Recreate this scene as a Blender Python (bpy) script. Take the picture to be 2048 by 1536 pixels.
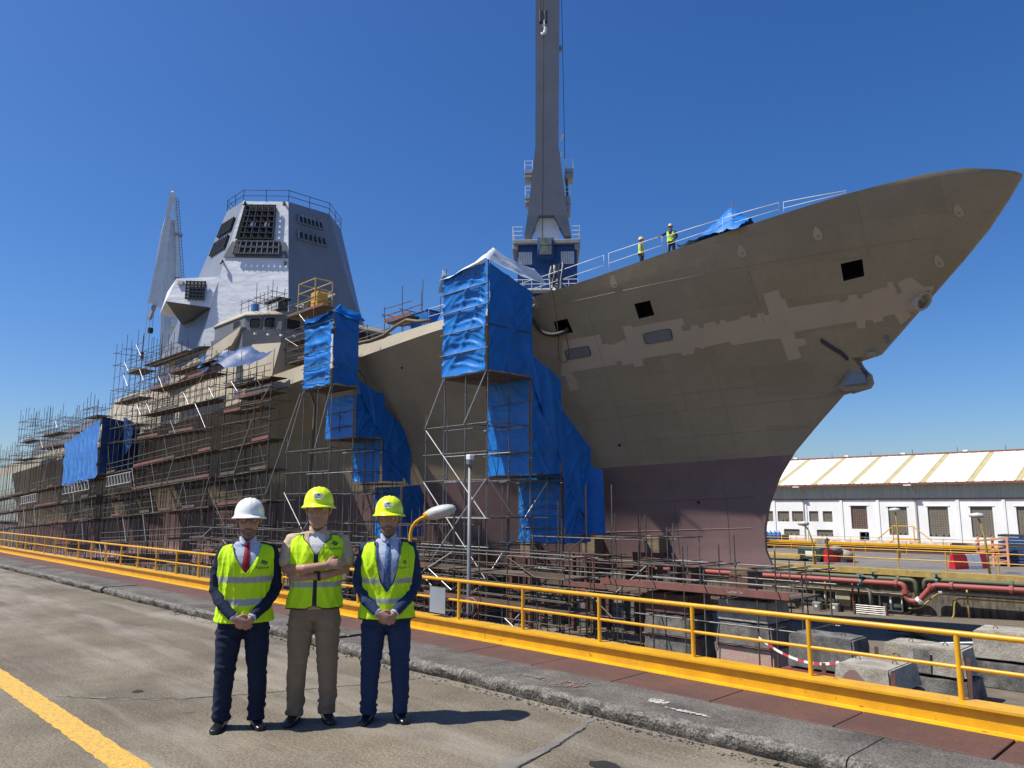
import bpy, bmesh, math, random
import numpy as np
from mathutils import Vector, Matrix, noise as mnoise
from mathutils.bvhtree import BVHTree

for _o in list(bpy.data.objects): bpy.data.objects.remove(_o)
scn = bpy.context.scene
COL = scn.collection
R = math.radians

# ------------------------------------------------------------------ camera
YAW, PITCH = R(44.5), math.atan(244/1530)
_hd = Vector((-math.cos(YAW), math.sin(YAW), 0)); _rt = Vector((math.sin(YAW), math.cos(YAW), 0))
_fw = _hd*math.cos(PITCH) + Vector((0,0,1))*math.sin(PITCH)
_up = Vector((0,0,1))*math.cos(PITCH) - _hd*math.sin(PITCH)
cam_d = bpy.data.cameras.new('camera'); cam = bpy.data.objects.new('camera', cam_d); COL.objects.link(cam)
cam.matrix_world = Matrix(((_rt.x,_up.x,-_fw.x,0),(_rt.y,_up.y,-_fw.y,0),(_rt.z,_up.z,-_fw.z,1.70),(0,0,0,1)))
cam_d.sensor_width = 36; cam_d.lens = 36*1530/2048; cam_d.clip_end = 4000; cam_d.clip_start = .05
scn.camera = cam

# ------------------------------------------------------------------ sky and sun
SUN_EL, SUN_DIR = R(57.6), Vector((-.557,-.83,0)).normalized()     # horizontal direction towards the sun
world = bpy.data.worlds.new('World'); scn.world = world; world.use_nodes = True
wn = world.node_tree; wn.nodes.clear()
_o = wn.nodes.new('ShaderNodeOutputWorld'); _b = wn.nodes.new('ShaderNodeBackground'); _s = wn.nodes.new('ShaderNodeTexSky')
_s.sky_type = 'NISHITA'; _s.sun_disc = False; _s.sun_elevation = SUN_EL
_s.sun_rotation = math.atan2(SUN_DIR.x, SUN_DIR.y)
_s.altitude = 0; _s.air_density = 1.0; _s.dust_density = 1.0; _s.ozone_density = 8.0
_b.inputs['Strength'].default_value = 0.10
_h = wn.nodes.new('ShaderNodeHueSaturation'); _h.inputs['Hue'].default_value = .508; _h.inputs['Saturation'].default_value = 1.2; _h.inputs['Value'].default_value = 1.07
wn.links.new(_s.outputs[0], _h.inputs['Color']); wn.links.new(_h.outputs[0], _b.inputs['Color']); wn.links.new(_b.outputs[0], _o.inputs['Surface'])
sun_d = bpy.data.lights.new('sun', 'SUN'); sun_d.energy = 5.0; sun_d.angle = R(.53); sun_d.color = (1, .955, .88)
sun = bpy.data.objects.new('sun', sun_d); COL.objects.link(sun)
_tos = Vector((SUN_DIR.x*math.cos(SUN_EL), SUN_DIR.y*math.cos(SUN_EL), math.sin(SUN_EL)))
sun.rotation_euler = _tos.to_track_quat('Z','Y').to_euler(); sun.location = _tos*200
vs = scn.view_settings
scn.display_settings.display_device = 'sRGB'
vs.view_transform = 'Standard'; vs.look = 'None'; vs.gamma = 1; vs.use_curve_mapping = False; vs.exposure = 0.3
scn.render.engine = 'CYCLES'
scn.cycles.max_bounces = 6; scn.cycles.diffuse_bounces = 3; scn.cycles.glossy_bounces = 3; scn.cycles.transmission_bounces = 4
scn.cycles.use_denoising = True

# ------------------------------------------------------------------ materials
MATS = {}
def lin(r, g, b):
    f = lambda c: (c/255/12.92) if c <= 10 else ((c/255+.055)/1.055)**2.4
    return (f(r), f(g), f(b))
def mat(name, col, rough=.6, metal=0., var=.18, vs=2.0, bump=0., bs=40., col2=None, cs=None, spec=.5, stretch=(1,1,1), trans=0., fine=0., fs=90., lo=.35, hi=.65, chip=None, chs=7., bd=.02):
    """paint / metal / stone: base colour with a patchy variation (col2 = stain colour), fine grain and fine relief"""
    m = bpy.data.materials.new(name); m.use_nodes = True; nt = m.node_tree; N, L = nt.nodes, nt.links
    p = N['Principled BSDF']; p.inputs['Roughness'].default_value = rough; p.inputs['Metallic'].default_value = metal
    p.inputs['Specular IOR Level'].default_value = spec
    g = N.new('ShaderNodeNewGeometry'); mp = N.new('ShaderNodeMapping'); mp.inputs['Scale'].default_value = stretch
    L.new(g.outputs['Position'], mp.inputs['Vector'])
    n = N.new('ShaderNodeTexNoise'); n.inputs['Scale'].default_value = vs; n.inputs['Detail'].default_value = 6; n.inputs['Roughness'].default_value = .62
    L.new(mp.outputs[0], n.inputs['Vector'])
    cr = N.new('ShaderNodeValToRGB'); cr.color_ramp.elements[0].position = lo; cr.color_ramp.elements[1].position = hi
    a = [c*(1-var) for c in col]; b = [min(1, c*(1+var)) for c in col]
    if col2 is not None: a, b = col2, col
    cr.color_ramp.elements[0].color = (*a, 1); cr.color_ramp.elements[1].color = (*b, 1)
    L.new(n.outputs['Fac'], cr.inputs['Fac'])
    out = cr.outputs['Color']
    if fine > 0:
        n2 = N.new('ShaderNodeTexNoise'); n2.inputs['Scale'].default_value = fs; n2.inputs['Detail'].default_value = 3; n2.inputs['Roughness'].default_value = .7
        L.new(g.outputs['Position'], n2.inputs['Vector'])
        mr = N.new('ShaderNodeMapRange'); mr.inputs[1].default_value = .3; mr.inputs[2].default_value = .7; mr.inputs[3].default_value = 1-fine; mr.inputs[4].default_value = 1+fine
        L.new(n2.outputs['Fac'], mr.inputs[0])
        mx = N.new('ShaderNodeVectorMath'); mx.operation = 'SCALE'; L.new(out, mx.inputs[0]); L.new(mr.outputs[0], mx.inputs['Scale']); out = mx.outputs[0]
    if chip is not None:      # chipped, rusty and grubby spots
        nc = N.new('ShaderNodeTexNoise'); nc.inputs['Scale'].default_value = chs; nc.inputs['Detail'].default_value = 8; nc.inputs['Roughness'].default_value = .7; L.new(g.outputs['Position'], nc.inputs['Vector'])
        rc = N.new('ShaderNodeMapRange'); rc.inputs[1].default_value = .645; rc.inputs[2].default_value = .69; L.new(nc.outputs['Fac'], rc.inputs[0])
        mc = N.new('ShaderNodeMix'); mc.data_type = 'RGBA'; L.new(rc.outputs[0], mc.inputs[0]); L.new(out, mc.inputs[6]); mc.inputs[7].default_value = (*chip, 1); out = mc.outputs[2]
    L.new(out, p.inputs['Base Color'])
    if bump > 0:
        nb = N.new('ShaderNodeTexNoise'); nb.inputs['Scale'].default_value = bs; nb.inputs['Detail'].default_value = 4
        L.new(mp.outputs[0], nb.inputs['Vector'])
        bp = N.new('ShaderNodeBump'); bp.inputs['Strength'].default_value = bump; bp.inputs['Distance'].default_value = bd
        L.new(nb.outputs['Fac'], bp.inputs['Height']); L.new(bp.outputs[0], p.inputs['Normal'])
    if trans > 0: p.inputs['Transmission Weight'].default_value = trans
    MATS[name] = m
    return m

# ------------------------------------------------------------------ mesh building
class MB:
    def __init__(s): s.v = []; s.f = []; s.m = []
    def add(s, vs, fs, mi=0):
        o = len(s.v); s.v += [tuple(v) for v in vs]
        for f in fs: s.f.append([i+o for i in f]); s.m.append(mi)
        return s
    def box(s, x0, x1, y0, y1, z0, z1, mi=0):
        return s.add([(x0,y0,z0),(x1,y0,z0),(x1,y1,z0),(x0,y1,z0),(x0,y0,z1),(x1,y0,z1),(x1,y1,z1),(x0,y1,z1)],
                     [(0,3,2,1),(4,5,6,7),(0,1,5,4),(1,2,6,5),(2,3,7,6),(3,0,4,7)], mi)
    def bbox(s, x0, x1, y0, y1, z0, z1, b=.02, mi=0):
        """box with all edges chamfered by b"""
        V = []; 
        for x, sx in ((x0,1),(x1,-1)):
            for y, sy in ((y0,1),(y1,-1)):
                for z, sz in ((z0,1),(z1,-1)):
                    V += [(x,y+sy*b,z+sz*b),(x+sx*b,y,z+sz*b),(x+sx*b,y+sy*b,z)]
        bm = bmesh.new()
        for v in V: bm.verts.new(v)
        bmesh.ops.convex_hull(bm, input=bm.verts[:]); bmesh.ops.recalc_face_normals(bm, faces=bm.faces[:])
        bmesh.ops.dissolve_limit(bm, angle_limit=.01, verts=bm.verts[:], edges=bm.edges[:])
        bm.verts.index_update()
        s.add([v.co[:] for v in bm.verts], [[v.index for v in f.verts] for f in bm.faces], mi); bm.free(); return s
    def hull(s, pts, mi=0):
        bm = bmesh.new()
        for v in pts: bm.verts.new(v)
        r = bmesh.ops.convex_hull(bm, input=bm.verts[:])
        bmesh.ops.delete(bm, geom=[v for v in bm.verts if not v.link_faces], context='VERTS')
        bmesh.ops.recalc_face_normals(bm, faces=bm.faces[:])
        bmesh.ops.dissolve_limit(bm, angle_limit=.005, verts=bm.verts[:], edges=bm.edges[:])
        bm.verts.index_update()
        s.add([v.co[:] for v in bm.verts], [[v.index for v in f.verts] for f in bm.faces], mi); bm.free(); return s
    def prism(s, poly, axis, a, b, mi=0):
        """polygon (2D) extruded along axis from a to b; poly coords are the other two axes in xyz order"""
        n = len(poly)
        def P(p, t): return {'x':(t,p[0],p[1]),'y':(p[0],t,p[1]),'z':(p[0],p[1],t)}[axis]
        vs = [P(p,a) for p in poly]+[P(p,b) for p in poly]
        fs = [list(range(n))[::-1], list(range(n,2*n))]+[(i,(i+1)%n,n+(i+1)%n,n+i) for i in range(n)]
        return s.add(vs, fs, mi)
    def tube(s, pts, r, n=8, mi=0, cap=True, closed=False):
        pts = [Vector(p) for p in pts]; m = len(pts); rs = r if isinstance(r,(list,tuple)) else [r]*m
        rings = []; ref = None
        for i, p in enumerate(pts):
            t = (pts[min(i+1,m-1)]-pts[max(i-1,0)])
            if closed: t = pts[(i+1)%m]-pts[(i-1)%m]
            t.normalize()
            if ref is None: ref = Vector((0,0,1)) if abs(t.z) < .9 else Vector((1,0,0))
            a = t.cross(ref); a.normalize(); b = a.cross(t); b.normalize(); ref = b
            rings.append([p+a*math.cos(2*math.pi*k/n)*rs[i]+b*math.sin(2*math.pi*k/n)*rs[i] for k in range(n)])
        vs = [v for rg in rings for v in rg]; fs = []
        for i in range(m if closed else m-1):
            j = (i+1) % m
            for k in range(n): fs.append((i*n+k, j*n+k, j*n+(k+1)%n, i*n+(k+1)%n))
        if cap and not closed: fs += [list(range(n)), list(range((m-1)*n, m*n))[::-1]]
        return s.add(vs, fs, mi)
    def bar(s, p0, p1, w, h, mi=0, upv=(0,0,1)):
        p0, p1 = Vector(p0), Vector(p1); t = (p1-p0).normalized(); u = Vector(upv)
        if abs(t.dot(u)) > .95: u = Vector((1,0,0))
        a = t.cross(u).normalized()*w/2; b = a.cross(t).normalized()*h/2
        return s.add([p0-a-b,p0+a-b,p0+a+b,p0-a+b,p1-a-b,p1+a-b,p1+a+b,p1-a+b],
                     [(0,1,2,3),(7,6,5,4),(0,4,5,1),(1,5,6,2),(2,6,7,3),(3,7,4,0)], mi)
    def loft(s, rings, mi=0, cap=True, closed=True):
        n = len(rings[0]); vs = [v for rg in rings for v in rg]; fs = []
        for i in range(len(rings)-1):
            for k in range(n if closed else n-1):
                fs.append((i*n+k, i*n+(k+1)%n, (i+1)*n+(k+1)%n, (i+1)*n+k))
        if cap: fs += [list(range(n))[::-1], list(range((len(rings)-1)*n, len(rings)*n))]
        return s.add(vs, fs, mi)
    def grid(s, P, mi=0):
        """P[i][j] points"""
        n, m = len(P), len(P[0]); vs = [p for row in P for p in row]
        return s.add(vs, [(i*m+j, i*m+j+1, (i+1)*m+j+1, (i+1)*m+j) for i in range(n-1) for j in range(m-1)], mi)
    def lathe(s, prof, c=(0,0,0), n=20, mi=0):
        rings = [[(c[0]+r*math.cos(2*math.pi*k/n), c[1]+r*math.sin(2*math.pi*k/n), c[2]+z) for k in range(n)] for r, z in prof]
        return s.loft(rings, mi)
    def mesh(s, name, mats, smooth=False, fix=True):
        me = bpy.data.meshes.new(name); me.from_pydata(s.v, [], s.f)
        ms = mats if isinstance(mats, (list,tuple)) else [mats]
        for m in ms: me.materials.append(m)
        if len(ms) > 1: me.polygons.foreach_set('material_index', s.m)
        if fix:
            bm = bmesh.new(); bm.from_mesh(me); bmesh.ops.recalc_face_normals(bm, faces=bm.faces[:]); bm.to_mesh(me); bm.free()
        if smooth: me.polygons.foreach_set('use_smooth', [True]*len(me.polygons))
        me.update(); return me
    def build(s, name, mats, parent=None, smooth=False, auto=None, fix=True):
        o = ob(name, s.mesh(name, mats, smooth or auto is not None, fix), parent)
        if auto is not None: sharp(o.data, auto)
        return o
def sharp(me, deg):
    bm = bmesh.new(); bm.from_mesh(me); th = R(deg)
    for e in bm.edges: e.smooth = not (len(e.link_faces) == 2 and e.calc_face_angle(0) > th)
    bm.to_mesh(me); bm.free()
def ob(name, data, parent=None):
    o = bpy.data.objects.new(name, data); COL.objects.link(o)
    if parent is not None: o.parent = parent
    return o
def tag(o, label=None, cat=None, group=None, kind=None):
    if label: o['label'] = label
    if cat: o['category'] = cat
    if group: o['group'] = group
    if kind: o['kind'] = kind
    return o
def empty(name, label, cat, loc=(0,0,0), rz=0, group=None):
    o = ob(name, None); o.location = loc; o.rotation_euler = (0,0,rz); o.empty_display_size = .3
    return tag(o, label, cat, group)
def kids(o): return [c for c in COL.objects if c.parent == o]
def copy_tree(o, parent=None, ch=None):
    """copy of a thing with copies of its parts and sub-parts (sharing mesh data)"""
    if ch is None:
        ch = {}
        for c in COL.objects:
            if c.parent: ch.setdefault(c.parent.name, []).append(c)
    c = o.copy(); COL.objects.link(c)
    if parent is not None: c.parent = parent
    for k in ch.get(o.name, []): copy_tree(k, c, ch)
    return c
def nz(x, y=0., z=0.): return mnoise.noise(Vector((x,y,z)))
def fbm(x, y=0., z=0., o=4): return mnoise.fractal(Vector((x,y,z)), 1.0, 2.0, o)
UNIT = {}
def rod(name, p0, p1, r, m, parent, n=6):
    """a straight tube as an object of its own; all rods of a material share one unit mesh"""
    key = (m.name, n)
    if key not in UNIT:
        UNIT[key] = MB().loft([[(math.cos(2*math.pi*k/n), math.sin(2*math.pi*k/n), z) for k in range(n)] for z in (0,1)]).mesh('rod', m, True)
        sharp(UNIT[key], 62)
    p0, p1 = Vector(p0), Vector(p1); d = p1-p0
    o = bpy.data.objects.new(name, UNIT[key]); COL.objects.link(o); o.parent = parent
    pl = parent.matrix_basis.inverted() if parent is not None else Matrix.Identity(4)
    o.matrix_basis = pl @ Matrix.Translation(p0) @ d.to_track_quat('Z','Y').to_matrix().to_4x4() @ Matrix.Diagonal((r, r, d.length, 1))
    return o
UBOX = {}
def slab(name, x0, x1, y0, y1, z0, z1, m, parent, tilt=0.):
    """a board / plate as an object of its own; all slabs of a material share one unit mesh"""
    if m.name not in UBOX: UBOX[m.name] = MB().box(-.5,.5,-.5,.5,-.5,.5).mesh('board', m)
    o = bpy.data.objects.new(name, UBOX[m.name]); COL.objects.link(o); o.parent = parent
    pl = parent.matrix_basis.inverted() if parent is not None else Matrix.Identity(4)
    o.matrix_basis = pl @ Matrix.Translation(((x0+x1)/2,(y0+y1)/2,(z0+z1)/2)) @ Matrix.Rotation(tilt,4,'Y') @ Matrix.Diagonal((x1-x0,y1-y0,z1-z0,1))
    return o
TMP = bpy.data.scenes.new('workbench')       # small side scene: meshes are evaluated here, away from the thousands of objects
def evaluate(o):
    TMP.collection.objects.link(o); vl = TMP.view_layers[0]; vl.update()
    me = bpy.data.meshes.new_from_object(o.evaluated_get(vl.depsgraph)); bpy.data.objects.remove(o); return me
def text_mesh(body, size, name='lettering'):
    cu = bpy.data.curves.new(name, 'FONT'); cu.body = body; cu.size = size; cu.align_x = 'CENTER'; cu.align_y = 'CENTER'; cu.extrude = .0
    return evaluate(bpy.data.objects.new(name, cu))
def remesh(mb, voxel, smooth=4, fac=.5):
    """union of overlapping closed shapes as ONE continuous surface"""
    o = bpy.data.objects.new('tmp', mb.mesh('tmp', MATS['_plain']))
    md = o.modifiers.new('r', 'REMESH'); md.mode = 'VOXEL'; md.voxel_size = voxel; md.use_smooth_shade = True
    if smooth: sm = o.modifiers.new('s', 'SMOOTH'); sm.iterations = smooth; sm.factor = fac
    me = evaluate(o); me.materials.clear()
    return me
mat('_plain', (.5,.5,.5))
# ------------------------------------------------------------------ material palette
def ground_mat():
    m = bpy.data.materials.new('worn_concrete'); m.use_nodes = True; nt = m.node_tree; N, L = nt.nodes, nt.links
    p = N['Principled BSDF']; p.inputs['Roughness'].default_value = .85; p.inputs['Specular IOR Level'].default_value = .25
    g = N.new('ShaderNodeNewGeometry')
    def noise(sc, det=5, rough=.6, st=None):
        n = N.new('ShaderNodeTexNoise'); n.inputs['Scale'].default_value = sc; n.inputs['Detail'].default_value = det; n.inputs['Roughness'].default_value = rough
        if st:
            mp = N.new('ShaderNodeMapping'); mp.inputs['Scale'].default_value = st[:3]; mp.inputs['Rotation'].default_value = (0,0,st[3]); L.new(g.outputs['Position'], mp.inputs[0]); L.new(mp.outputs[0], n.inputs['Vector'])
        else: L.new(g.outputs['Position'], n.inputs['Vector'])
        return n.outputs['Fac']
    def ramp(f, stops):
        c = N.new('ShaderNodeValToRGB'); e = c.color_ramp.elements
        while len(e) < len(stops): e.new(.5)
        for i, (q, k) in enumerate(stops): e[i].position = q; e[i].color = (*k, 1)
        L.new(f, c.inputs[0]); return c.outputs[0]
    def mix(a, b, f, t='MIX'):
        x = N.new('ShaderNodeMix'); x.data_type = 'RGBA'; x.blend_type = t
        for s, q in ((x.inputs[6], a), (x.inputs[7], b)):
            if isinstance(q, tuple): s.default_value = (*q, 1)
            else: L.new(q, s)
        if isinstance(f, float): x.inputs[0].default_value = f
        else: L.new(f, x.inputs[0])
        return x.outputs[2]
    base = ramp(noise(.55, 8, .68), [(.30,(.100,.083,.062)),(.5,(.165,.141,.107)),(.70,(.25,.218,.170))])
    speck = ramp(noise(48, 3, .92), [(.33,(.36,.34,.30)),(.45,(.78,.76,.71)),(.54,(1.02,1.0,.93)),(.66,(1.75,1.66,1.5))])
    c = mix(base, speck, 1.0, 'MULTIPLY')
    streak = ramp(noise(1.1, 6, .6, (.25,1.6,1,R(6))), [(.48,(0,0,0)),(.70,(.6,.6,.6))])
    c = mix(c, (.35,.315,.26), streak)
    dark = ramp(noise(.9, 4, .5), [(.66,(0,0,0)),(.78,(.55,.55,.55))])
    c = mix(c, (.075,.068,.06), dark)
    spots = ramp(noise(2.6, 2, .4), [(.74,(0,0,0)),(.77,(.7,.7,.7))])
    c = mix(c, (.07,.065,.06), spots)
    L.new(c, p.inputs['Base Color'])
    bp = N.new('ShaderNodeBump'); bp.inputs['Strength'].default_value = .35; bp.inputs['Distance'].default_value = .006
    L.new(noise(110, 3, .7), bp.inputs['Height']); L.new(bp.outputs[0], p.inputs['Normal'])
    return m
M_GROUND = ground_mat()
M_SLAB = mat('kerb_concrete', (.125,.112,.096), .9, var=.35, vs=1.6, bump=.6, bs=45, fine=.55, fs=70, spec=.2)
M_KERBEDGE = mat('exposed_aggregate', (.155,.142,.122), .9, var=.45, vs=14, bump=1., bs=38, fine=.7, fs=60, spec=.2)
M_RUSTPLATE = mat('rusty_plate', (.125,.058,.038), .75, var=.3, vs=1.5, bump=.25, bs=60, fine=.25, fs=60, col2=(.085,.042,.032))
M_YELLOW = mat('yellow_paint', (.72,.385,.008), .38, var=.10, vs=5, bump=.05, bs=30, col2=(.60,.30,.012), fine=.08, chip=(.16,.075,.025), chs=9.)
M_YLINE = mat('yellow_road_paint', (.60,.355,.055), .8, vs=22, col2=(.34,.235,.10), lo=.28, hi=.52, bump=.4, bs=60, fine=.35, fs=75)
M_PATCH = mat('repair_mortar', (.175,.16,.135), .9, var=.2, vs=5, bump=.3, bs=50, fine=.15)
M_DARKGAP = mat('dark_joint', (.018,.016,.014), .95, var=.3)
M_CHALK = mat('pale_paint_mark', (.50,.46,.40), .9, vs=30, col2=(.24,.22,.2), lo=.3, hi=.55)
M_PINKM = mat('pink_paint_mark', (.24,.135,.105), .9, vs=25, col2=(.17,.14,.12), lo=.3, hi=.6)
M_FLOOR = mat('dock_floor_timber_concrete', (.19,.155,.105), .9, vs=1.2, col2=(.10,.085,.065), bump=.5, bs=20, fine=.3, fs=25, stretch=(1,5,1))
M_DOCKWALL = mat('stained_dock_wall', (.20,.175,.14), .9, vs=1.3, col2=(.055,.047,.04), bump=.4, bs=18, stretch=(3,3,.6), fine=.2, fs=30)
M_FARQUAY = mat('far_quay_concrete', (.21,.19,.16), .9, vs=.5, col2=(.13,.115,.10), fine=.2, fs=12)

# quay we stand on
q = MB(); q.grid([[(x,y,0) for x in (-400,-60,-30,-12,-6,0,8,60)] for y in (-60,-10,0,3,5.3)])
tag(q.build('quay_ground', M_GROUND, fix=False), 'worn grey brown concrete quay apron', kind='structure')
# painted line
ln = MB()
def lineedge(x, y, s): return y+.012*fbm(x*9, s, 0, 3)
xs = [-60+.06*i if False else -40+.05*i for i in range(841)]
ln.grid([[(x, lineedge(x,1.87,1.3), .004) for x in xs], [(x, lineedge(x,2.075,7.7), .004) for x in xs]])
tag(ln.build('road_marking', M_YLINE, fix=False), 'worn yellow painted line on the quay concrete', kind='structure')

def flat_strip(name, pts, w, z, m, seed=0, jit=.35):
    """ragged strip (crack, mortar seam) lying on the quay"""
    P = []; n = len(pts)
    for i, p in enumerate(pts):
        a, b = Vector(pts[max(i-1,0)]), Vector(pts[min(i+1,n-1)]); t = (b-a).normalized(); nn = Vector((-t.y,t.x))
        ww = (w[i] if isinstance(w,list) else w)
        P.append((Vector(p)+nn*ww*(.5+jit*nz(i*.9,seed,0)), Vector(p)-nn*ww*(.5+jit*nz(i*.9,seed+9,0))))
    return MB().grid([[(a.x,a.y,z) for a, b in P],[(b.x,b.y,z) for a, b in P]]).build(name, m, None, fix=False)
def dense(pts, k=9, amp=.02, seed=0):
    out = []
    for i in range(len(pts)-1):
        for j in range(k):
            t = j/k; x = pts[i][0]*(1-t)+pts[i+1][0]*t; y = pts[i][1]*(1-t)+pts[i+1][1]*t
            out.append((x+amp*nz(i*k+j,seed,1.1)*1.6, y+amp*nz((i*k+j)*.7,seed,4.4)*1.6))
    return out+[pts[-1]]
# mortar repair running from the foreground to the kerb, with cracks along it
seam = [(-4.05,2.62),(-3.93,3.05),(-3.84,3.42),(-3.86,3.78),(-3.95,4.25),(-4.1,4.75),(-4.22,5.1)]
ds = dense(seam, 8, .035, 3)
tag(flat_strip('quay_repair', ds, [.13,.13,.14,.16,.17,.19,.2,.2]*2+[.24,.3,.33,.3,.26,.2,.15,.12]+[.1]*8+[.08]*8+[.05]*9, .003, M_PATCH, 2), 'pale mortar repair seam across the quay', kind='structure')
tag(flat_strip('quay_crack', dense([(-3.95,2.6),(-3.80,3.3),(-3.78,3.75),(-3.92,4.3),(-4.08,4.8)], 12, .02, 5), .013, .0055, M_DARKGAP, 6, .5), 'dark crack along the mortar seam', kind='structure')
tag(flat_strip('quay_crack', dense([(-8.0,2.2),(-7.5,2.6),(-7.15,3.0),(-6.9,3.5),(-6.6,4.2),(-6.35,4.9)], 12, .03, 8), .011, .004, M_DARKGAP, 9, .5), 'hairline crack across the quay behind the men', kind='structure')
tag(flat_strip('quay_repair', dense([(-8.1,2.15),(-7.6,2.5),(-7.2,2.95),(-7.0,3.35)], 8, .03, 18), .05, .0025, M_PATCH, 19, .9), 'thin pale repair strip near the yellow line', kind='structure')
def blob(name, x, y, rx, ry, m, z=.003, seed=0, n=28, parent=None):
    mb = MB(); pts = [(x+rx*math.cos(a)*(1+.35*nz(math.cos(a)*1.4+seed,math.sin(a)*1.4,2)), y+ry*math.sin(a)*(1+.35*nz(math.cos(a)*1.4,math.sin(a)*1.4+seed,5)), z) for a in [2*math.pi*k/n for k in range(n)]]
    mb.add(pts+[(x,y,z)], [(k,(k+1)%n,n) for k in range(n)])
    return mb.build(name, m, parent, fix=False)
for i,(x,y,rx,ry,m,nm,lb) in enumerate([(-3.42,4.22,.12,.08,M_DARKGAP,'oil_stain','dark oil stain on the quay near the kerb'),(-7.75,2.75,.05,.045,M_DARKGAP,'oil_stain','small round dark stain on the quay by the yellow line'),
        ]):
    tag(blob(nm, x,y,rx,ry,m,.0035+.001*i,i*3.3), lb, kind='structure')

# walkway: concrete slabs with a broken kerb edge, then rusty plates, then the yellow beam
walk = ob('walkway', None); tag(walk, 'raised concrete and steel plate walkway along the dock edge', kind='structure')
def kerb_slab(x0, x1, step):
    prof = [(5.13,0.0),(5.105,.03),(5.095,.065),(5.10,.095),(5.125,.115),(5.17,.122),(5.25,.121),(5.40,.12),(5.60,.12),(5.765,.119),(5.775,.0)]
    n = max(2, int((x1-x0)/step)); rings = []; mi = []
    for i in range(n+1):
        x = x0+(x1-x0)*i/n; ring = []
        for j,(y,z) in enumerate(prof):
            k = 1. if j < 6 else (.25 if j < 8 else 0)
            dy = k*(.022*fbm(x*4,j*.35,.3,4)+.012*nz(x*17,j*1.3)); dz = k*(.012*fbm(x*5,j*.4,7,3))
            if j == 0: dz = 0
            ring.append((x, y+dy+.03*nz(x*.6,3.1)*(1 if j<8 else .0), max(0,z+dz) if j else -.02))
        rings.append(ring)
    mb = MB(); m = len(prof)
    vs = [v for rg in rings for v in rg]
    for i in range(n):
        for j in range(m-1):
            pass
    mb.v = vs
    for i in range(n):
        for j in range(m-1):
            mb.f.append([i*m+j, (i+1)*m+j, (i+1)*m+j+1, i*m+j+1]); mb.m.append(1 if j < 5 else 0)
    mb.f += [list(range(m)), list(range(n*m,(n+1)*m))[::-1]]; mb.m += [0,0]
    return mb.build('concrete_slab', [M_SLAB, M_KERBEDGE], walk, auto=50)
for x0, x1, st in [(-60,-34,.5),(-33.94,-24.4,.2),(-24.34,-16.75,.1),(-16.6,-12.3,.06),(-12.29,-8.45,.04),(-8.3,-5.9,.03),(-5.89,-2.2,.025),(-2.19,1.5,.03),(1.51,6,.1)]:
    kerb_slab(x0, x1, st)
MB().box(-60,6,5.2,6.8,-.3,.02).build('slab_bed', M_DARKGAP, walk)
plate = MB().bbox(-.5,.5,0,.575,-.02,.018,.004).mesh('steel_plate', M_RUSTPLATE)
for k in range(62):
    o = ob('steel_plate', plate, walk); o.location = (-.02-1.013*k+.006*nz(k*3.3), 5.772, .105+.004*nz(k*1.7)); o.rotation_euler = (.004*nz(k,2), .004*nz(k,5), .004*nz(k,8))
for i,(x,y,rx,ry,m,nm) in enumerate([(-3.85,5.45,.07,.045,M_CHALK,'paint_mark'),(-3.5,5.35,.14,.018,M_CHALK,'paint_mark'),(-4.75,5.42,.15,.12,M_PINKM,'paint_mark'),(-5.2,5.40,.22,.04,M_PATCH,'paint_mark'),(-11.6,5.55,.6,.10,M_PINKM,'paint_mark'),(-8.9,5.42,.35,.04,M_CHALK,'paint_mark')]):
    mb = MB(); rq = random.Random(i)
    for _ in range(70):
        u, v = rq.gauss(0,.42), rq.gauss(0,.42); s_ = rq.uniform(.006,.022); n_ = 6; cx_, cy_ = x+u*rx*1.4, y+v*ry*1.4
        mb.add([(cx_+s_*math.cos(k*1.047)*rq.uniform(.6,1.6), cy_+s_*.7*math.sin(k*1.047)*rq.uniform(.6,1.3), .1262+.0004*i+.00001*_) for k in range(n_)], [list(range(n_))])
    tag(mb.build(nm, m, walk, fix=False), kind='stuff')
for i in range(90):   # loose chips and grit at the foot of the kerb
    pass
gr = MB(); rnd = random.Random(5)
for i in range(700):
    x = -1.5-rnd.random()**1.6*12; y = 5.07-abs(rnd.gauss(0,.055)); s = rnd.uniform(.004,.016)*(1 if rnd.random()<.9 else 1.8)
    gr.hull([(x+rnd.uniform(-s,s), y+rnd.uniform(-s,s), rnd.uniform(0,s*1.1)) for _ in range(8)])
tag(gr.build('kerb_grit', M_KERBEDGE), 'loose stone chips along the foot of the kerb', 'gravel', kind='stuff')

# yellow edge beam
beam = empty('edge_beam', 'long yellow painted steel channel beam along the dock edge', 'beam', (0,6.47,.105))
prof = [(6.335,.112),(6.66,.112),(6.66,.128),(6.446,.132),(6.446,.268),(6.63,.272),(6.63,.286),(6.385,.286),(6.385,.268),(6.424,.264),(6.424,.134),(6.41,.130),(6.335,.126)]
for k in range(11):
    x1 = 5-6.0*k; x0 = x1-5.992
    b = MB().prism([(y-6.47,z-.105) for y,z in prof],'x',x0,x1).build('beam_segment', M_YELLOW, beam)
for k in range(18):
    MB().box(-1.3-2.9*k-.01,-1.3-2.9*k+.01, .012,.155,.03,.16).build('stiffener', M_YELLOW, beam)
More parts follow.
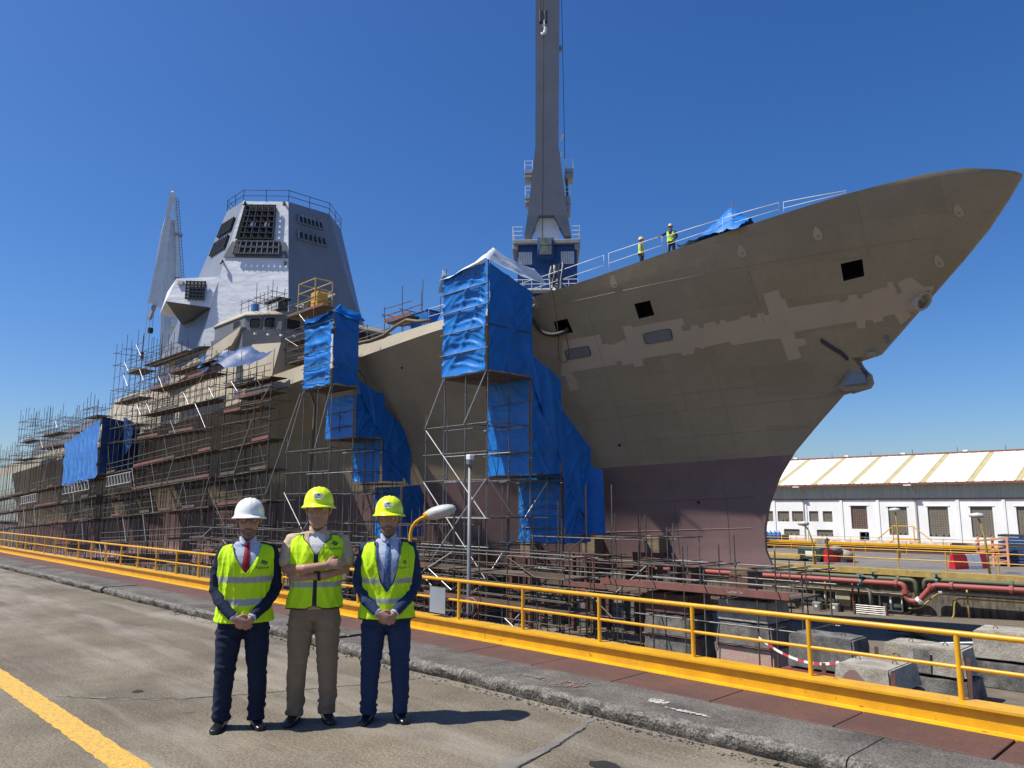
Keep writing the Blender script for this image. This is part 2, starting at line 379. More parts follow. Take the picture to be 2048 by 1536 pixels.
# yellow railing
rail = empty('dock_railing', 'yellow tubular safety railing standing on the dock edge beam', 'railing', (0,6.55,.286))
for k in range(64):
    x = -1.915-1.143*(k-4)
    rod('post', (x,6.55,.27), (x+.007*nz(k*2.3,1.),6.55+.006*nz(k*1.7,4.),.752), .0205, M_YELLOW, rail, 10)
for k in range(12):
    rod('top_rail', (6-6*k,6.55,.757), (0-6*k,6.55,.757), .0225, M_YELLOW, rail, 12)
    rod('mid_rail', (6-6*k,6.55,.515), (0-6*k,6.55,.515), .0150, M_YELLOW, rail, 10)

# near dock wall, floor, far wall and quay
TL = .045
def floorz(x, y=0): return (-4.24+TL*(x+8) if x < -8 else -4.24)-(max(0,y-30)*.04)
nw = MB(); nw.grid([[(x,6.75,z) for x in (-400,-120,-60,-30,-8,60)] for z in (.1,-2,-24)])
tag(nw.build('near_dock_wall', M_DOCKWALL, fix=False), 'concrete wall of the slipway below the near quay', 'wall', kind='structure')
fl = MB(); fl.grid([[(x,y,floorz(x,y)) for x in (-400,-200,-120,-90,-60,-40,-25,-15,-8,60)] for y in (6.7,20,30,40,52,64)])
tag(fl.build('slipway_floor', M_FLOOR, fix=False), 'brown timber and concrete slipway floor under the ship', kind='structure')
fw_ = MB(); fw_.grid([[(x,60.5,z) for x in (-400,-120,-60,-30,-8,60)] for z in (-3.3,-5,-24)])
tag(fw_.build('far_dock_wall', M_DOCKWALL, fix=False), 'stained concrete wall of the slipway on the far side', 'wall', kind='structure')
fq = MB(); fq.box(-400,60,60.0,91,-3.3,-2.925)
tag(fq.build('far_quay', M_FARQUAY), 'far concrete quay beyond the ship', kind='structure')
fg = MB(); fg.grid([[(x,y,-4.0) for x in (-900,-200,-60,0,100,500)] for y in (90.5,114,200,900)])
tag(fg.build('yard_ground', M_FARQUAY, fix=False), 'shipyard ground in front of the white hall', kind='structure')
# ------------------------------------------------------------------ white workshop hall across the dock
M_WHITE = mat('white_render', (.88,.87,.84), .85, vs=.9, col2=(.80,.78,.73), bump=.1, bs=20, fine=.05, fs=8, stretch=(1,1,.35))
M_ROOF = mat('cream_roof_sheet', (.80,.785,.70), .55, vs=.6, col2=(.71,.69,.60), stretch=(2,.3,.3))
M_ROOFYEL = mat('yellowed_skylight_sheet', (.50,.42,.20), .5, vs=.8, col2=(.42,.35,.17))
M_CORR = mat('beige_corrugated_sheet', (.52,.51,.41), .55, vs=.8, col2=(.44,.43,.35), stretch=(2,2,.2))
M_REDTRIM = mat('red_brown_trim', (.23,.075,.05), .6, var=.25)
M_BLOCKG = mat('glass_block', (.20,.175,.135), .25, vs=9, col2=(.145,.12,.09), spec=.6)
M_BLOCKR = mat('red_glass_block', (.135,.075,.055), .3, vs=9, col2=(.10,.055,.045), spec=.6)
M_MORTAR = mat('window_mortar', (.30,.265,.21), .9, var=.15)
M_BLACK = mat('black_opening', (.008,.008,.009), .9, var=.2)
M_STAIN = mat('rust_stained_render', (.55,.42,.33), .9, vs=1.5, col2=(.72,.68,.62), lo=.4, hi=.6)
YH = 95.0
hall = empty('workshop_hall', 'long white workshop hall with cream sheet roof across the dock', 'building', (-30,YH,-3.05))
HX, HY, HZ = -30, YH, -3.05
def hb(name, m, *boxes, parent=hall):
    mb = MB()
    for b in boxes: mb.box(b[0]-HX,b[1]-HX,b[2]-HY,b[3]-HY,b[4]-HZ,b[5]-HZ)
    return mb.build(name, m, parent)
wins = [(-38.2,-36.3,-1.02,1.74,'r'),(-33.9,-31.82,-1.62,1.63,'g'),(-29.62,-27.52,-1.70,1.67,'g'),(-25.32,-23.19,-1.67,1.67,'g'),(-21.0,-18.9,-1.66,1.67,'g'),(-16.7,-14.6,-1.66,1.67,'g'),
        (-49.6,-48.1,-.27,1.05,'g'),(-47.59,-46.01,-.27,1.05,'g'),(-45.65,-44.02,-.25,1.06,'g'),(-43.41,-42.21,-.22,1.07,'g'),(-41.66,-40.47,-.24,1.07,'g'),(-46.85,-44.75,-2.01,-1.2,'g'),(-42.55,-40.51,-2.03,-1.2,'g')]
door = (-37.34,-36.23,-3.05,-1.36)
# wall with real openings: boxes between openings, by cutting the facade into columns
def facade(x0, x1, z0, z1, holes, y0, y1):
    xs = sorted({x0,x1,*[h[0] for h in holes],*[h[1] for h in holes]}); mb = MB()
    for a, b in zip(xs[:-1], xs[1:]):
        hs = sorted([(h[2],h[3]) for h in holes if h[0] <= a+1e-6 and h[1] >= b-1e-6]); z = z0
        for u, v in hs:
            if u > z+1e-6: mb.box(a-HX,b-HX,y0-HY,y1-HY,z-HZ,u-HZ)
            z = v
        if z1 > z+1e-6: mb.box(a-HX,b-HX,y0-HY,y1-HY,z-HZ,z1-HZ)
    bm = bmesh.new(); me = mb.mesh('wall', M_WHITE); bm.from_mesh(me); bmesh.ops.remove_doubles(bm, verts=bm.verts[:], dist=1e-4)
    dup = {}
    for f in bm.faces: dup.setdefault(tuple(sorted(v.index for v in f.verts)), []).append(f)
    bmesh.ops.delete(bm, geom=[f for fs in dup.values() if len(fs) > 1 for f in fs], context='FACES_ONLY'); bm.to_mesh(me); bm.free()
    return ob('wall', me, hall)
facade(-120, 40, -3.05, 2.42, [(w[0],w[1],w[2],w[3]) for w in wins]+[door], YH, YH+.35)
for (a,b,c,d,k) in wins:
    w = hb('window', M_MORTAR, (a,b,YH+.16,YH+.30,c,d))
    nx, nzc = max(3,round((b-a)/.26)), max(3,round((d-c)/.26)); mb = MB()
    for i in range(nx):
        for j in range(nzc):
            if k == 'g' and j == 0 and (i*7+int(a*3)) % 5 in (1,2) and (b-a) > 1.3: continue    # broken blocks
            u0 = a+(b-a)*i/nx+.022; u1 = a+(b-a)*(i+1)/nx-.022; v0 = c+(d-c)*j/nzc+.022; v1 = c+(d-c)*(j+1)/nzc-.022
            mb.box(u0-HX,u1-HX,YH+.145-HY,YH+.17-HY,v0-HZ,v1-HZ)
    tag(mb.build('glass_blocks', M_BLOCKG if k == 'g' else M_BLOCKR, w), kind='stuff')
    if k == 'g' and (b-a) > 1.3: hb('broken_blocks', M_BLACK, *[(a+(b-a)*i/nx+.02,a+(b-a)*(i+1)/nx-.02,YH+.15,YH+.165,c+.02,c+(d-c)/nzc-.02) for i in range(nx) if (i*7+int(a*3)) % 5 in (1,2)], parent=w).location = (0,0,0)
    if d > 1.3: hb('lintel', M_WHITE, (a-.2,b+.2,YH-.06,YH,d,d+.12))
hb('doorway', M_BLACK, (door[0],door[1],YH+.9,YH+1.0,door[2],door[3]))
hb('door_jamb', M_BLACK, (door[0]-.0,door[0]+.04,YH+.355,YH+.9,door[2],door[3]), (door[1]-.04,door[1],YH+.355,YH+.9,door[2],door[3]))
for x in [-48.0,-43.8,-39.3,-35.0,-26.5,-22.1,-17.8,-13.3]:
    hb('pilaster', M_WHITE, (x-.16,x+.16,YH-.09,YH,-3.05,2.42))
for x in (-44.0,-30.8): 
    hb('downpipe', M_CORR, (x-.07,x+.07,YH-.2,YH-.09,-3.05,2.42))
hb('plinth_stain', M_STAIN, (-120,40,YH-.025,YH,-3.05,-2.35))
hb('string_beam', M_REDTRIM, (-120,40,YH-.12,YH+.35,2.42,2.56))
mb = MB(); n = 1100
pts = [(-75+.1*i, YH-.02-(.05 if i % 4 in (1,2) else 0)) for i in range(n)]
mb.grid([[(x-HX,y-HY,2.56-HZ) for x,y in pts],[(x-HX,y-HY,4.22-HZ) for x,y in pts]]); mb.build('corrugated_band', M_CORR, hall, fix=False)
hb('band_backing', M_CORR, (-120,40,YH+.06,YH+.35,2.56,4.2))
hb('gutter', M_REDTRIM, (-120,40,YH-1.0,YH-.78,4.12,4.32))
# roof sheets, each one its own
e0, e1, zr, yr = YH-.95, YH+9.0, 8.05, YH+9.0
sl = (zr-4.33)/(e1-e0)
def roof_sheet(x0, x1, m, nm, dz=0):
    mb = MB(); nn = 6
    row = [(x0+(x1-x0)*i/nn) for i in range(nn+1)]
    def z(y, i): return 4.33+(y-e0)*sl+dz+(.05 if i in (0,nn) else 0)
    mb.grid([[(x-HX,y-HY,z(y,i)-HZ) for i,x in enumerate(row)] for y in (e0,(e0+e1)/2,e1)])
    return mb.build(nm, m, hall, fix=False)
strips = [-47.0,-42.1,-37.5,-33.45,-29.6,-24.8,-20.3,-15.8,-11.2]
edges = [-72.0]
for s_ in strips: edges += [s_-.30, s_+.30]
edges.append(12.0); i = 0
for j in range(len(edges)-1):
    a_, b_ = edges[j], edges[j+1]
    if j % 2: roof_sheet(a_+.01, b_-.01, M_ROOFYEL, 'skylight_sheet', .004); continue
    n_ = max(1, round((b_-a_)/.95))
    for k in range(n_): roof_sheet(a_+(b_-a_)*k/n_+.012, a_+(b_-a_)*(k+1)/n_-.012, M_ROOF, 'roof_sheet', .004*((i+k) % 2))
hb('roof_underlay', M_CORR, (-120,-72,e0,e1,4.1,4.3))
mb = MB(); mb.prism([(e0-HY,4.24-HZ),(e1-HY,zr-.09-HZ),(e1+9.9-HY,4.24-HZ)],'x',-120-HX,40-HX); mb.build('roof_body', M_CORR, hall)
hb('ridge_cap', M_REDTRIM, (-120,40,e1-.15,e1+.15,zr-.02,zr+.16))
for k in range(9): hb('ridge_vent', M_WHITE, (-56+7.1*k-.25,-56+7.1*k+.25,e1-.2,e1+.2,zr+.16,zr+.34))
for k in range(12): rod('lightning_rod', (-54+5.1*k,e1,zr+.1), (-54+5.1*k,e1,zr+.75), .035, M_REDTRIM, hall)
for xx in (-43.9,-30.7):
    l = hb('wall_lamp', M_WHITE, (xx-.9,xx-.1,YH-1.2,YH-.9,4.0,4.12)); rod('lamp_arm', (xx,YH,3.1), (xx-.4,YH-1.0,4.0), .06, M_CORR, hall)
# ------------------------------------------------------------------ hull shape (ship coordinates: the slipway tilts the ship bow-up)
YC, TILT = 38.0, .045
def lift(x): return TILT*(x+19.4)
_prof = [(-6.86,16.0),(-7.40,15.15),(-8.25,14.0),(-9.36,12.8),(-10.97,11.22),(-13.35,8.86),(-14.5,8.84),(-14.4,8.6),(-13.86,7.99),(-13.82,7.54),
         (-14.1,7.31),(-15.16,7.25),(-16.5,5.93),(-17.9,4.49),(-18.79,3.24),(-19.43,1.83),(-19.75,.54),(-19.76,-.61),(-19.39,-1.43)]
_pz = [z-lift(x) for x, z in _prof][::-1]; _pxs = [x for x, z in _prof][::-1]
for _i in range(1, len(_pz)):
    if _pz[_i] <= _pz[_i-1]: _pz[_i] = _pz[_i-1]+1e-3
def stem(zs): return float(np.interp(zs, _pz, _pxs))
_fz = [z for z in _pz if not 7.0 < z < 9.1-.5]; _fz = [z for z in _pz if not (6.0 < z < 8.57)]; _fx = [_pxs[_pz.index(z)] for z in _fz]
_keep = [(z,x) for z, x in zip(_fz,_fx) if abs(x+14.5) > .12]
def fair(zs): return float(np.interp(zs, [k[0] for k in _keep], [k[1] for k in _keep]))
_deck = [(-160,7.6),(-120,9.3),(-100,10.2),(-78,11.2),(-56,12.2),(-45,12.75),(-35,13.12),(-29,13.35),(-25,13.85),(-20.6,14.5),(-15.6,15.25),(-12.9,15.7),(-9.9,16.1),(-8.5,16.2),(-6.86,16.0)]
def deckz(x): return float(np.interp(x, [p[0] for p in _deck], [p[1] for p in _deck]))
def strake(x): return float(np.interp(x, [-160,-70,-56,-51,-35,-30,-29], [1.7,1.6,1.4,1.25,.62,.3,0]))
_D = {'k':([0,5,10,20,30,60,85,125,136],[.10,.95,1.7,2.75,3.6,5.6,6.5,5,4]), 'l':([0,5,10,20,30,45,62,85,120,136],[.12,1.25,2.2,3.6,4.3,4.8,5.0,5.1,5.2,5.2]),
      'w':([0,5,10,20,30,45,62,85,120,136],[.13,1.75,3.2,4.7,5.25,5.55,5.7,5.8,5.9,5.9]), 'm':([0,3,6,10,15,20,30,40,60,85,120,139],[.14,1.35,2.45,3.75,4.95,5.7,6.4,6.65,6.85,7.0,7.2,7.2]),
      'd':([0,.15,.4,.8,1.7,3,6,8.7,13.7,18.5,22,29,40,120,146],[.02,.5,.85,1.25,2.0,2.8,4.05,5.0,6.25,7.25,8.0,9.05,9.3,9.3,9.1])}
def _pchip(xs, ys, x):
    n = len(xs); h = [xs[i+1]-xs[i] for i in range(n-1)]; dl = [(ys[i+1]-ys[i])/h[i] for i in range(n-1)]
    d = [dl[0]]+[0 if dl[i-1]*dl[i] <= 0 else 2*dl[i-1]*dl[i]/(dl[i-1]+dl[i]) for i in range(1,n-1)]+[dl[-1]]
    i = min(max(0, int(np.searchsorted(xs, x))-1), n-2); t = (x-xs[i])/h[i]
    return ys[i]*(2*t**3-3*t*t+1)+h[i]*d[i]*(t**3-2*t*t+t)+ys[i+1]*(3*t*t-2*t**3)+h[i]*d[i+1]*(t**3-t*t)
def half(x, zs, zt):
    """half-breadth at x and ship height zs; zt = ship height of the knuckle there"""
    d = max(0., fair(min(zs, 15.43))-x)
    b = [_pchip(_D[k][0], _D[k][1], min(d, _D[k][0][-1])) for k in 'klwmd']
    return _pchip([-1.43,.6,4.3,7.7,max(zt,8.5)], b, min(max(zs,-1.43),zt))
# ------------------------------------------------------------------ the warship on the slipway
M_HULL = mat('taupe_primer', (.345,.265,.165), .62, vs=.35, col2=(.29,.222,.14), bump=.4, bs=.9, bd=.06, stretch=(1,1,.7), fine=.05, fs=5)
def plated(m, w, h, amt):
    """each hull plate a shade of its own, with a fine joint"""
    nt = m.node_tree; N, L = nt.nodes, nt.links; p = N['Principled BSDF']; src = p.inputs['Base Color'].links[0].from_socket
    g = N.new('ShaderNodeNewGeometry'); mp = N.new('ShaderNodeMapping'); mp.inputs['Rotation'].default_value = (R(-90),R(0),0); L.new(g.outputs['Position'], mp.inputs[0])
    b = N.new('ShaderNodeTexBrick'); b.inputs['Scale'].default_value = 1.; b.inputs['Brick Width'].default_value = w; b.inputs['Row Height'].default_value = h; b.inputs['Mortar Size'].default_value = .012; b.inputs['Bias'].default_value = 0
    for k, c in (('Color1',1-amt),('Color2',1+amt),('Mortar',1-amt*1.6)): b.inputs[k].default_value = (c,c,c,1)
    L.new(mp.outputs[0], b.inputs['Vector']); mx = N.new('ShaderNodeMix'); mx.data_type = 'RGBA'; mx.blend_type = 'MULTIPLY'; mx.inputs[0].default_value = 1; L.new(src, mx.inputs[6]); L.new(b.outputs['Color'], mx.inputs[7]); L.new(mx.outputs[2], p.inputs['Base Color'])
plated(M_HULL, 2.7, 1.45, .075)
M_PRIMER = mat('light_primer', (.50,.38,.26), .6, vs=.6, col2=(.455,.345,.235), bump=.08, bs=2.5)
M_BOOT = mat('red_brown_antifouling', (.225,.138,.125), .6, vs=.3, col2=(.185,.112,.102), bump=.25, bs=1.1, fine=.04, fs=4)
plated(M_BOOT, 3.1, 1.3, .06)
M_BEIGE = mat('beige_primer', (.40,.345,.25), .65, vs=.5, col2=(.33,.285,.21), bump=.08, bs=2)
M_GREYP = mat('grey_primer', (.145,.15,.158), .55, vs=.4, col2=(.12,.125,.132), bump=.10, bs=1.6)
M_BLUEGREY = mat('blue_grey_paint', (.20,.225,.265), .5, vs=.35, col2=(.165,.185,.22), bump=.10, bs=1.4, fine=.04, fs=4)
M_SILVER = mat('bare_silver_plate', (.84,.84,.83), .40, metal=.0, vs=.5, col2=(.72,.72,.72), bump=.5, bs=.7, bd=.16, stretch=(.7,.7,1.6))
M_DARKST = mat('dark_steel', (.035,.037,.042), .5, var=.3, vs=5)
M_GREYPANEL = mat('pale_grey_panel', (.165,.165,.165), .5, var=.1)
M_WHITEP = mat('white_paint', (.78,.78,.76), .45, var=.06)
M_BLUEP = mat('deep_blue_paint', (.012,.062,.20), .45, var=.2, vs=2)
M_RUBBER = mat('black_rubber', (.02,.02,.021), .6, var=.3)
M_HOSE = mat('brown_hose', (.17,.125,.075), .7, var=.2)
PATCH = [(-28.08, 10.89),(-25.8, 10.96),(-25.85, 10.41),(-25.58, 10.49),(-25.37, 10.36),(-24.47, 10.56),(-24.43, 10.33),(-24.43, 11.22),(-23.93, 11.22),(-23.93, 11.12),(-21.22, 11.27),(-21.26, 10.92),(-21.41, 10.88),(-21.41, 10.63),(-20.98, 10.69),(-20.95, 10.86),(-20.57, 10.88),(-20.61, 10.71),(-20.34, 10.71),(-20.34, 10.89),(-19.75, 10.97),(-19.75, 10.8),(-19.57, 10.81),(-19.54, 10.98),(-19.28, 10.98),(-19.28, 10.86),(-18.6, 10.94),(-18.57, 11.05),(-18.11, 11.07),(-18.13, 10.95),(-17.82, 10.95),(-17.79, 11.11),(-17.48, 11.14),(-17.47, 11.0),(-17.27, 11.04),(-17.27, 11.94),(-16.58, 12.06),(-16.55, 11.62),(-16.4, 11.64),(-16.4, 11.23),(-14.29, 11.37),(-14.29, 11.25),(-14.14, 11.26),(-13.89, 11.36),(-13.87, 11.54),(-13.5, 11.56),(-13.52, 11.35),(-13.31, 11.36),(-13.29, 11.53),(-12.95, 11.59),(-12.91, 11.64),(-12.3, 11.76),(-12.27, 11.92),(-12.06, 11.96),(-12.02, 11.39),(-11.83, 11.52),(-11.91, 11.88),(-11.59, 12.04),(-11.33, 12.07),(-11.02, 11.67),(-10.65, 11.68),(-10.88, 11.31),(-11.56, 10.65),(-12.22, 10.14),(-12.37, 10.61),(-12.79, 10.52),(-12.84, 10.35),(-13.22, 10.28),(-13.23, 10.42),(-13.51, 10.41),(-13.58, 10.11),(-13.91, 10.08),(-13.88, 10.4),(-14.77, 10.32),(-16.48, 10.13),(-16.5, 9.83),(-16.11, 9.83),(-16.11, 9.55),(-16.53, 9.45),(-16.51, 8.96),(-17.1, 8.85),(-17.13, 9.9),(-17.71, 9.89),(-17.69, 9.96),(-17.72, 9.89),(-19.32, 9.77),(-19.4, 9.96),(-20.63, 9.79),(-20.7, 9.72),(-20.86, 9.73),(-20.86, 9.81),(-21.14, 9.79),(-21.21, 9.53),(-21.82, 9.47),(-21.86, 9.62),(-22.25, 9.63),(-23.91, 9.52),(-23.95, 9.16),(-24.45, 9.14),(-24.46, 9.32),(-25.09, 9.28),(-25.06, 9.53),(-25.36, 9.5),(-25.36, 9.36),(-28.16, 9.19),(-27.97, 8.77),(-28.04, 8.24),(-28.6, 8.2),(-28.63, 9.03),(-28.87, 9.05)]
PANELS = [[(-23.47, 10.77),(-21.96, 10.84),(-22.06, 10.31),(-23.47, 10.19)], [(-28.19, 10.4),(-26.65, 10.48),(-26.67, 9.94),(-28.16, 9.87)]]
HOLES = [[(-28.28, 11.95),(-27.41, 12.0),(-27.31, 11.26),(-28.31, 11.25)], [(-23.45, 12.24),(-22.58, 12.3),(-22.57, 11.57),(-23.43, 11.49)], [(-13.78, 12.87),(-12.91, 12.98),(-13.02, 12.27),(-13.87, 12.14)]]
PADS = [(-17.63, 13.93),(-24.22, 13.44),(-29.06, 13.03),(-14.34, 14.24),(-9.11, 14.57),(-10.24, 12.66)]
WHITE = [(-13.06, 9.66),(-12.82, 9.79),(-12.78, 9.47),(-12.96, 9.32)]
HOLES_X = [[(sum(p[0] for p in h)/4+(q[0]-sum(p[0] for p in h)/4)*1.15, sum(p[1] for p in h)/4+(q[1]-sum(p[1] for p in h)/4)*1.17) for q in h] for h in HOLES]
ship = empty('warship', 'unfinished grey brown warship with raked bow standing on the slipway', 'ship', (-80,38,-1.4))
SO = Vector((-80,38,-1.4))
def loc(mb):
    mb.v = [(v[0]-SO.x, v[1]-SO.y, v[2]-SO.z) for v in mb.v]; return mb
def sp(name, mb, m, parent=None, **k): return loc(mb).build(name, m, parent or ship, **k)
def inpoly(x, z, P):
    c = False; j = len(P)-1
    for i in range(len(P)):
        (xi,zi),(xj,zj) = P[i],P[j]
        if (zi > z) != (zj > z) and x < (xj-xi)*(z-zi)/(zj-zi)+xi: c = not c
        j = i
    return c
def kz(x): return deckz(x)-strake(x)-lift(x)          # knuckle, ship height
def hully(x, z):
    return YC-half(x, z-lift(x), kz(x))
ds_ = list(np.arange(0,1.2,.06))+list(np.arange(1.2,23.2,.075))+list(np.arange(23.2,24,.2))+list(np.arange(24,48,.6))+list(np.arange(48,132,2.5))+[132.]
zl = list(np.arange(-1.43,3.9,.30))+[4.0]+[4.24,4.26]+list(np.arange(4.4,8.4,.16))+[8.5,8.56,8.595,8.62,8.70]+list(np.arange(8.8,12.4,.062))+list(np.arange(12.4,12.9,.1))+list(np.arange(12.9,15.3,.17))
rows = []
TT = [(z,0) for z in zl]
nlow = len(zl)
H = MB(); W = len(ds_)
grid_pts = []
for zi, z in enumerate(zl):
    row = []
    for d in ds_:
        # rows above z=7 bend so that the last one follows the knuckle
        zz = z; x = stem(min(z,15.43))-d
        for _ in range(3):
            top = kz(x)
            zz = z if z < 7 else 7+(z-7)*(top-7)/(zl[-1]-7) if True else z
            x = stem(min(zz,15.43))-d
        b = half(x, zz, kz(x)); row.append((x, YC-b, zz+lift(x)))
    grid_pts.append(row)
faces = []; mi = []
for i in range(len(zl)-1):
    for j in range(W-1):
        a = grid_pts[i][j]; c = grid_pts[i+1][j+1]; cx, cz = (a[0]+c[0])/2, (a[2]+c[2])/2
        if cx > -29.3 and 10.8 < cz < 13.4 and any(inpoly(cx, cz, h) for h in HOLES_X): continue
        k = 0
        if cz-lift(cx) < 4.25: k = 2
        elif False: k = 1
        if -13.2 < cx < -12.7 and 9.2 < cz < 9.9 and inpoly(cx, cz, WHITE): k = 3
        faces.append((i*W+j, i*W+j+1, (i+1)*W+j+1, (i+1)*W+j)); mi.append(k)
H.v = [p for r_ in grid_pts for p in r_]; nb_ = len(H.v)
H.f = [list(f) for f in faces]; H.m = list(mi)
# port side (mirror), coarse look is the same grid
H.v += [(p[0], 2*YC-p[1], p[2]) for p in H.v[:nb_]]
for i in range(len(zl)-1):
    for j in range(0, W-1):
        a = grid_pts[i][j]; k = 2 if a[2]-lift(a[0]) < 4.24 else 0
        H.f.append([nb_+i*W+j, nb_+(i+1)*W+j, nb_+(i+1)*W+j+1, nb_+i*W+j+1]); H.m.append(k)
for i in range(len(zl)-1):      # stem plate between the two sides, transom
    H.f.append([i*W, (i+1)*W, nb_+(i+1)*W, nb_+i*W]); H.m.append(2 if zl[i] < 4.2 else 0)
    H.f.append([i*W+W-1, nb_+i*W+W-1, nb_+(i+1)*W+W-1, (i+1)*W+W-1]); H.m.append(2 if zl[i] < 4.2 else 0)
for j in range(W-1):            # flat bottom
    H.f.append([j, nb_+j, nb_+j+1, j+1]); H.m.append(2)
hull_o = sp('hull', H, [M_HULL, M_PRIMER, M_BOOT, M_GREYPANEL], auto=28)
# deck
dk = MB(); xs_ = [-152]+list(np.arange(-150,-30,3.))+list(np.arange(-30,-7.2,.5))+[-7.0]
dk.grid([[(x, YC-s*(half(x,kz(x),kz(x))-(.35 if strake(x)>.1 else .06)), deckz(x)-.12) for x in xs_] for s in (1,.5,0,-.5,-1)])
sp('deck', dk, M_HULL, fix=False)
# sunlit upper strake abaft the bow flare, leaning inboard
st = MB(); xs_ = list(np.arange(-152,-56,3.))+list(np.arange(-56,-28.9,.5))
st.grid([[(x, hully(x, kz(x)+lift(x)), kz(x)+lift(x)) for x in xs_], [(x, hully(x, kz(x)+lift(x))+.30*min(1,strake(x)), deckz(x)) for x in xs_], [(x, hully(x, kz(x)+lift(x))+.30*min(1,strake(x))+.12, deckz(x)) for x in xs_], [(x, hully(x, kz(x)+lift(x))+.30*min(1,strake(x))+.12, deckz(x)-.5) for x in xs_]])
sp('upper_strake', st, M_BEIGE, auto=20)
# openings: real recesses with a thin coaming
def hq(P):
    return [Vector((x, hully(x,z), z)) for x, z in P]
for P in HOLES:
    q = hq(P); c = sum(q, Vector())/4; nrm = (q[1]-q[0]).cross(q[3]-q[0]).normalized()
    if nrm.y > 0: nrm = -nrm
    out = [c+(p-c)*1.36+nrm*.012 for p in q]; inn = [c+(p-c)*1.0+nrm*.016 for p in q]; back = [p-nrm*1.0 for p in inn]; outb = [p-nrm*.12 for p in out]
    mb = MB(); mb.add(out+inn, [(i,(i+1)%4,4+(i+1)%4,4+i) for i in range(4)]); mb.add(out+outb, [(i,(i+1)%4,4+(i+1)%4,4+i) for i in range(4)])
    mb.add(inn+back, [(i,(i+1)%4,4+(i+1)%4,4+i) for i in range(4)]+[(4,5,6,7)], 1)
    sp('mooring_port', mb, [M_HULL, M_BLACK])
for P in PANELS:   # blanked openings: rounded pale plates, set into a dark seam
    q = hq(P); c = sum(q, Vector())/4; nrm = (q[1]-q[0]).cross(q[3]-q[0]).normalized(); nrm = -nrm if nrm.y > 0 else nrm
    def rnd_ring(k, off):
        ring = []
        u, v = (q[1]-q[0]+q[2]-q[3])/4, (q[0]-q[3]+q[1]-q[2])/4
        for t in range(32):
            a = 2*math.pi*t/32; ca, sa = math.cos(a), math.sin(a); e = .32
            ring.append(c+u*k*math.copysign(abs(ca)**e,ca)+v*k*math.copysign(abs(sa)**e,sa)+nrm*off)
        return ring
    a = sp('blank_plate_seam', MB().loft([rnd_ring(1.03,.0),rnd_ring(1.03,.045)]), M_DARKST)
    sp('blank_plate', MB().loft([rnd_ring(.98,.02),rnd_ring(.97,.056)]), M_GREYPANEL)
for (x,z) in PADS:
    c = Vector((x,hully(x,z),z)); tx = (Vector((x+.2,hully(x+.2,z),z))-c).normalized(); tz = (Vector((x,hully(x,z+.2),z+.2))-c).normalized(); n = tx.cross(tz).normalized(); n = -n if n.y > 0 else n
    ring = [c+tx*.19*math.cos(a)*(1.0-.35*math.sin(a))+tz*.33*math.sin(a)+n*.03 for a in [2*math.pi*k/18 for k in range(18)]]
    pd = sp('padeye_mark', MB().loft([[p-n*.1 for p in ring], ring]), M_PRIMER)
    sp('padeye', MB().tube([c+n*.03-tz*.12, c+n*.10-tz*.12], .045, 8), M_HULL, pd)
# pale primer laid over the weld zone: one sheet of paint following the hull
from mathutils.geometry import delaunay_2d_cdt
bd_ = []
for i in range(len(PATCH)):
    (x0,z0),(x1,z1) = PATCH[i],PATCH[(i+1)%len(PATCH)]; n_ = max(1,int(math.hypot(x1-x0,z1-z0)/.2))
    bd_ += [Vector((x0+(x1-x0)*k/n_, z0+(z1-z0)*k/n_)) for k in range(n_)]
nbd = len(bd_); inn_ = [Vector((x,z)) for x in np.arange(-29,-10.5,.2) for z in np.arange(8.15,12.15,.2) if inpoly(x,z,PATCH)]
V2, _e, F2, *_r = delaunay_2d_cdt(bd_+inn_, [], [list(range(nbd))], 1, 1e-4)
bm = bmesh.new(); bv = []
for v in V2:
    x_, z_ = v.x, v.y; x_ = min(x_, stem(min(z_-lift(x_),15.43))-.02); bv.append(bm.verts.new(Vector((x_, hully(x_, z_)-.010, z_))-SO))
for f in F2:
    c_ = (V2[f[0]]+V2[f[1]]+V2[f[2]])/3
    if inpoly(c_.x, c_.y, PATCH): bm.faces.new([bv[i] for i in f])
bmesh.ops.recalc_face_normals(bm, faces=bm.faces[:])
pm = bpy.data.meshes.new('primer_patch'); bm.to_mesh(pm); bm.free(); pm.materials.append(M_PRIMER); pm.polygons.foreach_set('use_smooth', [True]*len(pm.polygons)); ob('primer_patch', pm, ship)
# weld seams along the plating
for zc, x0, x1 in [(5.55,-31,-16.8),(6.9,-31,-15.3),(7.75,-31,-17.5),(13.15,-31,-10),(2.2,-30,-19.6),(.6,-30,-20)]:
    mb = MB(); pts = []
    for x in np.arange(x0, x1, .4):
        z = zc+lift(x); pts.append((x, hully(x,z)-.004, z))
    mb.tube(pts, .017, 4); sp('weld_seam', mb, M_BOOT if zc < 4 else M_HULL)
for xc, z0, z1 in [(-24.4,-1.3,4.0),(-21.6,-1.3,4.0),(-20.6,4.4,9.4),(-26.2,4.4,12.8),(-17.6,10.5,14.6),(-22.5,4.4,8.9),(-12.6,12.6,15.2)]:
    pts = []
    for z in np.arange(z0, z1, .3):
        zw = z+lift(xc); pts.append((xc+.05*(z-z0)*.3, hully(xc+.05*(z-z0)*.3,zw)-.004, zw))
    sp('weld_seam', MB().tube(pts, .015, 4), M_BOOT if z0 < 0 else M_HULL)
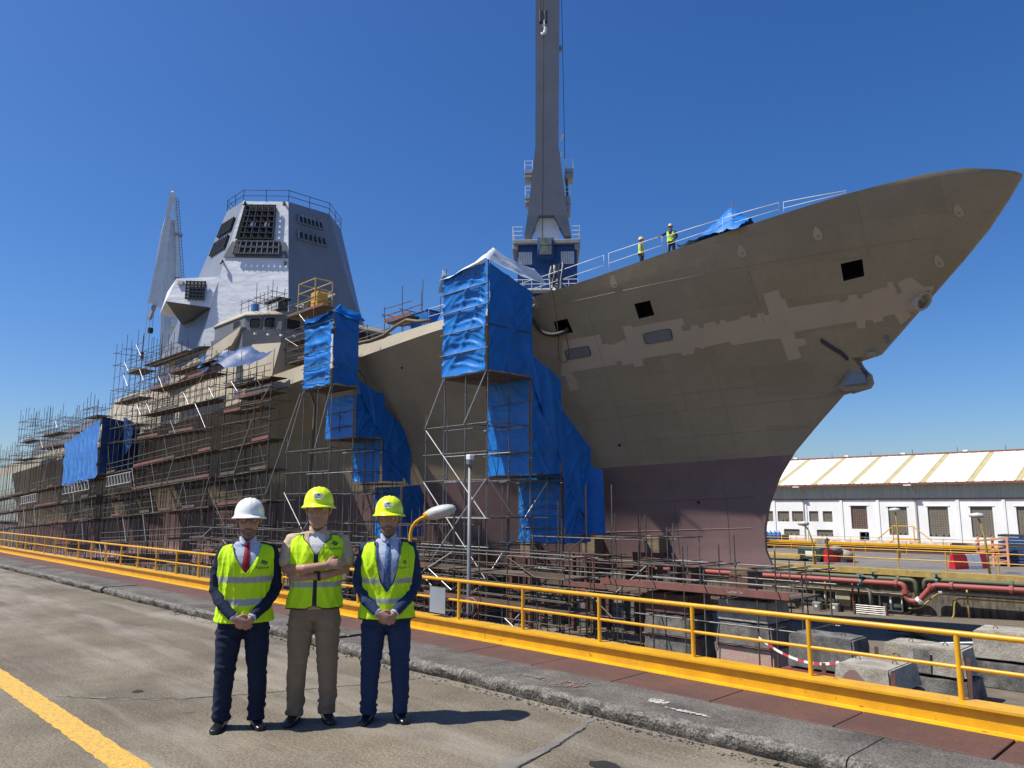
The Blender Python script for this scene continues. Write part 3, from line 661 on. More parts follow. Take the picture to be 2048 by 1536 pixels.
# anchor pocket ring near the stem
cR = Vector((-11.10,37.52,11.02)); axR = Vector((.80,-.58,-.12)).normalized(); aR = Vector((.42,.47,.77)).normalized(); aR = (aR-axR*aR.dot(axR)).normalized(); bR = axR.cross(aR)
def rr(r, o, s=1.): return [cR+axR*o+aR*math.cos(t)*r*1.55+bR*math.sin(t)*r for t in [2*math.pi*k/28 for k in range(28)]]
ringo = sp('hawse_ring', MB().loft([rr(.36,-.75),rr(.345,-.1),rr(.32,.04),rr(.275,.05),rr(.25,.0),rr(.24,-.6)], cap=False), M_PRIMER, smooth=True)
sp('hawse_bore', MB().loft([rr(.245,-.55),rr(.245,-.6)]), M_BLACK, ringo)
# ledge and beak under the notch in the stem
ldg = [(-15.41,9.71),(-15.09,9.38),(-14.73,9.05),(-14.62,8.85),(-14.4,8.62),(-14.1,8.25),(-13.9,7.95)]
top, bot = [], []
mb = MB(); A = []; B = []; C_ = []; D_ = []
for x, z in ldg:
    y = hully(x, z) if z-lift(x) < 16 and stem(z-lift(x)) > x else YC-.12
    y = min(y, YC-.12)
    A.append((x-.06,y+.05,z+.02)); B.append((x+.0,y-.10,z+.05)); C_.append((x-.08,y-.10,z-.10)); D_.append((x-.14,y+.05,z-.12))
mb.loft([A,B,C_,D_,A], cap=False, closed=False); sp('bow_ledge', mb, M_DARKST)
bk = [(-13.84,8.0),(-13.77,7.55),(-13.95,7.33),(-15.0,7.22),(-15.2,7.45),(-14.5,8.45)]
mb = MB(); yb = [YC-.10-.42*max(0,-13.8-x) for x, z in bk]
mb.loft([[(x,y,z) for (x,z),y in zip(bk,yb)], [(x,2*YC-y,z) for (x,z),y in zip(bk,yb)]]); sp('stem_beak', mb, [M_HULL])
sp('beak_plate', MB().add([(-14.55,YC-.56,8.1),(-14.02,YC-.33,7.95),(-13.98,YC-.33,7.55),(-14.98,YC-.68,7.5)],[(0,1,2,3)]).add([(-14.55,YC-.50,8.1),(-14.02,YC-.28,7.95),(-13.98,YC-.28,7.55),(-14.98,YC-.62,7.5)],[(3,2,1,0)]), M_BLUEGREY)
sp('stem_scrap', MB().box(-13.8,-13.4,YC-.5,YC-.2,8.78,9.0), M_HULL)
# small drains and plugs
for x, z in [(-26.6,5.1),(-33.5,9.6),(-40.5,10.7),(-23.0,1.9),(-24.9,.2)]:
    y = hully(x,z); sp('drain', MB().tube([(x,y+.05,z),(x+.01,y-.05,z-.01)], .07, 10), M_BLACK)

# ---- superstructure
def deckhouse(name, secs, m):
    """secs: (x, z_bottom, y_bottom, z_top, y_top), mirrored about the centre plane"""
    rings = []
    for x, zb, yb_, zt_, yt in secs:
        rings.append([(x,yb_,zb),(x,yt,zt_),(x,2*YC-yt,zt_),(x,2*YC-yb_,zb)])
    return sp(name, MB().loft(rings), m)
deckhouse('deckhouse', [(-58.2,11.9,29.35,15.2,30.1),(-66,11.5,29.3,16.2,30.4),(-82,10.6,29.3,15.0,30.4),(-91,10.2,29.3,14.3,30.3)], M_BEIGE)
deckhouse('midship_house', [(-90.8,10.2,29.4,14.6,30.6),(-93,10.1,29.4,15.0,31),(-103,9.7,29.4,14.9,31.3),(-105,9.6,29.4,13.0,31)], M_BEIGE)
deckhouse('hangar', [(-105.2,9.6,29.5,12.9,30.6),(-133,8.4,29.5,12.2,30.7),(-136,8.3,29.5,11.0,30.4)], M_GREYP)
# bridge-wing fairing: sloping beige slab
mb = MB(); top_ = [(-64.6,17.55),(-79.3,15.25)]; bot_ = [(-66.0,16.05),(-81.4,13.6)]
mb.hull([(top_[0][0],29.5,top_[0][1]),(top_[1][0],29.5,top_[1][1]),(bot_[0][0],29.35,bot_[0][1]),(bot_[1][0],29.35,bot_[1][1]),(top_[0][0],33,top_[0][1]),(top_[1][0],33,top_[1][1]),(bot_[0][0]-1,31.5,bot_[0][1]-1.2),(bot_[1][0]-1,31.5,bot_[1][1]-1.0),(-65.0,29.5,16.9)])
sp('bridge_wing', mb, M_BEIGE)
# bridge: plan corners (diag left, corner, front)
def ringz(pts, z, grow=0):
    c = Vector((-70,38)); out = []
    for x, y in pts:
        v = Vector((x,y))-c; out.append((c.x+v.x*(1+grow), c.y+v.y*(1+grow), z))
    return out
brp = [(-80,29.9),(-64.7,29.8),(-61.9,32.0),(-61.9,44.0),(-64.7,46.2),(-80,46.1)]
sp('bridge_base', MB().loft([ringz(brp,14.2,-.03),ringz(brp,15.2,.0),ringz(brp,17.25,.02),ringz(brp,17.27,-.005)]), M_GREYP)
brd = sp('bridge', MB().loft([ringz(brp,17.27,-.008),ringz(brp,18.62,-.015)]), M_GREYP)
sp('bridge_roof', MB().loft([ringz(brp,18.62,.0),ringz(brp,18.72,.0),ringz(brp,19.12,-.045)]), M_BEIGE)
def window_on(p0, p1, u0, u1, z0, z1, nrm, nm='bridge_window'):
    a, b = Vector(p0), Vector(p1); d = b-a
    c = a+d*(u0+u1)/2; c = Vector((c.x,c.y,(z0+z1)/2)); hx = d.normalized()*(d.length*(u1-u0)/2); hz = Vector((0,0,(z1-z0)/2)); nn = Vector(nrm)
    def ring(k, o):
        out = []
        for t in range(24):
            an = 2*math.pi*t/24; ca, sa = math.cos(an), math.sin(an); e = .4
            out.append(c+hx*k*math.copysign(abs(ca)**e,ca)+hz*k*math.copysign(abs(sa)**e,sa)+nn*o)
        return out
    w = sp(nm, MB().loft([ring(1.1,.0),ring(1.1,.05),ring(1.0,.05),ring(1.0,.02)],cap=False), M_GREYP)
    sp('glass_opening', MB().loft([ring(1.01,-.02),ring(1.01,.022)]), M_BLACK, w)
L0, L1 = (-64.62,29.92,0), (-61.98,32.1,0)
dn = (.63,-.77,0)
for u0, u1 in [(.12,.42),(.52,.83)]: window_on(L0, L1, u0, u1, 17.45, 18.38, dn)
for k in range(6): window_on((-61.98,32.1,0), (-61.98,43.9,0), .03+.16*k, .155+.16*k, 17.45, 18.38, (1,0,0))
window_on((-68.2,29.92,0), (-64.8,29.92,0), .35, .75, 17.6, 18.35, (0,-1,0))
for k in range(4):  # row of deck lights on the bridge front
    p = Vector(L0).lerp(Vector(L1), .3+.35*k); sp('bridge_lamp', MB().box(p.x+.35,p.x+.55,p.y-.38,p.y-.2,16.75-.1*k,16.9-.1*k), M_WHITEP)
# ---- radar tower: octagonal plan, lofted
oct_t = [(-68.75,35.64),(-71.8,32.3),(-75.6,32.3),(-79,35.64),(-79,40.4),(-75.6,43.7),(-71.8,43.7),(-68.75,40.4)]
oct_m = [(-67.22,35.22),(-71.62,30.29),(-79.0,30.6),(-83.5,35.3),(-83.5,40.7),(-79.0,46.0),(-72.2,46.6),(-67.22,42.3)]
oct_b = [(-65.8,34.85),(-72.1,28.95),(-84.5,29.6),(-89,34.9),(-89,41.1),(-84.5,48),(-71,48.5),(-65.8,44.5)]
zt_, zm_, zb_ = 32.3, 24.05, 16.8
tw = MB(); rg = []
for (pl, z, dz) in ((oct_b,zb_,0),(oct_m,zm_,-.0),(oct_t,zt_,0)): rg.append([(x,y,z) for x,y in pl])
tw.loft(rg); me_m = []
for fi, f in enumerate(tw.f):
    pass
tower_mi = []
for f in tw.f:
    c = sum((Vector(tw.v[i]) for i in f), Vector())/len(f)
    if len(f) != 4: tower_mi.append(0); continue
    n = (Vector(tw.v[f[1]])-Vector(tw.v[f[0]])).cross(Vector(tw.v[f[2]])-Vector(tw.v[f[1]]))
    cc = c-Vector((-75,38,c.z)); tower_mi.append(1 if (cc.x > 2 and cc.y < -2) else 0)
tw.m = tower_mi
tower = sp('radar_tower', tw, [M_BLUEGREY, M_SILVER])
# frames of the diagonal face: grids built on it
fa = [Vector((*oct_t[1],zt_)), Vector((*oct_t[0],zt_)), Vector((*oct_m[0],zm_)), Vector((*oct_m[1],zm_))]   # tl, tr, br, bl
def onface(u, v, o=0.):
    a = fa[0].lerp(fa[1],u); b = fa[3].lerp(fa[2],u); p = a.lerp(b,v)
    n = (fa[1]-fa[0]).cross(fa[3]-fa[0]).normalized(); n = -n if n.y > 0 else n
    return p+n*o
def grid_panel(name, u0,u1,v0,v1, nu, nv, depth, m, back, r=.05):
    th = sp(name, MB().hull([onface(u,v,o) for u in (u0,u1) for v in (v0,v1) for o in (.01,depth*.5)]), back, tower)
    for i in range(nu+1):
        u = u0+(u1-u0)*i/nu; sp('frame_bar', MB().bar(onface(u,v0-.01,depth), onface(u,v1+.01,depth), r, r*1.4), m, tower)
    for j in range(nv+1):
        v = v0+(v1-v0)*j/nv; sp('frame_bar', MB().bar(onface(u0-.01,v,depth), onface(u1+.01,v,depth), r, r*1.4), m, tower)
    return th
grid_panel('array_opening', .10,.74,.08,.53,5,6,.34,M_DARKST,M_BLACK,.10)
for u in (.29,.55): sp('array_hatch', MB().hull([onface(u+du,v,o) for du in (0,.10) for v in (.31,.38) for o in (.2,.25)]), M_WHITEP, tower)
sp('array_recess', MB().hull([onface(u,v,o) for u,v in ((-.03,.77),(1.0,.77),(.95,.56),(.03,.56)) for o in (.01,.10)]), M_GREYP, tower)
grid_panel('lower_array', .12,.86,.575,.735,8,2,.40,M_GREYP,M_DARKST,.10)
for u,v in ((.06,.03),(.92,.03),(-.02,.83),(.96,.83)): sp('lifting_lug', MB().tube([onface(u,v,.0),onface(u,v,.35),onface(u,v+.05,.4)], .12, 6), M_DARKST, tower)
# side vents: louvre boxes on the front face and on the side face
def louvre(tl, tr, br, bl, u0,u1,v0,v1, n, m=M_BLUEGREY, slats=True):
    tl,tr,br,bl = [Vector(p) for p in (tl,tr,br,bl)]
    nn = (tr-tl).cross(bl-tl).normalized(); c = (tl+br)/2; nn = nn if (c-Vector((-75,38,c.z))).dot(nn) > 0 else -nn
    def P(u,v,o=0): return tl.lerp(tr,u).lerp(bl.lerp(br,u),v)+nn*o
    sp('vent', MB().hull([P(u,v,o) for u in (u0,u1) for v in (v0,v1) for o in (.01,.08)]), M_DARKST, tower)
    for k in range(n+1):
        u = u0+(u1-u0)*k/n; sp('vent_slat', MB().hull([P(uu,v,o) for uu in (u-.012,u+.012) for v in (v0-.01,v1+.01) for o in (.01,.30)]), m, tower)
    for v in (v0,v1): sp('vent_slat', MB().hull([P(u,vv,o) for u in (u0-.012,u1+.012) for vv in (v-.008,v+.008) for o in (.01,.24)]), m, tower)
Ff = [(*oct_t[0],zt_),(*oct_t[7],zt_),(*oct_m[7],zm_),(*oct_m[0],zm_)]
louvre(*Ff, .20,.72,.16,.26, 6); louvre(*Ff, .18,.72,.38,.48, 6)
Fs = [(*oct_t[2],zt_),(*oct_t[1],zt_),(*oct_m[1],zm_),(*oct_m[2],zm_)]
for v0 in (.22,.46): louvre(*Fs, .25,.85,v0,v0+.15, 7, M_DARKST)
# tower fin on the front, sponson on the near side
sp('tower_fin', MB().hull([(-66.4,35.6,20.9),(-66.3,36.2,20.7),(-66.7,40.2,23.7),(-66.5,40.5,23.4),(-64.6,35.8,20.4),(-65.4,39.4,22.6)]), M_BLUEGREY, tower)
F_ = [(-74.41,27.15,23.63),(-71.62,30.29,23.9),(-71.74,29.31,20.66),(-74.32,26.73,21.61),(-74.59,26.34,21.24)]
ins = Vector((.0,.06,0))
spn = MB().hull([Vector(p)+ins for p in F_]+[(-80.5,28.6,23.8),(-80.5,28.0,21.3),(-80.5,32.5,23.9),(-80.5,32.5,21.0),(-73,32.5,23.9),(-73,32.5,20.7)])
sponson = sp('sponson', spn, M_SILVER, tower)
sp('sponson_keel', MB().hull([Vector((-74.59,26.34,21.22))+ins,Vector((-71.74,29.31,20.64))+ins,(-78.0,29.4,19.95),(-79.5,30.5,20.9),(-73.5,31.5,20.6)]), M_GREYP, tower)
sp('sponson_keel', MB().hull([(-78.0,29.5,19.93),(-74,30.2,20.6),(-77.2,29.9,19.2),(-79,31,20.3)]), M_BLUEGREY, tower)
G4 = [Vector((-73.58,27.96,23.21)),Vector((-72.38,29.27,23.18)),Vector((-72.12,29.09,21.39)),Vector((-73.26,27.85,21.47))]; on_ = Vector((.72,-.66,.17)).normalized()
def gq(u, v, o): return G4[0].lerp(G4[1],u).lerp(G4[3].lerp(G4[2],u),v)+on_*o
for k in range(6): sp('frame_bar', MB().bar(gq(k/5,-.05,.2), gq(k/5,1.06,.2), .11,.12), M_DARKST, tower)
for k in range(6): sp('frame_bar', MB().bar(gq(-.05,k/5,.22), gq(1.06,k/5,.22), .11,.12), M_DARKST, tower)
sp('sponson_opening', MB().hull([gq(u,v,o) for u in (0,1) for v in (0,1) for o in (-.2,.03)]), M_GREYPANEL, tower)
sp('sponson_hatch', MB().hull([Vector(p)+on_*o for p in ((-74.2,27.3,23.36),(-73.83,27.71,23.34),(-74.1,27.2,22.95),(-73.75,27.6,22.93)) for o in (-.05,.08)]), M_GREYPANEL, tower)
# guard rail on the tower top
rt = [Vector((x,y,zt_)) for x,y in oct_t]
for i in range(8):
    a, b = rt[i], rt[(i+1)%8]
    if i in (3,4): continue
    for z in (.6,1.2): rod('tower_rail', a-SO+Vector((0,0,z)), b-SO+Vector((0,0,z)), .035, M_DARKST, None).parent = tower
    for u in (0,.5): rod('tower_rail_post', a.lerp(b,u)-SO, a.lerp(b,u)-SO+Vector((0,0,1.25)), .035, M_DARKST, None).parent = tower
# deck rail along the bow (white) and amidships (grey)
def deck_rail(x0, x1, m, h0=1.0, h1=1.0, nm='deck_rail'):
    a = lambda x, z: (x-SO.x, hully(x,kz(x)+lift(x))+(.30*min(1,strake(x)) if strake(x)>.05 else 0)+.10-SO.y, deckz(x)+z-SO.z)
    n = max(1,int((x1-x0)/1.0)); pts = lambda k: [a(x0+(x1-x0)*i/n, (h0+(h1-h0)*i/n)*k) for i in range(n+1)]
    mb = MB(); mb.tube([a(x0,0)]+pts(1.)+[a(x1,0)], .02, 6); mb.tube(pts(.5), .014, 6)
    o = mb.build(nm, m, ship, smooth=True)
    return o
for x0,x1,h,h1 in [(-37.3,-30.1,1.0,1.0),(-29.8,-24.7,1.05,1.1),(-24.4,-21.4,1.1,1.0),(-21.1,-18.5,.9,.8),(-18.3,-15.7,.8,.65),(-15.5,-12.9,.6,.2)]:
    deck_rail(x0, x1, M_WHITEP, h, h1)
deck_rail(-47.5,-41.7, M_BEIGE, 1.0); deck_rail(-41.4,-37.7, M_GREYPANEL, 1.0)
# crane-like blue housing on the foredeck
# ------------------------------------------------------------------ scaffolding
M_ZINC = mat('galvanised_tube', (.24,.235,.22), .45, metal=.5, vs=3, col2=(.15,.138,.12))
M_RTUBE = mat('rusty_tube', (.125,.096,.072), .6, metal=.2, vs=2.5, col2=(.075,.052,.036))
M_LIGHTT = mat('new_galvanised_tube', (.52,.51,.48), .4, metal=.4, vs=3, var=.1)
M_PLANK = mat('scaffold_plank', (.145,.100,.068), .85, vs=2.2, col2=(.085,.058,.042), stretch=(.5,3,3), bump=.3, bs=14)
M_TOE = mat('red_toe_board', (.23,.085,.065), .75, vs=1.6, col2=(.15,.07,.055), fine=.15, fs=12)
TR = .028
SC = {'n':0}
def section(label, xs, rows, ztop, levels, plats, seed, group='scaffolds along the hull', braces=True, slope=TL, dens=1.0, x_ref=-60, mids=True, base=None):
    """tube scaffold: standards at xs x rows, ledgers on each level, transoms, guard rails, planked platforms with toe boards, braces"""
    rnd = random.Random(seed); cx = sum(xs)/len(xs)
    t = empty('scaffold', label, 'scaffold', (cx, rows[0], floorz(cx) if base is None else base), 0, group)
    lv = lambda z, x: z+(slope*(x-x_ref) if z < 7.5 else 0)
    mt = lambda: M_RTUBE if rnd.random() < .62 else M_ZINC
    for i, x in enumerate(xs):
        for r_, y in enumerate(rows):
            zt = ztop(x, r_)
            rod('standard', (x+rnd.uniform(-.05,.05), y, floorz(x,y) if base is None else base), (x+rnd.uniform(-.07,.07), y+rnd.uniform(-.05,.05), zt+rnd.choice((.15,.4,.9,1.3))*(1 if rnd.random()<.8 else .2)), TR, mt(), t)
    step = 3
    for z in levels:
        for r_, y in enumerate(rows):
            for i in range(0, len(xs)-1, step):
                a, b = xs[i], xs[min(i+step, len(xs)-1)]
                if min(ztop(a,r_), ztop(b,r_)) < lv(z,(a+b)/2)-.3 or rnd.random() > dens: continue
                rod('ledger', (a-.25,y-.05,lv(z,a)), (b+.25,y-.05,lv(z,b)), TR, mt(), t)
        for x in xs:
            if ztop(x,0) >= lv(z,x)-.3 and rnd.random() < .55:
                rod('transom', (x+.04,rows[0]-.3,lv(z,x)+.05), (x+.04,rows[-1]+.25,lv(z,x)+.05), TR, mt(), t)
    for (a, b, z) in plats:
        n = max(1, round((b-a)/2.4))
        for k in range(n):
            u, v = a+(b-a)*k/n, a+(b-a)*(k+1)/n; zz = lv(z,(u+v)/2)
            nb_ = 1 if group == 'scaffolds along the hull' else 2
            for j in range(nb_):
                y0 = rows[0]+.04+j*(rows[1]-rows[0]-.08)/nb_
                o = slab('deck_board', u+.02, v-.02, y0+.02, y0+(rows[1]-rows[0]-.08)/nb_-.02, zz+.06, zz+.12, M_PLANK, t, -math.atan(slope) if z < 7.5 else 0)
            if rnd.random() < .55: slab('toe_board', u, v, rows[0]-.05, rows[0]-.01, zz+.12, zz+.34, M_TOE if rnd.random()<.35 else M_PLANK, t, -math.atan(slope) if z < 7.5 else 0)
        for dz in (.55,1.05): rod('guard_rail', (a-.1,rows[0]-.05,lv(z,a)+dz), (b+.1,rows[0]-.05,lv(z,b)+dz), TR, mt(), t)
    if braces:
        for i in range(0, len(xs)-1):
            for z0, z1 in zip(levels[:-1], levels[1:]):
                if rnd.random() < .26 and ztop(xs[i],0) > lv(z1,xs[i]):
                    a, b = (xs[i],xs[i+1]) if rnd.random() < .5 else (xs[i+1],xs[i])
                    rod('brace', (a,rows[0]-.1,lv(z0,a)), (b,rows[0]-.1,lv(z1,b)), TR, M_LIGHTT if rnd.random() < .45 else mt(), t)
    return t
def frange(a, b, n): return [a+(b-a)*i/n for i in range(n+1)]
LV = [-7,-5,-3,-.9,1.6,3.9,6.05]  # many plank decks below the walkway are added to shade the hull
section('rusty tube scaffold hanging round the deckhouse front, right of the tall scaffold', frange(-59.4,-51.6,6), [26.1,27.5], lambda x,r: 12.4 if x < -53 else 10.6, LV+[8.1,9.3,10.4,11.4], [(-59.3,-51.8,11.0),(-59.3,-53.4,8.9),(-59.3,-51.6,6.05),(-59.3,-51.6,3.9),(-59.3,-51.6,1.6),(-57.5,-51.8,9.9)], 11)
section('tall rusty tube scaffold below the bridge wing with many plank decks, some added to shade the hull', frange(-77.6,-60,14), [25.6,27.0], lambda x,r: 15.6 if x < -66 else 13.6, LV+[7.9,9.1,10.2,11.3,12.4,13.6,14.8], [(-77.4,-60.2,6.05),(-77.4,-60.2,3.9),(-77.4,-60.2,1.6),(-77.4,-60.2,-.9),(-77.4,-60.2,-3),(-77,-64,7.9),(-77,-60.5,10.15),(-75,-61,12.4),(-77.4,-67,15.1),(-70,-61,13.4)], 12)
section('highest rusty tube scaffold tower standing beside the white crane', frange(-86,-78.2,5), [25.8,27.4,28.8], lambda x,r: 18.3, LV+[8.1,9.6,10.9,12.2,13.6,15.0,16.3,17.6], [(-85.8,-78.4,6.05),(-85.8,-78.4,3.9),(-85.8,-78.4,1.6),(-85.8,-78.4,-.9),(-85.8,-78.4,-3),(-85.8,-78.4,12.2),(-80.5,-78.3,9.5),(-82,-78.3,14.9)], 13)
section('rusty tube scaffold in front of the dark blue tarpaulin', frange(-91.6,-86.6,4), [25.2,26.6], lambda x,r: 8.6, LV+[7.6], [(-91.6,-86.6,6.05),(-91.6,-86.6,3.9),(-91.6,-86.6,1.6)], 14)
section('rusty tube scaffold behind the pale blue tarpaulin', frange(-102.8,-92.2,8), [26.2,27.8], lambda x,r: 13.2 if x > -99 else 12.2, LV+[7.8,9,10.2,11.5,12.6], [(-102.6,-92.4,6.05),(-102.6,-92.4,3.9),(-102.6,-92.4,1.6),(-102.6,-92.4,-.9),(-97,-92.4,11.6),(-102,-97,10.2)], 15)
section('rusty tube scaffold with open frames left of the blue tarpaulins', frange(-116.6,-103.4,9), [26.0,27.6], lambda x,r: 12.8, LV+[7.8,9,10.1,11.2,12.3], [(-116.4,-103.6,6.05),(-116.4,-103.6,3.9),(-116.4,-103.6,1.6),(-116.4,-103.6,-.9),(-116,-104,9.0),(-115,-106,10.6)], 16)
section('rusty tube scaffold with square top, second from the left edge', frange(-130.6,-117.4,9), [26.0,27.6], lambda x,r: 13.9 if x > -127 else 9.5, LV+[7.6,8.8,10,11.2,12.4,13.4], [(-130,-118,6.05),(-130,-118,3.9),(-130,-118,1.6),(-130,-118,-.9),(-126,-118,10.4),(-128,-118,8)], 17)
section('low rusty tube scaffold at the stern by the left edge', frange(-150,-131.2,10), [26.0,27.6], lambda x,r: 9.6, LV+[7.6,8.6], [(-150,-131.4,6.05),(-150,-131.4,3.9)], 18)
# inner rows right under the hull side: short stairs of decks seen through the front rows
section('dark tube scaffold close under the hull side amidships', frange(-76,-60.5,6), [28.6,30.0], lambda x,r: 5.5, LV[:-1], [(-76,-61,1.6),(-75,-62,3.9),(-76,-61,-.9)], 21, dens=.8)
section('dark tube scaffold close under the hull side below the tarpaulins', frange(-104,-80,8), [28.2,29.6], lambda x,r: 4.5, LV[:-1], [(-104,-80,1.6),(-102,-82,3.6),(-104,-80,-.9)], 22, dens=.8)
# white lattice girders hung below the walkway
for i,(x0,x1,z,lb) in enumerate([(-83,-76.2,3.6,'white lattice girder under the walkway, nearest to the tall scaffold'),(-98,-88.5,3.0,'white lattice girder under the walkway below the pale blue tarpaulin'),(-117,-109,1.9,'white lattice girder under the walkway, leftmost of three')]):
    g = empty('lattice_girder', lb, 'girder', (x0,25.0,z), 0, 'lattice girders under the walkway'); n = 8
    a = lambda u, dz: (x0+(x1-x0)*u, 25.0, z+dz+TL*(x1-x0)*u)
    rod('chord', a(0,0), a(1,0), .05, M_LIGHTT, g); rod('chord', a(0,.95), a(1,.95), .05, M_LIGHTT, g)
    for k in range(n):
        rod('web_bar', a(k/n,0), a((k+.5)/n,.95), .035, M_LIGHTT, g); rod('web_bar', a((k+.5)/n,.95), a((k+1)/n,0), .035, M_LIGHTT, g)

# ---- tarpaulins
def tarp_mat(name, col, col2, rough=.46):
    m = mat(name, col, rough, vs=.9, col2=col2, bump=.35, bs=5, spec=.5, lo=.3, hi=.6); return m
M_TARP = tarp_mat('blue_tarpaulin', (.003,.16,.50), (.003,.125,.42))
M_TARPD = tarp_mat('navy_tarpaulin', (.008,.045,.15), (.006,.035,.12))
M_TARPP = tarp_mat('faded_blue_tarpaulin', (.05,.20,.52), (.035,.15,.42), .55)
M_FOIL = mat('white_plastic_sheet', (.74,.75,.75), .35, var=.1, vs=2, bump=.4, bs=6)
def sheet(name, label, tl, tr, br, bl, rows=4, depth=.16, seed=0, m=M_TARP, folds=.10, vert=0., hem=.12, group='blue tarpaulins on the scaffolds', n=44):
    """draped sheet: bulges in between the tied rows, diagonal pull folds, uneven hem"""
    tl,tr,br,bl = [Vector(p) for p in (tl,tr,br,bl)]
    nn = (tr-tl).cross(bl-tl).normalized()
    if nn.dot(Vector((.5,-1,.3))) < 0: nn = -nn
    W, Hh = (tr-tl).length, (bl-tl).length; nu = max(14,int(n*min(2,W/3))); nv = max(14,int(n*min(2,Hh/3.5))); P = []
    for j in range(nv+1):
        v = j/nv; row = []
        for i in range(nu+1):
            u = i/nu; p = tl.lerp(tr,u).lerp(bl.lerp(br,u),v)
            b = abs(math.sin(math.pi*v*rows)) if rows else 0
            pin = math.sin(math.pi*u)**.5 if 0 < u < 1 else 0
            fr_ = (v*max(rows,1)) % 1; uu = (u-.5)*2
            sm = fr_-.42*uu*uu*(1 if rows else .3)+.25*nz(u*2.2+seed, v*2+seed, seed)           # smile-shaped folds hanging from the ties
            r1 = (1-abs(nz(u*W*.38+seed, sm*2.3+seed*2, seed*1.7)*2))**4
            dg = u*W*.8+v*Hh*.5*(1 if math.sin(seed*7) > 0 else -1)
            r2 = (1-abs(nz(dg*.95+seed*3, v*Hh*.16-u*W*.1, seed)*2))**5
            fv = math.sin(u*W*4.2+2.6*nz(u*W*.7, v*Hh*.25, seed))*(.35+.65*v)*(.5+.5*nz(u*W*.8,seed,4))
            d = -depth*b*pin*(.7+.6*nz(u*1.7+seed,v*rows*.8,1)) + folds*(.75*r1*b+.6*r2) + vert*fv + .05*fbm(u*W*.6+seed, v*Hh*.6, seed, 3)
            p = p+nn*(d+.05)
            if v > .97: p.z += hem*nz(u*W*1.4,seed,9)
            row.append(p)
        P.append(row)
    o = MB().grid(P).build(name, m, None, smooth=True, fix=False)
    c = (tl+tr+br+bl)/4
    return tag(o, label, 'tarpaulin', group)
def wrap_tower(fx0, fx1, steps, seed, names, top):
    """steps: list of (y_front, y_back, z_bottom, z_top_front, z_top_back): front sheet + side sheet for each"""
    for k, (y0,y1,zb,zt0,zt1) in enumerate(steps):
        x0 = fx0+(0.0 if k == 0 else .15*k)
        sheet('tarpaulin', names[k][0], (x0,y0-.08,zt0),(fx1,y0-.08,zt0),(fx1,y0-.08,zb),(x0,y0-.08,zb), 5 if k == 0 else 3, .22 if k == 0 else .10, seed+k*3.1, folds=.16 if k == 0 else .09, vert=.03)
        sheet('tarpaulin', names[k][1], (fx1+.03,y0-.05,zt0),(fx1+.03,y1,zt1),(fx1+.03,y1,zb+.05),(fx1+.03,y0-.05,zb), 2, .07, seed+k*2.3+9, folds=.12, vert=.05)
wrap_tower(-31.55,-28.08, [(25.9,29.0,8.5,14.15,13.2),(29.0,31.25,3.35,8.4,8.7),(31.45,33.7,-.3,3.5,4.9)], 2.0,
    [('sunlit blue tarpaulin front of the big tower under the white plastic cap','shaded right side of the big blue tower under the white plastic cap'),
     ('blue tarpaulin front on the second step of the big bow tower','shaded side tarpaulin on the second step of the big bow tower'),
     ('blue tarpaulin front on the lowest step of the big bow tower','shaded side tarpaulin on the lowest step of the big bow tower')], 15)
sheet('tarpaulin','narrow blue tarpaulin between the second step and the hull, high up', (-28.0,28.95,9.7),(-28.0,31.3,8.6),(-28.0,31.3,3.9),(-28.0,28.95,8.3),0,.0,41,folds=.10,vert=.05)
sheet('tarpaulin','blue tarpaulin on the third step reaching up along the hull', (-28.0,31.3,7.0),(-28.0,33.75,4.9),(-28.0,33.75,.3),(-28.0,31.3,3.3),0,.0,44,folds=.10,vert=.05)
sheet('tarpaulin','loose blue tarpaulin hanging free at the foot of the bow tower', (-28.2,33.5,4.0),(-27.2,33.9,3.7),(-27.1,33.9,.2),(-28.3,33.5,.1),0,.0,47,folds=.12,vert=.10,hem=.3)
wrap_tower(-46.4,-42.88, [(25.9,27.7,9.5,14.3,14.0),(27.7,29.8,6.2,9.0,9.3),(29.9,31.6,3.3,6.2,6.4),(31.6,33.4,-.4,3.0,3.2)], 7.0,
    [('sunlit blue tarpaulin front of the smaller tower near the bridge','shaded right side of the smaller blue tower near the bridge'),
     ('blue tarpaulin front on the second step of the bridge-side tower','shaded side tarpaulin on the second step of the bridge-side tower'),
     ('blue tarpaulin front on the third step of the bridge-side tower','shaded side tarpaulin on the third step of the bridge-side tower'),
     ('blue tarpaulin front on the lowest step of the bridge-side tower, behind the men','shaded side tarpaulin on the lowest step of the bridge-side tower')], 15)
sheet('tarpaulin','blue tarpaulin rising along the hull beside the bridge-side tower', (-42.8,27.7,10.0),(-42.8,29.9,9.0),(-42.8,29.9,6.0),(-42.8,27.7,9.3),0,0,51,folds=.1,vert=.05)
sheet('tarpaulin','lower blue tarpaulin rising along the hull beside the bridge-side tower', (-42.8,29.9,8.4),(-42.8,32.2,6.4),(-42.8,32.2,3.0),(-42.8,29.9,5.5),0,0,53,folds=.1,vert=.05)
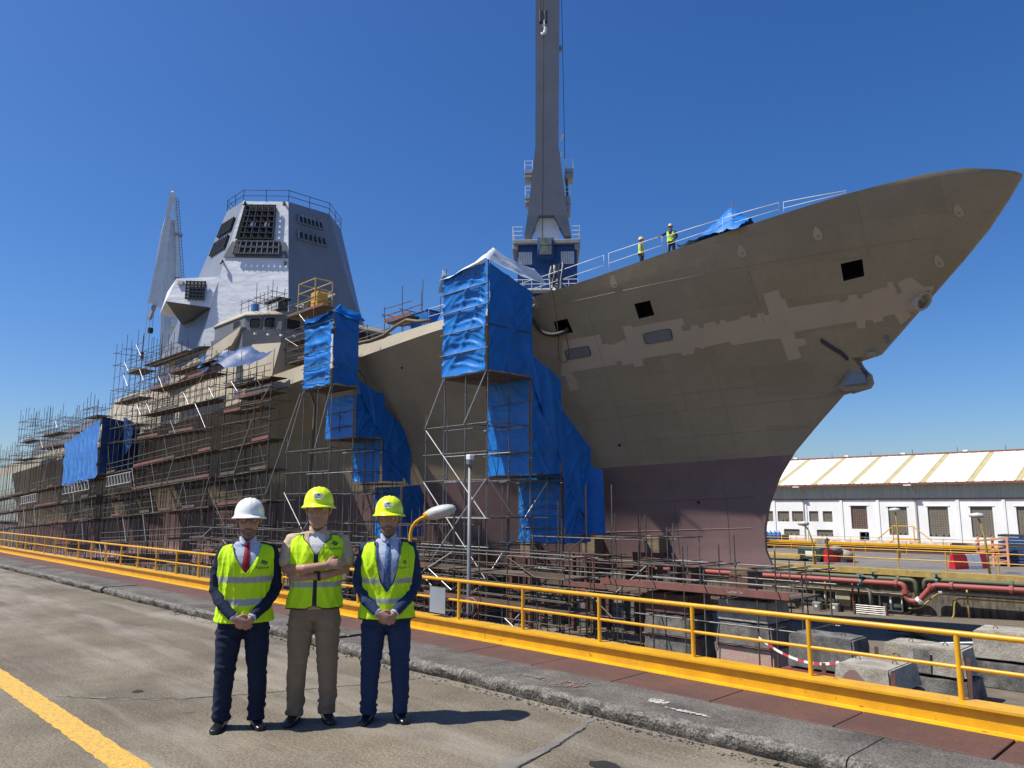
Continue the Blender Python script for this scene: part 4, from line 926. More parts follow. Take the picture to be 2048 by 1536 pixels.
# caps
def cap(name, label, pts_top, pts_low, m, seed, amp=1.):
    n = len(pts_top); K = 14; P = []
    for j in range(9):
        v = j/8; row = []
        for i in range((n-1)*K+1):
            s = i/K; a = min(int(s), n-2); u = s-a
            p = Vector(pts_top[a]).lerp(Vector(pts_top[a+1]),u).lerp(Vector(pts_low[a]).lerp(Vector(pts_low[a+1]),u),v)
            p += Vector((.10*nz(s*2.1,v*2,seed), -.10*nz(s*1.9,v*3,seed+4)-.05*v, .12*nz(s*2.7,v*1.5,seed+8)*(.4+v)))*amp+Vector((0,0,-.12*amp*math.sin(math.pi*(s%1))+.06*amp*nz(s*6,v*5,seed)))
            row.append(p)
        P.append(row)
    return tag(MB().grid(P).build(name, m, None, smooth=True, fix=False), label, 'tarpaulin', 'blue tarpaulins on the scaffolds')
cap('plastic_sheet','crumpled white plastic sheet capping the big blue tower', [(-31.0,27.6,14.9),(-28.3,26.4,15.15),(-27.7,28.9,14.4)], [(-31.75,25.6,14.0),(-27.9,25.55,14.35),(-27.4,29.6,13.6)], M_FOIL, 3)
cap('plastic_sheet','white plastic sheet end hanging at the left of the tower cap', [(-32.0,26.6,14.6),(-31.5,25.6,14.5)], [(-32.0,26.5,13.4),(-31.75,25.6,13.3)], M_FOIL, 6)
cap('tarpaulin','slack blue tarpaulin roof of the smaller tower near the bridge', [(-46.0,27.8,14.5),(-43.1,26.4,14.95),(-42.75,27.7,14.5)], [(-46.6,25.6,13.9),(-42.7,25.6,14.2),(-42.5,28.0,13.9)], M_TARP, 9)
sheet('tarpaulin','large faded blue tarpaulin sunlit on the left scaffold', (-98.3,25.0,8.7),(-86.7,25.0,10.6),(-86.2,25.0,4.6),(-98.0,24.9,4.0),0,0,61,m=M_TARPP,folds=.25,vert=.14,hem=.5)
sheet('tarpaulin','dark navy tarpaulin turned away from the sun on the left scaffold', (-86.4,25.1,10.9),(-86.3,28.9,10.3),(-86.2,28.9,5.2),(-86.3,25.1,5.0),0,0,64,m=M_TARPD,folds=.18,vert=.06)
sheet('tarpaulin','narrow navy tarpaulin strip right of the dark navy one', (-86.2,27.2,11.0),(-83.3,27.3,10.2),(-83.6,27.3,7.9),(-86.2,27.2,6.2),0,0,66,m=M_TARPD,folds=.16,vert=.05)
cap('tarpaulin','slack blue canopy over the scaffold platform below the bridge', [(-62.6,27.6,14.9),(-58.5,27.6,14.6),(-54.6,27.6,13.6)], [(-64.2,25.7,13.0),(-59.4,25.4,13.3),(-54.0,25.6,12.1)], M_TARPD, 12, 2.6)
cap('plastic_sheet','torn pale plastic hanging left of the blue canopy', [(-64.3,26.0,14.2),(-62.2,25.9,14.5)], [(-64.0,25.6,13.1),(-62.9,25.6,13.4)], M_TARPP, 15)
sheet('plastic_sheet','white plastic sheet hanging inside the scaffold below the canopy', (-59.9,27.2,13.4),(-58.6,27.2,13.4),(-58.7,27.2,10.3),(-60.1,27.2,10.2),0,0,71,m=M_FOIL,folds=.2,vert=.1,group='white plastic sheets')

# ---- towers that carry the blue enclosures: open tube frames
def frame_tower(label, xs, rows, tops, levels, seed, extra=()):
    rnd = random.Random(seed); t = empty('scaffold_tower', label, 'scaffold', (xs[-1],rows[0],floorz(xs[-1])), 0, 'scaffold towers at the bow')
    for x in xs:
        for k, y in enumerate(rows):
            zt = tops(x, k)
            if zt is None: continue
            rod('standard', (x,y,floorz(x)), (x,y,zt), .03, M_ZINC if rnd.random() < .7 else M_RTUBE, t, 8)
            z = floorz(x)+.6
            while z < zt-.3:
                if k < 2: rod('coupler', (x,y,z-.045), (x,y,z+.045), .05, M_ZINC, t, 6)
                z += 2.0
    for z in levels:
        for k, y in enumerate(rows):
            ok = [x for x in xs if tops(x,k) is not None and tops(x,k) > z-.1]
            if len(ok) > 1: rod('ledger', (min(ok)-.15,y-.06,z), (max(ok)+.15,y-.06,z), .027, M_ZINC if rnd.random()<.7 else M_LIGHTT, t, 6)
        for x in xs:
            ok = [y for k, y in enumerate(rows) if tops(x,k) is not None and tops(x,k) > z-.1]
            if len(ok) > 1: rod('transom', (x+.06,min(ok)-.15,z+.05), (x+.06,max(ok)+.15,z+.05), .027, M_ZINC if rnd.random()<.7 else M_RTUBE, t, 6)
    for a, b in extra: rod('brace', a, b, .03, M_LIGHTT, t, 6)
    return t
def planks(t, x0, x1, y0, y1, z, n, seed):
    for k in range(n):
        a = y0+(y1-y0)*k/n; slab('deck_board', x0-.1, x1+.1, a+.015, a+(y1-y0)/n-.015, z-.05, z, M_PLANK, t)
LV1 = [-3.2,-1.8,-.3,1.1,3.0,4.4,5.85]
tw1 = frame_tower('galvanised scaffold tower carrying the big blue enclosure at the bow', [-33.05,-31.5,-29.8,-28.1], [25.9,27.4,28.95,30.2,31.5,32.8],
    lambda x,k: (6.6 if x < -33 else 14.6 if (k == 0 and x in (-31.5,-28.1)) else 8.5 if k == 0 else 13.0 if (k == 1 and x in (-31.5,-28.1)) else 8.6 if k == 2 else (None if x < -31.6 else 8.4 if k == 1 else 8.3 if k == 3 else 5.6 if k == 4 else 3.6)) if not (x < -33 and k > 1) else None, LV1, 31,
    [((-33.05,25.8,5.85),(-31.5,25.8,8.4)),((-29.8,25.8,5.9),(-28.1,25.8,8.5)),((-33.05,25.8,2.95),(-28.1,25.8,-1.8)),((-28.1,25.8,3.0),(-33.05,25.8,-1.8)),((-33.05,25.8,-1.9),(-28.1,25.8,-5.0)),((-28.1,25.8,-1.9),(-33.05,25.8,-5.1)),((-33.05,25.85,5.8),(-28.15,25.85,1.1)),((-28.0,25.9,3.0),(-28.0,30.2,-1.5)),((-28.0,30.2,3.0),(-28.0,26,-1.5)),((-28.0,26,-1.6),(-28,31.4,-4.9)),((-28,31.4,-1.6),(-28,26,-4.9))])
planks(tw1,-31.6,-28.0,25.85,29.0,8.45,9,1); planks(tw1,-31.3,-28.0,29.0,31.3,3.3,7,2); planks(tw1,-33.0,-28.0,25.9,28.9,1.15,5,3)
for z in (9.65,10.8,11.95,13.05): rod('ledger', (-31.75,25.72,z), (-27.9,25.72,z+.0), .032, M_ZINC, tw1, 8)
for z in (10.9,): rod('ledger', (-27.98,25.7,z), (-27.98,28.9,z), .03, M_RTUBE, tw1, 8)
for z in (4.5,5.9,7.2): rod('ledger', (-31.4,28.85,z), (-27.95,28.85,z), .028, M_ZINC, tw1, 8)
for z in (.5,1.6,2.6): rod('ledger', (-31.3,31.3,z), (-27.95,31.3,z), .028, M_ZINC, tw1, 8)
tw2 = frame_tower('galvanised scaffold tower carrying the smaller blue enclosure near the bridge', [-48.4,-46.4,-44.6,-42.9], [25.9,27.6,29.2,30.8,32.4],
    lambda x,k: (6.4 if (x < -48 and k < 2) else None if x < -48 else 14.6 if (k == 0 and x in (-46.4,-42.9)) else 9.4 if k == 0 else 13.8 if (k == 1 and x in (-46.4,-42.9)) else 8.8 if k == 1 else 7.8 if k == 2 else 6.0 if k == 3 else 3.4), [z-.5 for z in LV1], 32,
    [((-48.4,25.8,5.3),(-46.4,25.8,9.3)),((-44.6,25.8,5.4),(-42.9,25.8,9.3)),((-48.4,25.8,2.6),(-43,25.8,-2.4)),((-43,25.8,2.6),(-48.4,25.8,-2.4)),((-50.6,25.6,2.6),(-46.6,25.7,9.2))])
planks(tw2,-46.5,-42.8,25.85,27.7,9.4,6,4); planks(tw2,-46.2,-42.8,27.7,29.8,6.15,6,5); planks(tw2,-46.0,-42.8,29.8,31.6,3.2,5,6)
for z in (9.9,10.85,11.9,13.7): rod('ledger', (-46.6,25.72,z), (-42.7,25.72,z), .032, M_ZINC if z != 11.9 else M_RTUBE, tw2, 8)
for z in (6.9,7.9): rod('ledger', (-46.2,27.55,z), (-42.7,27.55,z), .028, M_RTUBE, tw2, 8)
# working platforms beside and behind the smaller tower, and low frames under the hull
fr = lambda lb, xs, rows, zt, lv, seed, pl: section(lb, xs, rows, zt, lv, pl, seed, 'low scaffolds under the hull', slope=0)
fr('tube scaffold platform joining the bridge to the smaller blue tower', frange(-50.5,-41.2,4), [28.9,30.6], lambda x,r: 15.2 if x < -43 else 14.0, [12.9,13.7,14.6], 41, [(-50.4,-42,13.9)]) if False else None
section('dense low tube scaffold with added shade decks left of the block stacks', frange(-36.5,-20.6,9), [23.4,25.0,26.8], lambda x,r: -.2-.25*r if x > -26 else .6, [-5,-4,-3,-2.1,-1.2,-.4], [(-36.5,-20.8,-1.3),(-36.5,-20.8,-2.6)], 46, 'low scaffolds under the hull', slope=0)  # plank decks added to throw the floor below into shade
section('dense low tube scaffold with added shade decks under the smaller blue tower', frange(-58,-37.5,11), [23.6,25.2], lambda x,r: .4, [-5.6,-4.6,-3.6,-2.6,-1.6,-.6,.2], [(-58,-38,-1.6),(-58,-38,-3.6)], 47, 'low scaffolds under the hull', slope=0)  # these decks too are added to darken the slipway floor with shade
section('low tube scaffold in the shade between the two blue towers', frange(-41.5,-35,3), [27.0,29.0,31.0], lambda x,r: 2.6 if x < -38 else 1.2, [-4.6,-3,-1.2,.6,2.0], [(-41.5,-35,-1.2)], 42, 'low scaffolds under the hull', slope=0)
section('low tube scaffold in the shade behind the men', frange(-58.5,-49.5,4), [25.4,27.2,29.4], lambda x,r: 2.9, [-5,-3.2,-1.4,.2,2.1], [(-58.5,-49.5,-1.4),(-58,-52,.2)], 43, 'low scaffolds under the hull', slope=0)
section('low tube scaffold with stairs right of the bow tower', frange(-27.4,-20.4,4), [28.4,30.4,32.6], lambda x,r: (1.2 if x > -23 else 1.8)-.35*r, [-4.7,-3.4,-2.2,-.9,.2], [(-27.4,-20.4,-2.2)], 44, 'low scaffolds under the hull', slope=0)
rowS = section('low scaffold frame with red toe boards round the concrete block stacks', [-19.0,-18.4,-16.9,-16.1,-13.9,-13.2,-12.3], [25.9,28.4], lambda x,r: -.75, [-2.55,-1.1,-.6], [(-21.0,-12.7,-1.62)], 45, 'low scaffolds under the hull', slope=0, braces=False)
# ------------------------------------------------------------------ cranes
M_CRANEG = mat('crane_grey', (.125,.14,.172), .55, vs=.5, var=.08, bump=.05, bs=1)
M_CRANEW = mat('crane_white', (.80,.81,.82), .5, vs=.5, col2=(.70,.71,.72))
M_GREYD = mat('deck_grey', (.30,.30,.29), .6, var=.15)
M_GLASS = mat('cab_glass', (.10,.13,.10), .12, vs=1.6, col2=(.25,.24,.14), spec=.8)
M_SHUT = mat('white_shutter', (.60,.62,.64), .5, var=.08)
cr = empty('harbour_crane', 'tall grey harbour crane with blue machine house behind the ship', 'crane', (-57.16,62,0), R(42.67))
def cp(name, mb, m, parent=None, **k): return mb.build(name, m, parent or cr, **k)
def quadprism(pts, y0, y1): return MB().prism(pts, 'y', y0, y1)
# boom: flared foot with two legs, seen square on; local x to the right, y away, z up
boom = MB().loft([[(-2.72,-.6,32.2),(-1.92,-.6,32.2),(-1.92,.8,32.2),(-2.72,.8,32.2)],[(-2.35,-.75,34.6),(-1.04,-.75,34.6),(-1.04,.9,34.6),(-2.35,.9,34.6)]])
boom.loft([[(1.93,-.6,32.2),(2.62,-.6,32.2),(2.62,.8,32.2),(1.93,.8,32.2)],[(.69,-.75,34.6),(2.25,-.75,34.6),(2.25,.9,34.6),(.69,.9,34.6)]])
boom.loft([[(-2.35,-.75,34.6),(2.25,-.75,34.6),(2.25,.9,34.6),(-2.35,.9,34.6)],[(-1.4,-1.0,42.9),(1.29,-1.0,42.9),(1.29,.9,42.9),(-1.4,.9,42.9)],[(-1.27,-1.5,62.3),(1.59,-1.5,62.3),(1.59,.3,62.3),(-1.27,.3,62.3)],[(-1.0,-2,78),(1.5,-2,78),(1.5,0,78),(-1.0,0,78)]])
cp('boom', boom, M_CRANEG)
cp('machinery_casing', MB().loft([[(-1.45,.2,31.8),(1.25,.2,31.8),(1.25,2.4,31.8),(-1.45,2.4,31.8)],[(-1.45,.2,33.5),(1.25,.2,33.5),(1.25,2.4,33.5),(-1.45,2.4,33.5)],[(-1.0,.2,34.8),(.65,.2,34.8),(.65,2.4,34.8),(-1.0,2.4,34.8)]]), M_CRANEW)
cp('turntable_deck', MB().bbox(-4.0,3.6,-1.4,5,31.0,31.5,.06), M_GREYD)
cp('turntable_beam', MB().bbox(-4.05,-3.4,-1.3,5,30.4,31.0,.06).bbox(2.95,3.6,-1.3,5,30.4,31.0,.06), M_GREYD)
house = cp('machine_house', MB().bbox(-3.5,3.25,-.9,5,24,31.0,.12), M_BLUEP)
for k in range(22): cp('house_rib', MB().box(-3.45+.31*k,-3.39+.31*k,-.93,-.9,24.2,28.5), M_BLUEP, house)
for a, b in ((-3.4,-1.85),(1.4,2.9)):
    s_ = cp('house_shutter', MB().box(a,b,-1.0,-.92,28.7,30.15), M_SHUT, house)
    for k in range(6): cp('shutter_rib', MB().box(a+(b-a)*k/6,a+(b-a)*k/6+.05,-1.03,-1.0,28.7,30.15), M_GREYD, house)
cab = cp('operator_cab', MB().hull([(-1.2,-2.2,29.2),(.6,-2.2,29.2),(-1.2,-2.2,31.4),(.6,-2.2,31.4),(-1.2,-.6,29.0),(.6,-.6,29.0),(-1.2,-.6,31.5),(.6,-.6,31.5),(-1.0,-2.4,30.4),(.4,-2.4,30.4)]), M_BLUEP)
cp('cab_window', MB().bbox(-.95,.38,-2.46,-2.38,29.35,30.35,.02), M_GLASS, cab); cp('cab_window', MB().bbox(-.95,.38,-2.46,-2.3,30.45,31.25,.02), M_GLASS, cab)
for x0, x1, z0, z1 in ((-2.66,-1.75,39.3,40.3),(2.0,2.95,39.2,40.4),(-2.6,-1.95,36.2,37.2),(1.9,2.6,35.0,37.0)):
    pl = cp('side_platform', MB().bbox(x0,x1,-.6,1.4,z0,z1-.1,.05), M_GREYD)
    cp('platform_band', MB().box(x0-.03,x1+.03,-.63,1.43,(z0+z1)/2-.05,(z0+z1)/2+.02), M_CRANEG, pl)
    for dz in (.5,1.0): cp('platform_rail', MB().tube([(x0,1.3,z1+dz),(x0,-.6,z1+dz),(x1,-.6,z1+dz),(x1,1.3,z1+dz)],.03,5), M_WHITEP, pl)
    for xx in (x0,x1): cp('rail_post', MB().tube([(xx,-.6,z1-.1),(xx,-.6,z1+1.0)],.035,5), M_WHITEP, pl)
for xx in (-4.0,3.55):
    for k in range(3): cp('deck_railing', MB().tube([(xx,-1.3,31.5+.5*(k+1)),(xx,4,31.5+.5*(k+1))],.03,5), M_WHITEP)
    cp('deck_railing', MB().tube([(xx,-1.3,31.5),(xx,-1.3,33.1)],.035,5), M_WHITEP)
for a, b in ((-4.0,-2.9),(2.7,3.55)):
    for k in range(3): cp('deck_railing', MB().tube([(a,-1.35,31.5+.5*(k+1)),(b,-1.35,31.5+.5*(k+1))],.03,5), M_WHITEP)
cp('catwalk', MB().bbox(-3.9,3.3,-2.3,-.9,25.3,25.5,.03), M_WHITEP)
for k in range(2): cp('catwalk_rail', MB().tube([(-3.9,-2.3,26+.5*k),(3.3,-2.3,26+.5*k)],.035,5), M_WHITEP)
for k in range(8): cp('catwalk_post', MB().tube([(-3.9+1.02*k,-2.3,25.5),(-3.9+1.02*k,-2.3,26.5)],.035,5), M_WHITEP)
for dx in (-.95,-.72,.0,.18): cp('hoist_rope', MB().tube([(-.5+dx*.3,-2.2,78),(-.42+dx*.35,-2.3,59.2)],.035,4), M_RUBBER)
for dx in (-.34,-.26): cp('hoist_rope', MB().tube([(dx,-2.4,59),(dx-.35,-1.6,31.6)],.025,4), M_RUBBER)
hk = cp('hook_block', MB().bbox(-.85,-.45,-2.6,-2.1,57.6,59.2,.1), M_RUBBER); cp('hook_block', MB().bbox(-.25,.12,-2.6,-2.1,57.6,59.2,.1), M_RUBBER)
cp('hook', MB().tube([(-.3,-2.35,58),(-.3,-2.35,57.2),(-.12,-2.35,56.9),(-.2,-2.35,56.4),(-.55,-2.35,56.1),(-.62,-2.35,56.4)],[.16,.17,.2,.2,.15,.06],8), M_WHITEP, smooth=True)
cp('luffing_rope', MB().tube([(1.75,.6,78),(2.05,.8,40.4)],.035,4), M_RUBBER)
cp('side_strut', MB().tube([(2.2,.2,39.3),(2.35,.2,35)],.16,6), M_CRANEG)
for z in (55.2,): cp('boom_bracket', MB().box(1.5,1.8,-.6,-.2,z,z+.6), M_GREYD)
cp('boom_light', MB().tube([(1.6,-.8,43.7),(1.75,-.8,44.4)],.14,8), M_WHITEP); cp('boom_light', MB().tube([(1.5,-.8,41.6),(1.58,-.8,42.3)],.12,8), M_WHITEP)
cp('portal_leg', MB().loft([[(-6,-6,-3),(-4.8,-6,-3),(-4.8,-4.8,-3),(-6,-4.8,-3)],[(-3.4,-.9,24),(-2.4,-.9,24),(-2.4,.2,24),(-3.4,.2,24)]]), M_BLUEP); cp('portal_leg', MB().loft([[(4.8,-6,-3),(6,-6,-3),(6,-4.8,-3),(4.8,-4.8,-3)],[(2.4,-.9,24),(3.2,-.9,24),(3.2,.2,24),(2.4,.2,24)]]), M_BLUEP)
cp('portal_leg', MB().loft([[(-6,8,-3),(-4.8,8,-3),(-4.8,9.2,-3),(-6,9.2,-3)],[(-3.4,3.8,24),(-2.4,3.8,24),(-2.4,5,24),(-3.4,5,24)]]), M_BLUEP); cp('portal_leg', MB().loft([[(4.8,8,-3),(6,8,-3),(6,9.2,-3),(4.8,9.2,-3)],[(2.4,3.8,24),(3.2,3.8,24),(3.2,5,24),(2.4,5,24)]]), M_BLUEP)
# white level-luffing crane far left
wc = empty('white_crane', 'white slewing crane with folded jib far behind the ship', 'crane', (-171.91,62,0), R(70.17))
def wp(name, mb, m, **k): return mb.build(name, m, wc, **k)
wp('tower_face', MB().loft([[(-.75,0,-3),(2.2,0,-3),(2.2,2.5,-3),(-.75,2.5,-3)],[(-.75,0,36),(2.05,0,36),(2.05,2.5,36),(-.75,2.5,36)],[(-1.75,0,64),(-.1,0,63),(-.1,2,63),(-1.75,2,64)],[(-2.3,0,66),(-.3,0,65.8),(-.3,1.8,65.8),(-2.3,1.8,66)]]), M_CRANEW)
wp('tower_edge', MB().loft([[(-1.7,-.4,-3),(-.75,-.4,-3),(-.75,2.5,-3),(-1.7,2.5,-3)],[(-1.62,-.4,36),(-.75,-.4,36),(-.75,2.5,36),(-1.62,2.5,36)],[(-2.25,-.3,63.5),(-1.85,-.3,63.5),(-1.85,2,63.5),(-2.25,2,63.5)]]), M_WHITEP)
wp('jib', MB().loft([[(-1.5,-1.2,71.6),(-1.1,-1.2,71.6),(-1.1,.2,71.2),(-1.5,.2,71.2)],[(-3.1,-1.5,62),(-1.3,-1.5,61.5),(-1.3,.3,61.5),(-3.1,.3,62)],[(-4.3,-1.7,46.0),(-2.0,-1.7,45.0),(-2.0,0,45.0),(-4.3,0,46.0)]]), M_CRANEW)
wp('jib_edge', MB().bar((-1.55,-1.4,71.8),(-4.4,-1.9,45.4),.3,.4), M_WHITEP)
wp('head', MB().bbox(-1.6,-.9,-1.5,.5,70.8,72.2,.2), M_WHITEP)
wp('back_stay', MB().loft([[(-1.1,-.6,71.5),(-.55,-.6,71.5),(-.55,0,71.5),(-1.1,0,71.5)],[(.9,-.5,52.5),(1.6,-.5,52.5),(1.6,.2,52.5),(.9,.2,52.5)]]), M_WHITEP)
for k in range(2): wp('ladder_rail', MB().tube([(-.5+.5*k,-.6,71),(1.8+.55*k,-.5,52.4)],.07,4), M_GREYD)
for k in range(26):
    u = k/26; wp('ladder_rung', MB().bar((-.5+2.3*u,-.6,71-18.6*u),(.0+2.35*u,-.55,70.8-18.6*u),.1,.1), M_GREYD)
wp('access_platform', MB().bbox(.4,3.0,-.8,1.2,52.0,52.4,.05), M_GREYD); wp('access_platform', MB().bbox(-.3,1.4,-.8,.6,62.2,62.6,.05), M_GREYD)
wp('cab', MB().bbox(.3,1.6,-1.4,.2,41,42.6,.1), M_CRANEW)
wp('jib_sheave', MB().tube([(-3.2,-1.8,45.2),(-4.0,-1.8,42.0)],.5,6), M_GREYD); wp('hook_block', MB().bbox(-4.2,-3.1,-1.9,-1.2,38.9,40.2,.2), M_RUBBER)
for dx in (-3.9,-3.3): wp('hoist_rope', MB().tube([(dx,-1.6,45),(dx,-1.6,40)],.06,4), M_GREYD)
wp('hoist_rope', MB().tube([(-4.4,-1.6,45),(-4.9,-1.6,34)],.06,4), M_GREYD); wp('ball_hook', MB().tube([(-4.9,-1.6,34.6),(-4.9,-1.6,33)],.35,8), M_RUBBER)
wp('aerial', MB().tube([(-1.2,-.5,72),(-1.2,-.5,73.6)],.08,4), M_GREYD)
# ------------------------------------------------------------------ dock furniture, blocks, pipes, far quay
M_BLOCK = mat('weathered_concrete_block', (.38,.345,.28), .92, vs=2.4, col2=(.19,.168,.132), bump=.8, bs=16, fine=.35, fs=26, lo=.3, hi=.62)
M_BLOCKD = mat('blackened_concrete_block', (.19,.18,.16), .92, vs=2.0, col2=(.06,.057,.052), bump=.8, bs=16, fine=.35, fs=26)  # dark concrete; on the second stack it stands in for shade
M_BLOCKP = mat('pink_painted_block', (.44,.25,.20), .9, vs=3.2, col2=(.36,.30,.24), bump=.6, bs=18, fine=.25, fs=26, lo=.38, hi=.55)
M_REDSTEEL = mat('red_lead_steel', (.23,.048,.042), .7, vs=2, col2=(.15,.05,.04))
M_BROWNST = mat('brown_steel', (.155,.062,.042), .7, vs=2.5, col2=(.09,.045,.034))
M_REDPIPE = mat('red_pipe', (.36,.078,.07), .6, vs=2, col2=(.30,.09,.075))
M_GREENPIPE = mat('green_pipe', (.075,.115,.06), .6, vs=2, col2=(.10,.10,.065))
M_GREYPIPE = mat('grey_pipe', (.33,.33,.32), .5, metal=.2, vs=3, col2=(.22,.21,.19))
M_YPIPE = mat('pale_yellow_pipe', (.52,.37,.10), .6, vs=3, col2=(.36,.25,.08))
M_VALVE = mat('blue_green_valve', (.10,.22,.24), .6, var=.3, vs=6)
M_WTAPE = mat('white_tape', (.75,.73,.7), .6, var=.05); M_RTAPE = mat('red_tape', (.5,.05,.05), .6, var=.1)
M_BARR = mat('red_plastic', (.50,.02,.025), .45, var=.12); M_BARW = mat('white_plastic', (.72,.72,.70), .45, var=.08)
M_LAMPW = mat('lamp_white', (.55,.54,.52), .5, vs=12, col2=(.44,.43,.40))
M_GALV = mat('lamp_galvanised', (.20,.20,.195), .5, metal=.2, var=.12)
M_TIMBER = mat('old_timber', (.24,.175,.095), .9, vs=2, col2=(.13,.095,.06), stretch=(1,6,6), bump=.4, bs=15)

def block(name, label, x0, x1, y0, y1, z0, z1, m=M_BLOCK, seed=0, taper=.06, rot=0., group=None, parent=None):
    """cast block with worn, slightly tapering faces and chipped edges"""
    bm = bmesh.new(); bmesh.ops.create_cube(bm, size=1.0); bmesh.ops.bevel(bm, geom=bm.edges[:], offset=.035, segments=2, affect='EDGES')
    bmesh.ops.subdivide_edges(bm, edges=[e for e in bm.edges if e.calc_length() > .3], cuts=6, use_grid_fill=True)
    sx, sy, sz = x1-x0, y1-y0, z1-z0
    for v in bm.verts:
        k = 1-taper*(v.co.z+.5)*2*.5
        p = Vector((v.co.x*sx*k, v.co.y*sy*k, v.co.z*sz))
        edge = sum(abs(c) > .44 for c in v.co) >= 2
        d = fbm(p.x*2.5+seed, p.y*2.5, p.z*2.5+seed, 3)*(.035 if edge else .012)
        p += p.normalized()*d; v.co = p
    me = bpy.data.meshes.new(name); bm.to_mesh(me); bm.free(); me.materials.append(m)
    me.polygons.foreach_set('use_smooth', [True]*len(me.polygons)); sharp(me, 38)
    o = ob(name, me, parent); o.location = ((x0+x1)/2,(y0+y1)/2,(z0+z1)/2); o.rotation_euler = (0,0,rot)
    if label: tag(o, label, 'concrete block', group)
    return o
G = 'concrete blocks on the slipway floor'
# three-high stacks beside the bow
for s,(x0,x1,mm) in enumerate([(-15.95,-13.6,'front'),(-19.25,-16.85,'mid')]):
    nm = ['nearest the stem','second from the stem','third from the stem','fourth from the stem'][s]
    for k,(za,zb,w) in enumerate([(-4.55,-3.35,'bottom'),(-3.33,-2.5,'middle'),(-2.48,-1.72,'top')]):
        m = [[M_BLOCKP,M_BLOCKD,M_BLOCK],[M_BLOCKD,M_BLOCKD,M_BROWNST],[M_BLOCKD]*3,[M_BLOCKD]*3][s][k]  # second stack: shade is painted in with the dark block colour
        block('concrete_block', '%s %s block of the stack %s' % (w, ['pinkish','sooty','grey'][k] if s == 0 else ['shade-painted','sooty','rusty'][k] if s == 1 else 'dark', nm), x0+.06*k, x1-.05*k, 26.3, 28.0, za, zb, m, s*7+k*3, group=G)  # the 'sooty' block of the second stack is shade painted in too
    slab_ = block('timber_packer', None, x0-.05, x1+.02, 26.28, 28.05, -3.36, -3.32, M_BROWNST, s); tag(slab_, 'rusty steel packer in the block stack '+nm, 'packer', 'packers in the block stacks')
# loose blocks to the right
block('concrete_block','pale block with pinkish arch stain, nearest to the railing', -9.65,-8.05, 21.9,24.2,-3.3,-2.62, M_BLOCK, 31, .10, 0, G)
pb = empty('painted_arch','pinkish arch stain on the nearest concrete block','stain',(-8.85,21.86,-3.0)) if False else None
block('concrete_block','lower block under the one with the arch stain, with steel strap', -9.8,-7.95, 21.8,24.3,-4.24,-3.36, M_BLOCKD, 33, .05, 0, G)
block('concrete_block','long upper block marked with a yellow R', -9.95,-7.55, 26.4,27.7,-3.42,-2.6, M_BLOCK, 35, .07, 0, G)
block('concrete_block','grey lower block under the one marked R', -10.05,-7.4, 26.3,27.8,-4.24,-3.50, M_BLOCKD, 37, .04, 0, G)
block('concrete_block','dark topped block behind the one marked R', -8.4,-6.2, 30.0,31.9,-3.35,-2.45, M_BLOCK, 39, .08, .05, G)
block('concrete_block','dark lower block behind the one marked R', -8.5,-6.1, 29.9,32.0,-4.24,-3.42, M_BLOCKD, 41, .04, .05, G)
block('concrete_block','sooty grey block with rounded edges left of the arch block', -12.3,-10.1, 24.7,26.0,-3.45,-2.4, M_BLOCKD, 43, .06, 0, G)
block('steel_plinth','red painted steel base under the sooty grey block', -12.5,-10.0, 24.6,26.1,-4.3,-3.5, M_REDSTEEL, 45, .0, 0, G)
for (x0,x1,y0,z) in [(-9.85,-7.9,21.75,-3.36),(-10.1,-7.35,26.22,-3.5)]:
    for nm_, dx in (('left',0),('right',x1-x0-.12)):
        tag(MB().hull([(x0+dx,y0-.05,z-.75),(x0+dx+.12,y0-.05,z-.75),(x0+dx,y0+.02,z+.75),(x0+dx+.12,y0+.02,z+.75),(x0+dx,y0+.1,z-.7),(x0+dx+.12,y0+.1,z-.7)]).build('steel_strap', M_BROWNST), 'rusty steel strap on the %s corner of the block %s' % (nm_, 'with the arch stain' if y0 < 25 else 'marked with the R'), 'strap', 'steel straps on block corners')
for o in [o for o in COL.objects if o.name.startswith('concrete_block') and o.location.x > -13 and o.parent is None]:
    for dx in (-.5,.5):
        z_ = max(v.co.z for v in o.data.vertices)-.01; MB().tube([(dx-.06,0,z_-.05),(dx-.06,0,z_+.06),(dx,0,z_+.10),(dx+.06,0,z_+.06),(dx+.06,0,z_-.05)], .014, 6).build('lifting_loop', M_BROWNST, o, smooth=True)
# arch stain and lettering on the blocks
arch = [(-9.45,-3.26),(-9.38,-3.0),(-9.25,-2.82),(-9.12,-2.72),(-9.02,-2.70),(-8.92,-2.74),(-8.78,-2.90),(-8.66,-3.1),(-8.58,-3.26)]
tag(MB().add([(x,21.9+.032*(-3.3-z)*-1.0-.035,z) for x,z in arch], [list(range(len(arch)))]).build('arch_paint', M_PINKM, fix=False), 'pinkish arch-shaped paint on the nearest block', 'paint mark')
tm = text_mesh('R', .62, 'letter_r'); tm.materials.append(M_YPIPE)
o = ob('painted_letter', tm); o.location = (-8.72,26.355,-3.02); o.rotation_euler = (R(90),0,0); tag(o, 'yellow letter R painted on the long upper block', 'lettering')
tm = text_mesh('D', .34, 'letter_d'); tm.materials.append(M_YPIPE)
o = ob('painted_letter', tm); o.location = (-9.55,26.355,-2.9); o.rotation_euler = (R(90),0,0); tag(o, 'small faint yellow letter left of the R', 'lettering')
tag(MB().box(-8.98,-8.5,26.352,26.362,-3.38,-2.68).build('paint_patch', M_BLOCKD), 'dark painted patch behind the yellow letter R', 'paint mark')
tm = text_mesh('Layher 3x', .16, 'toe_text'); tm.materials.append(M_CHALK)
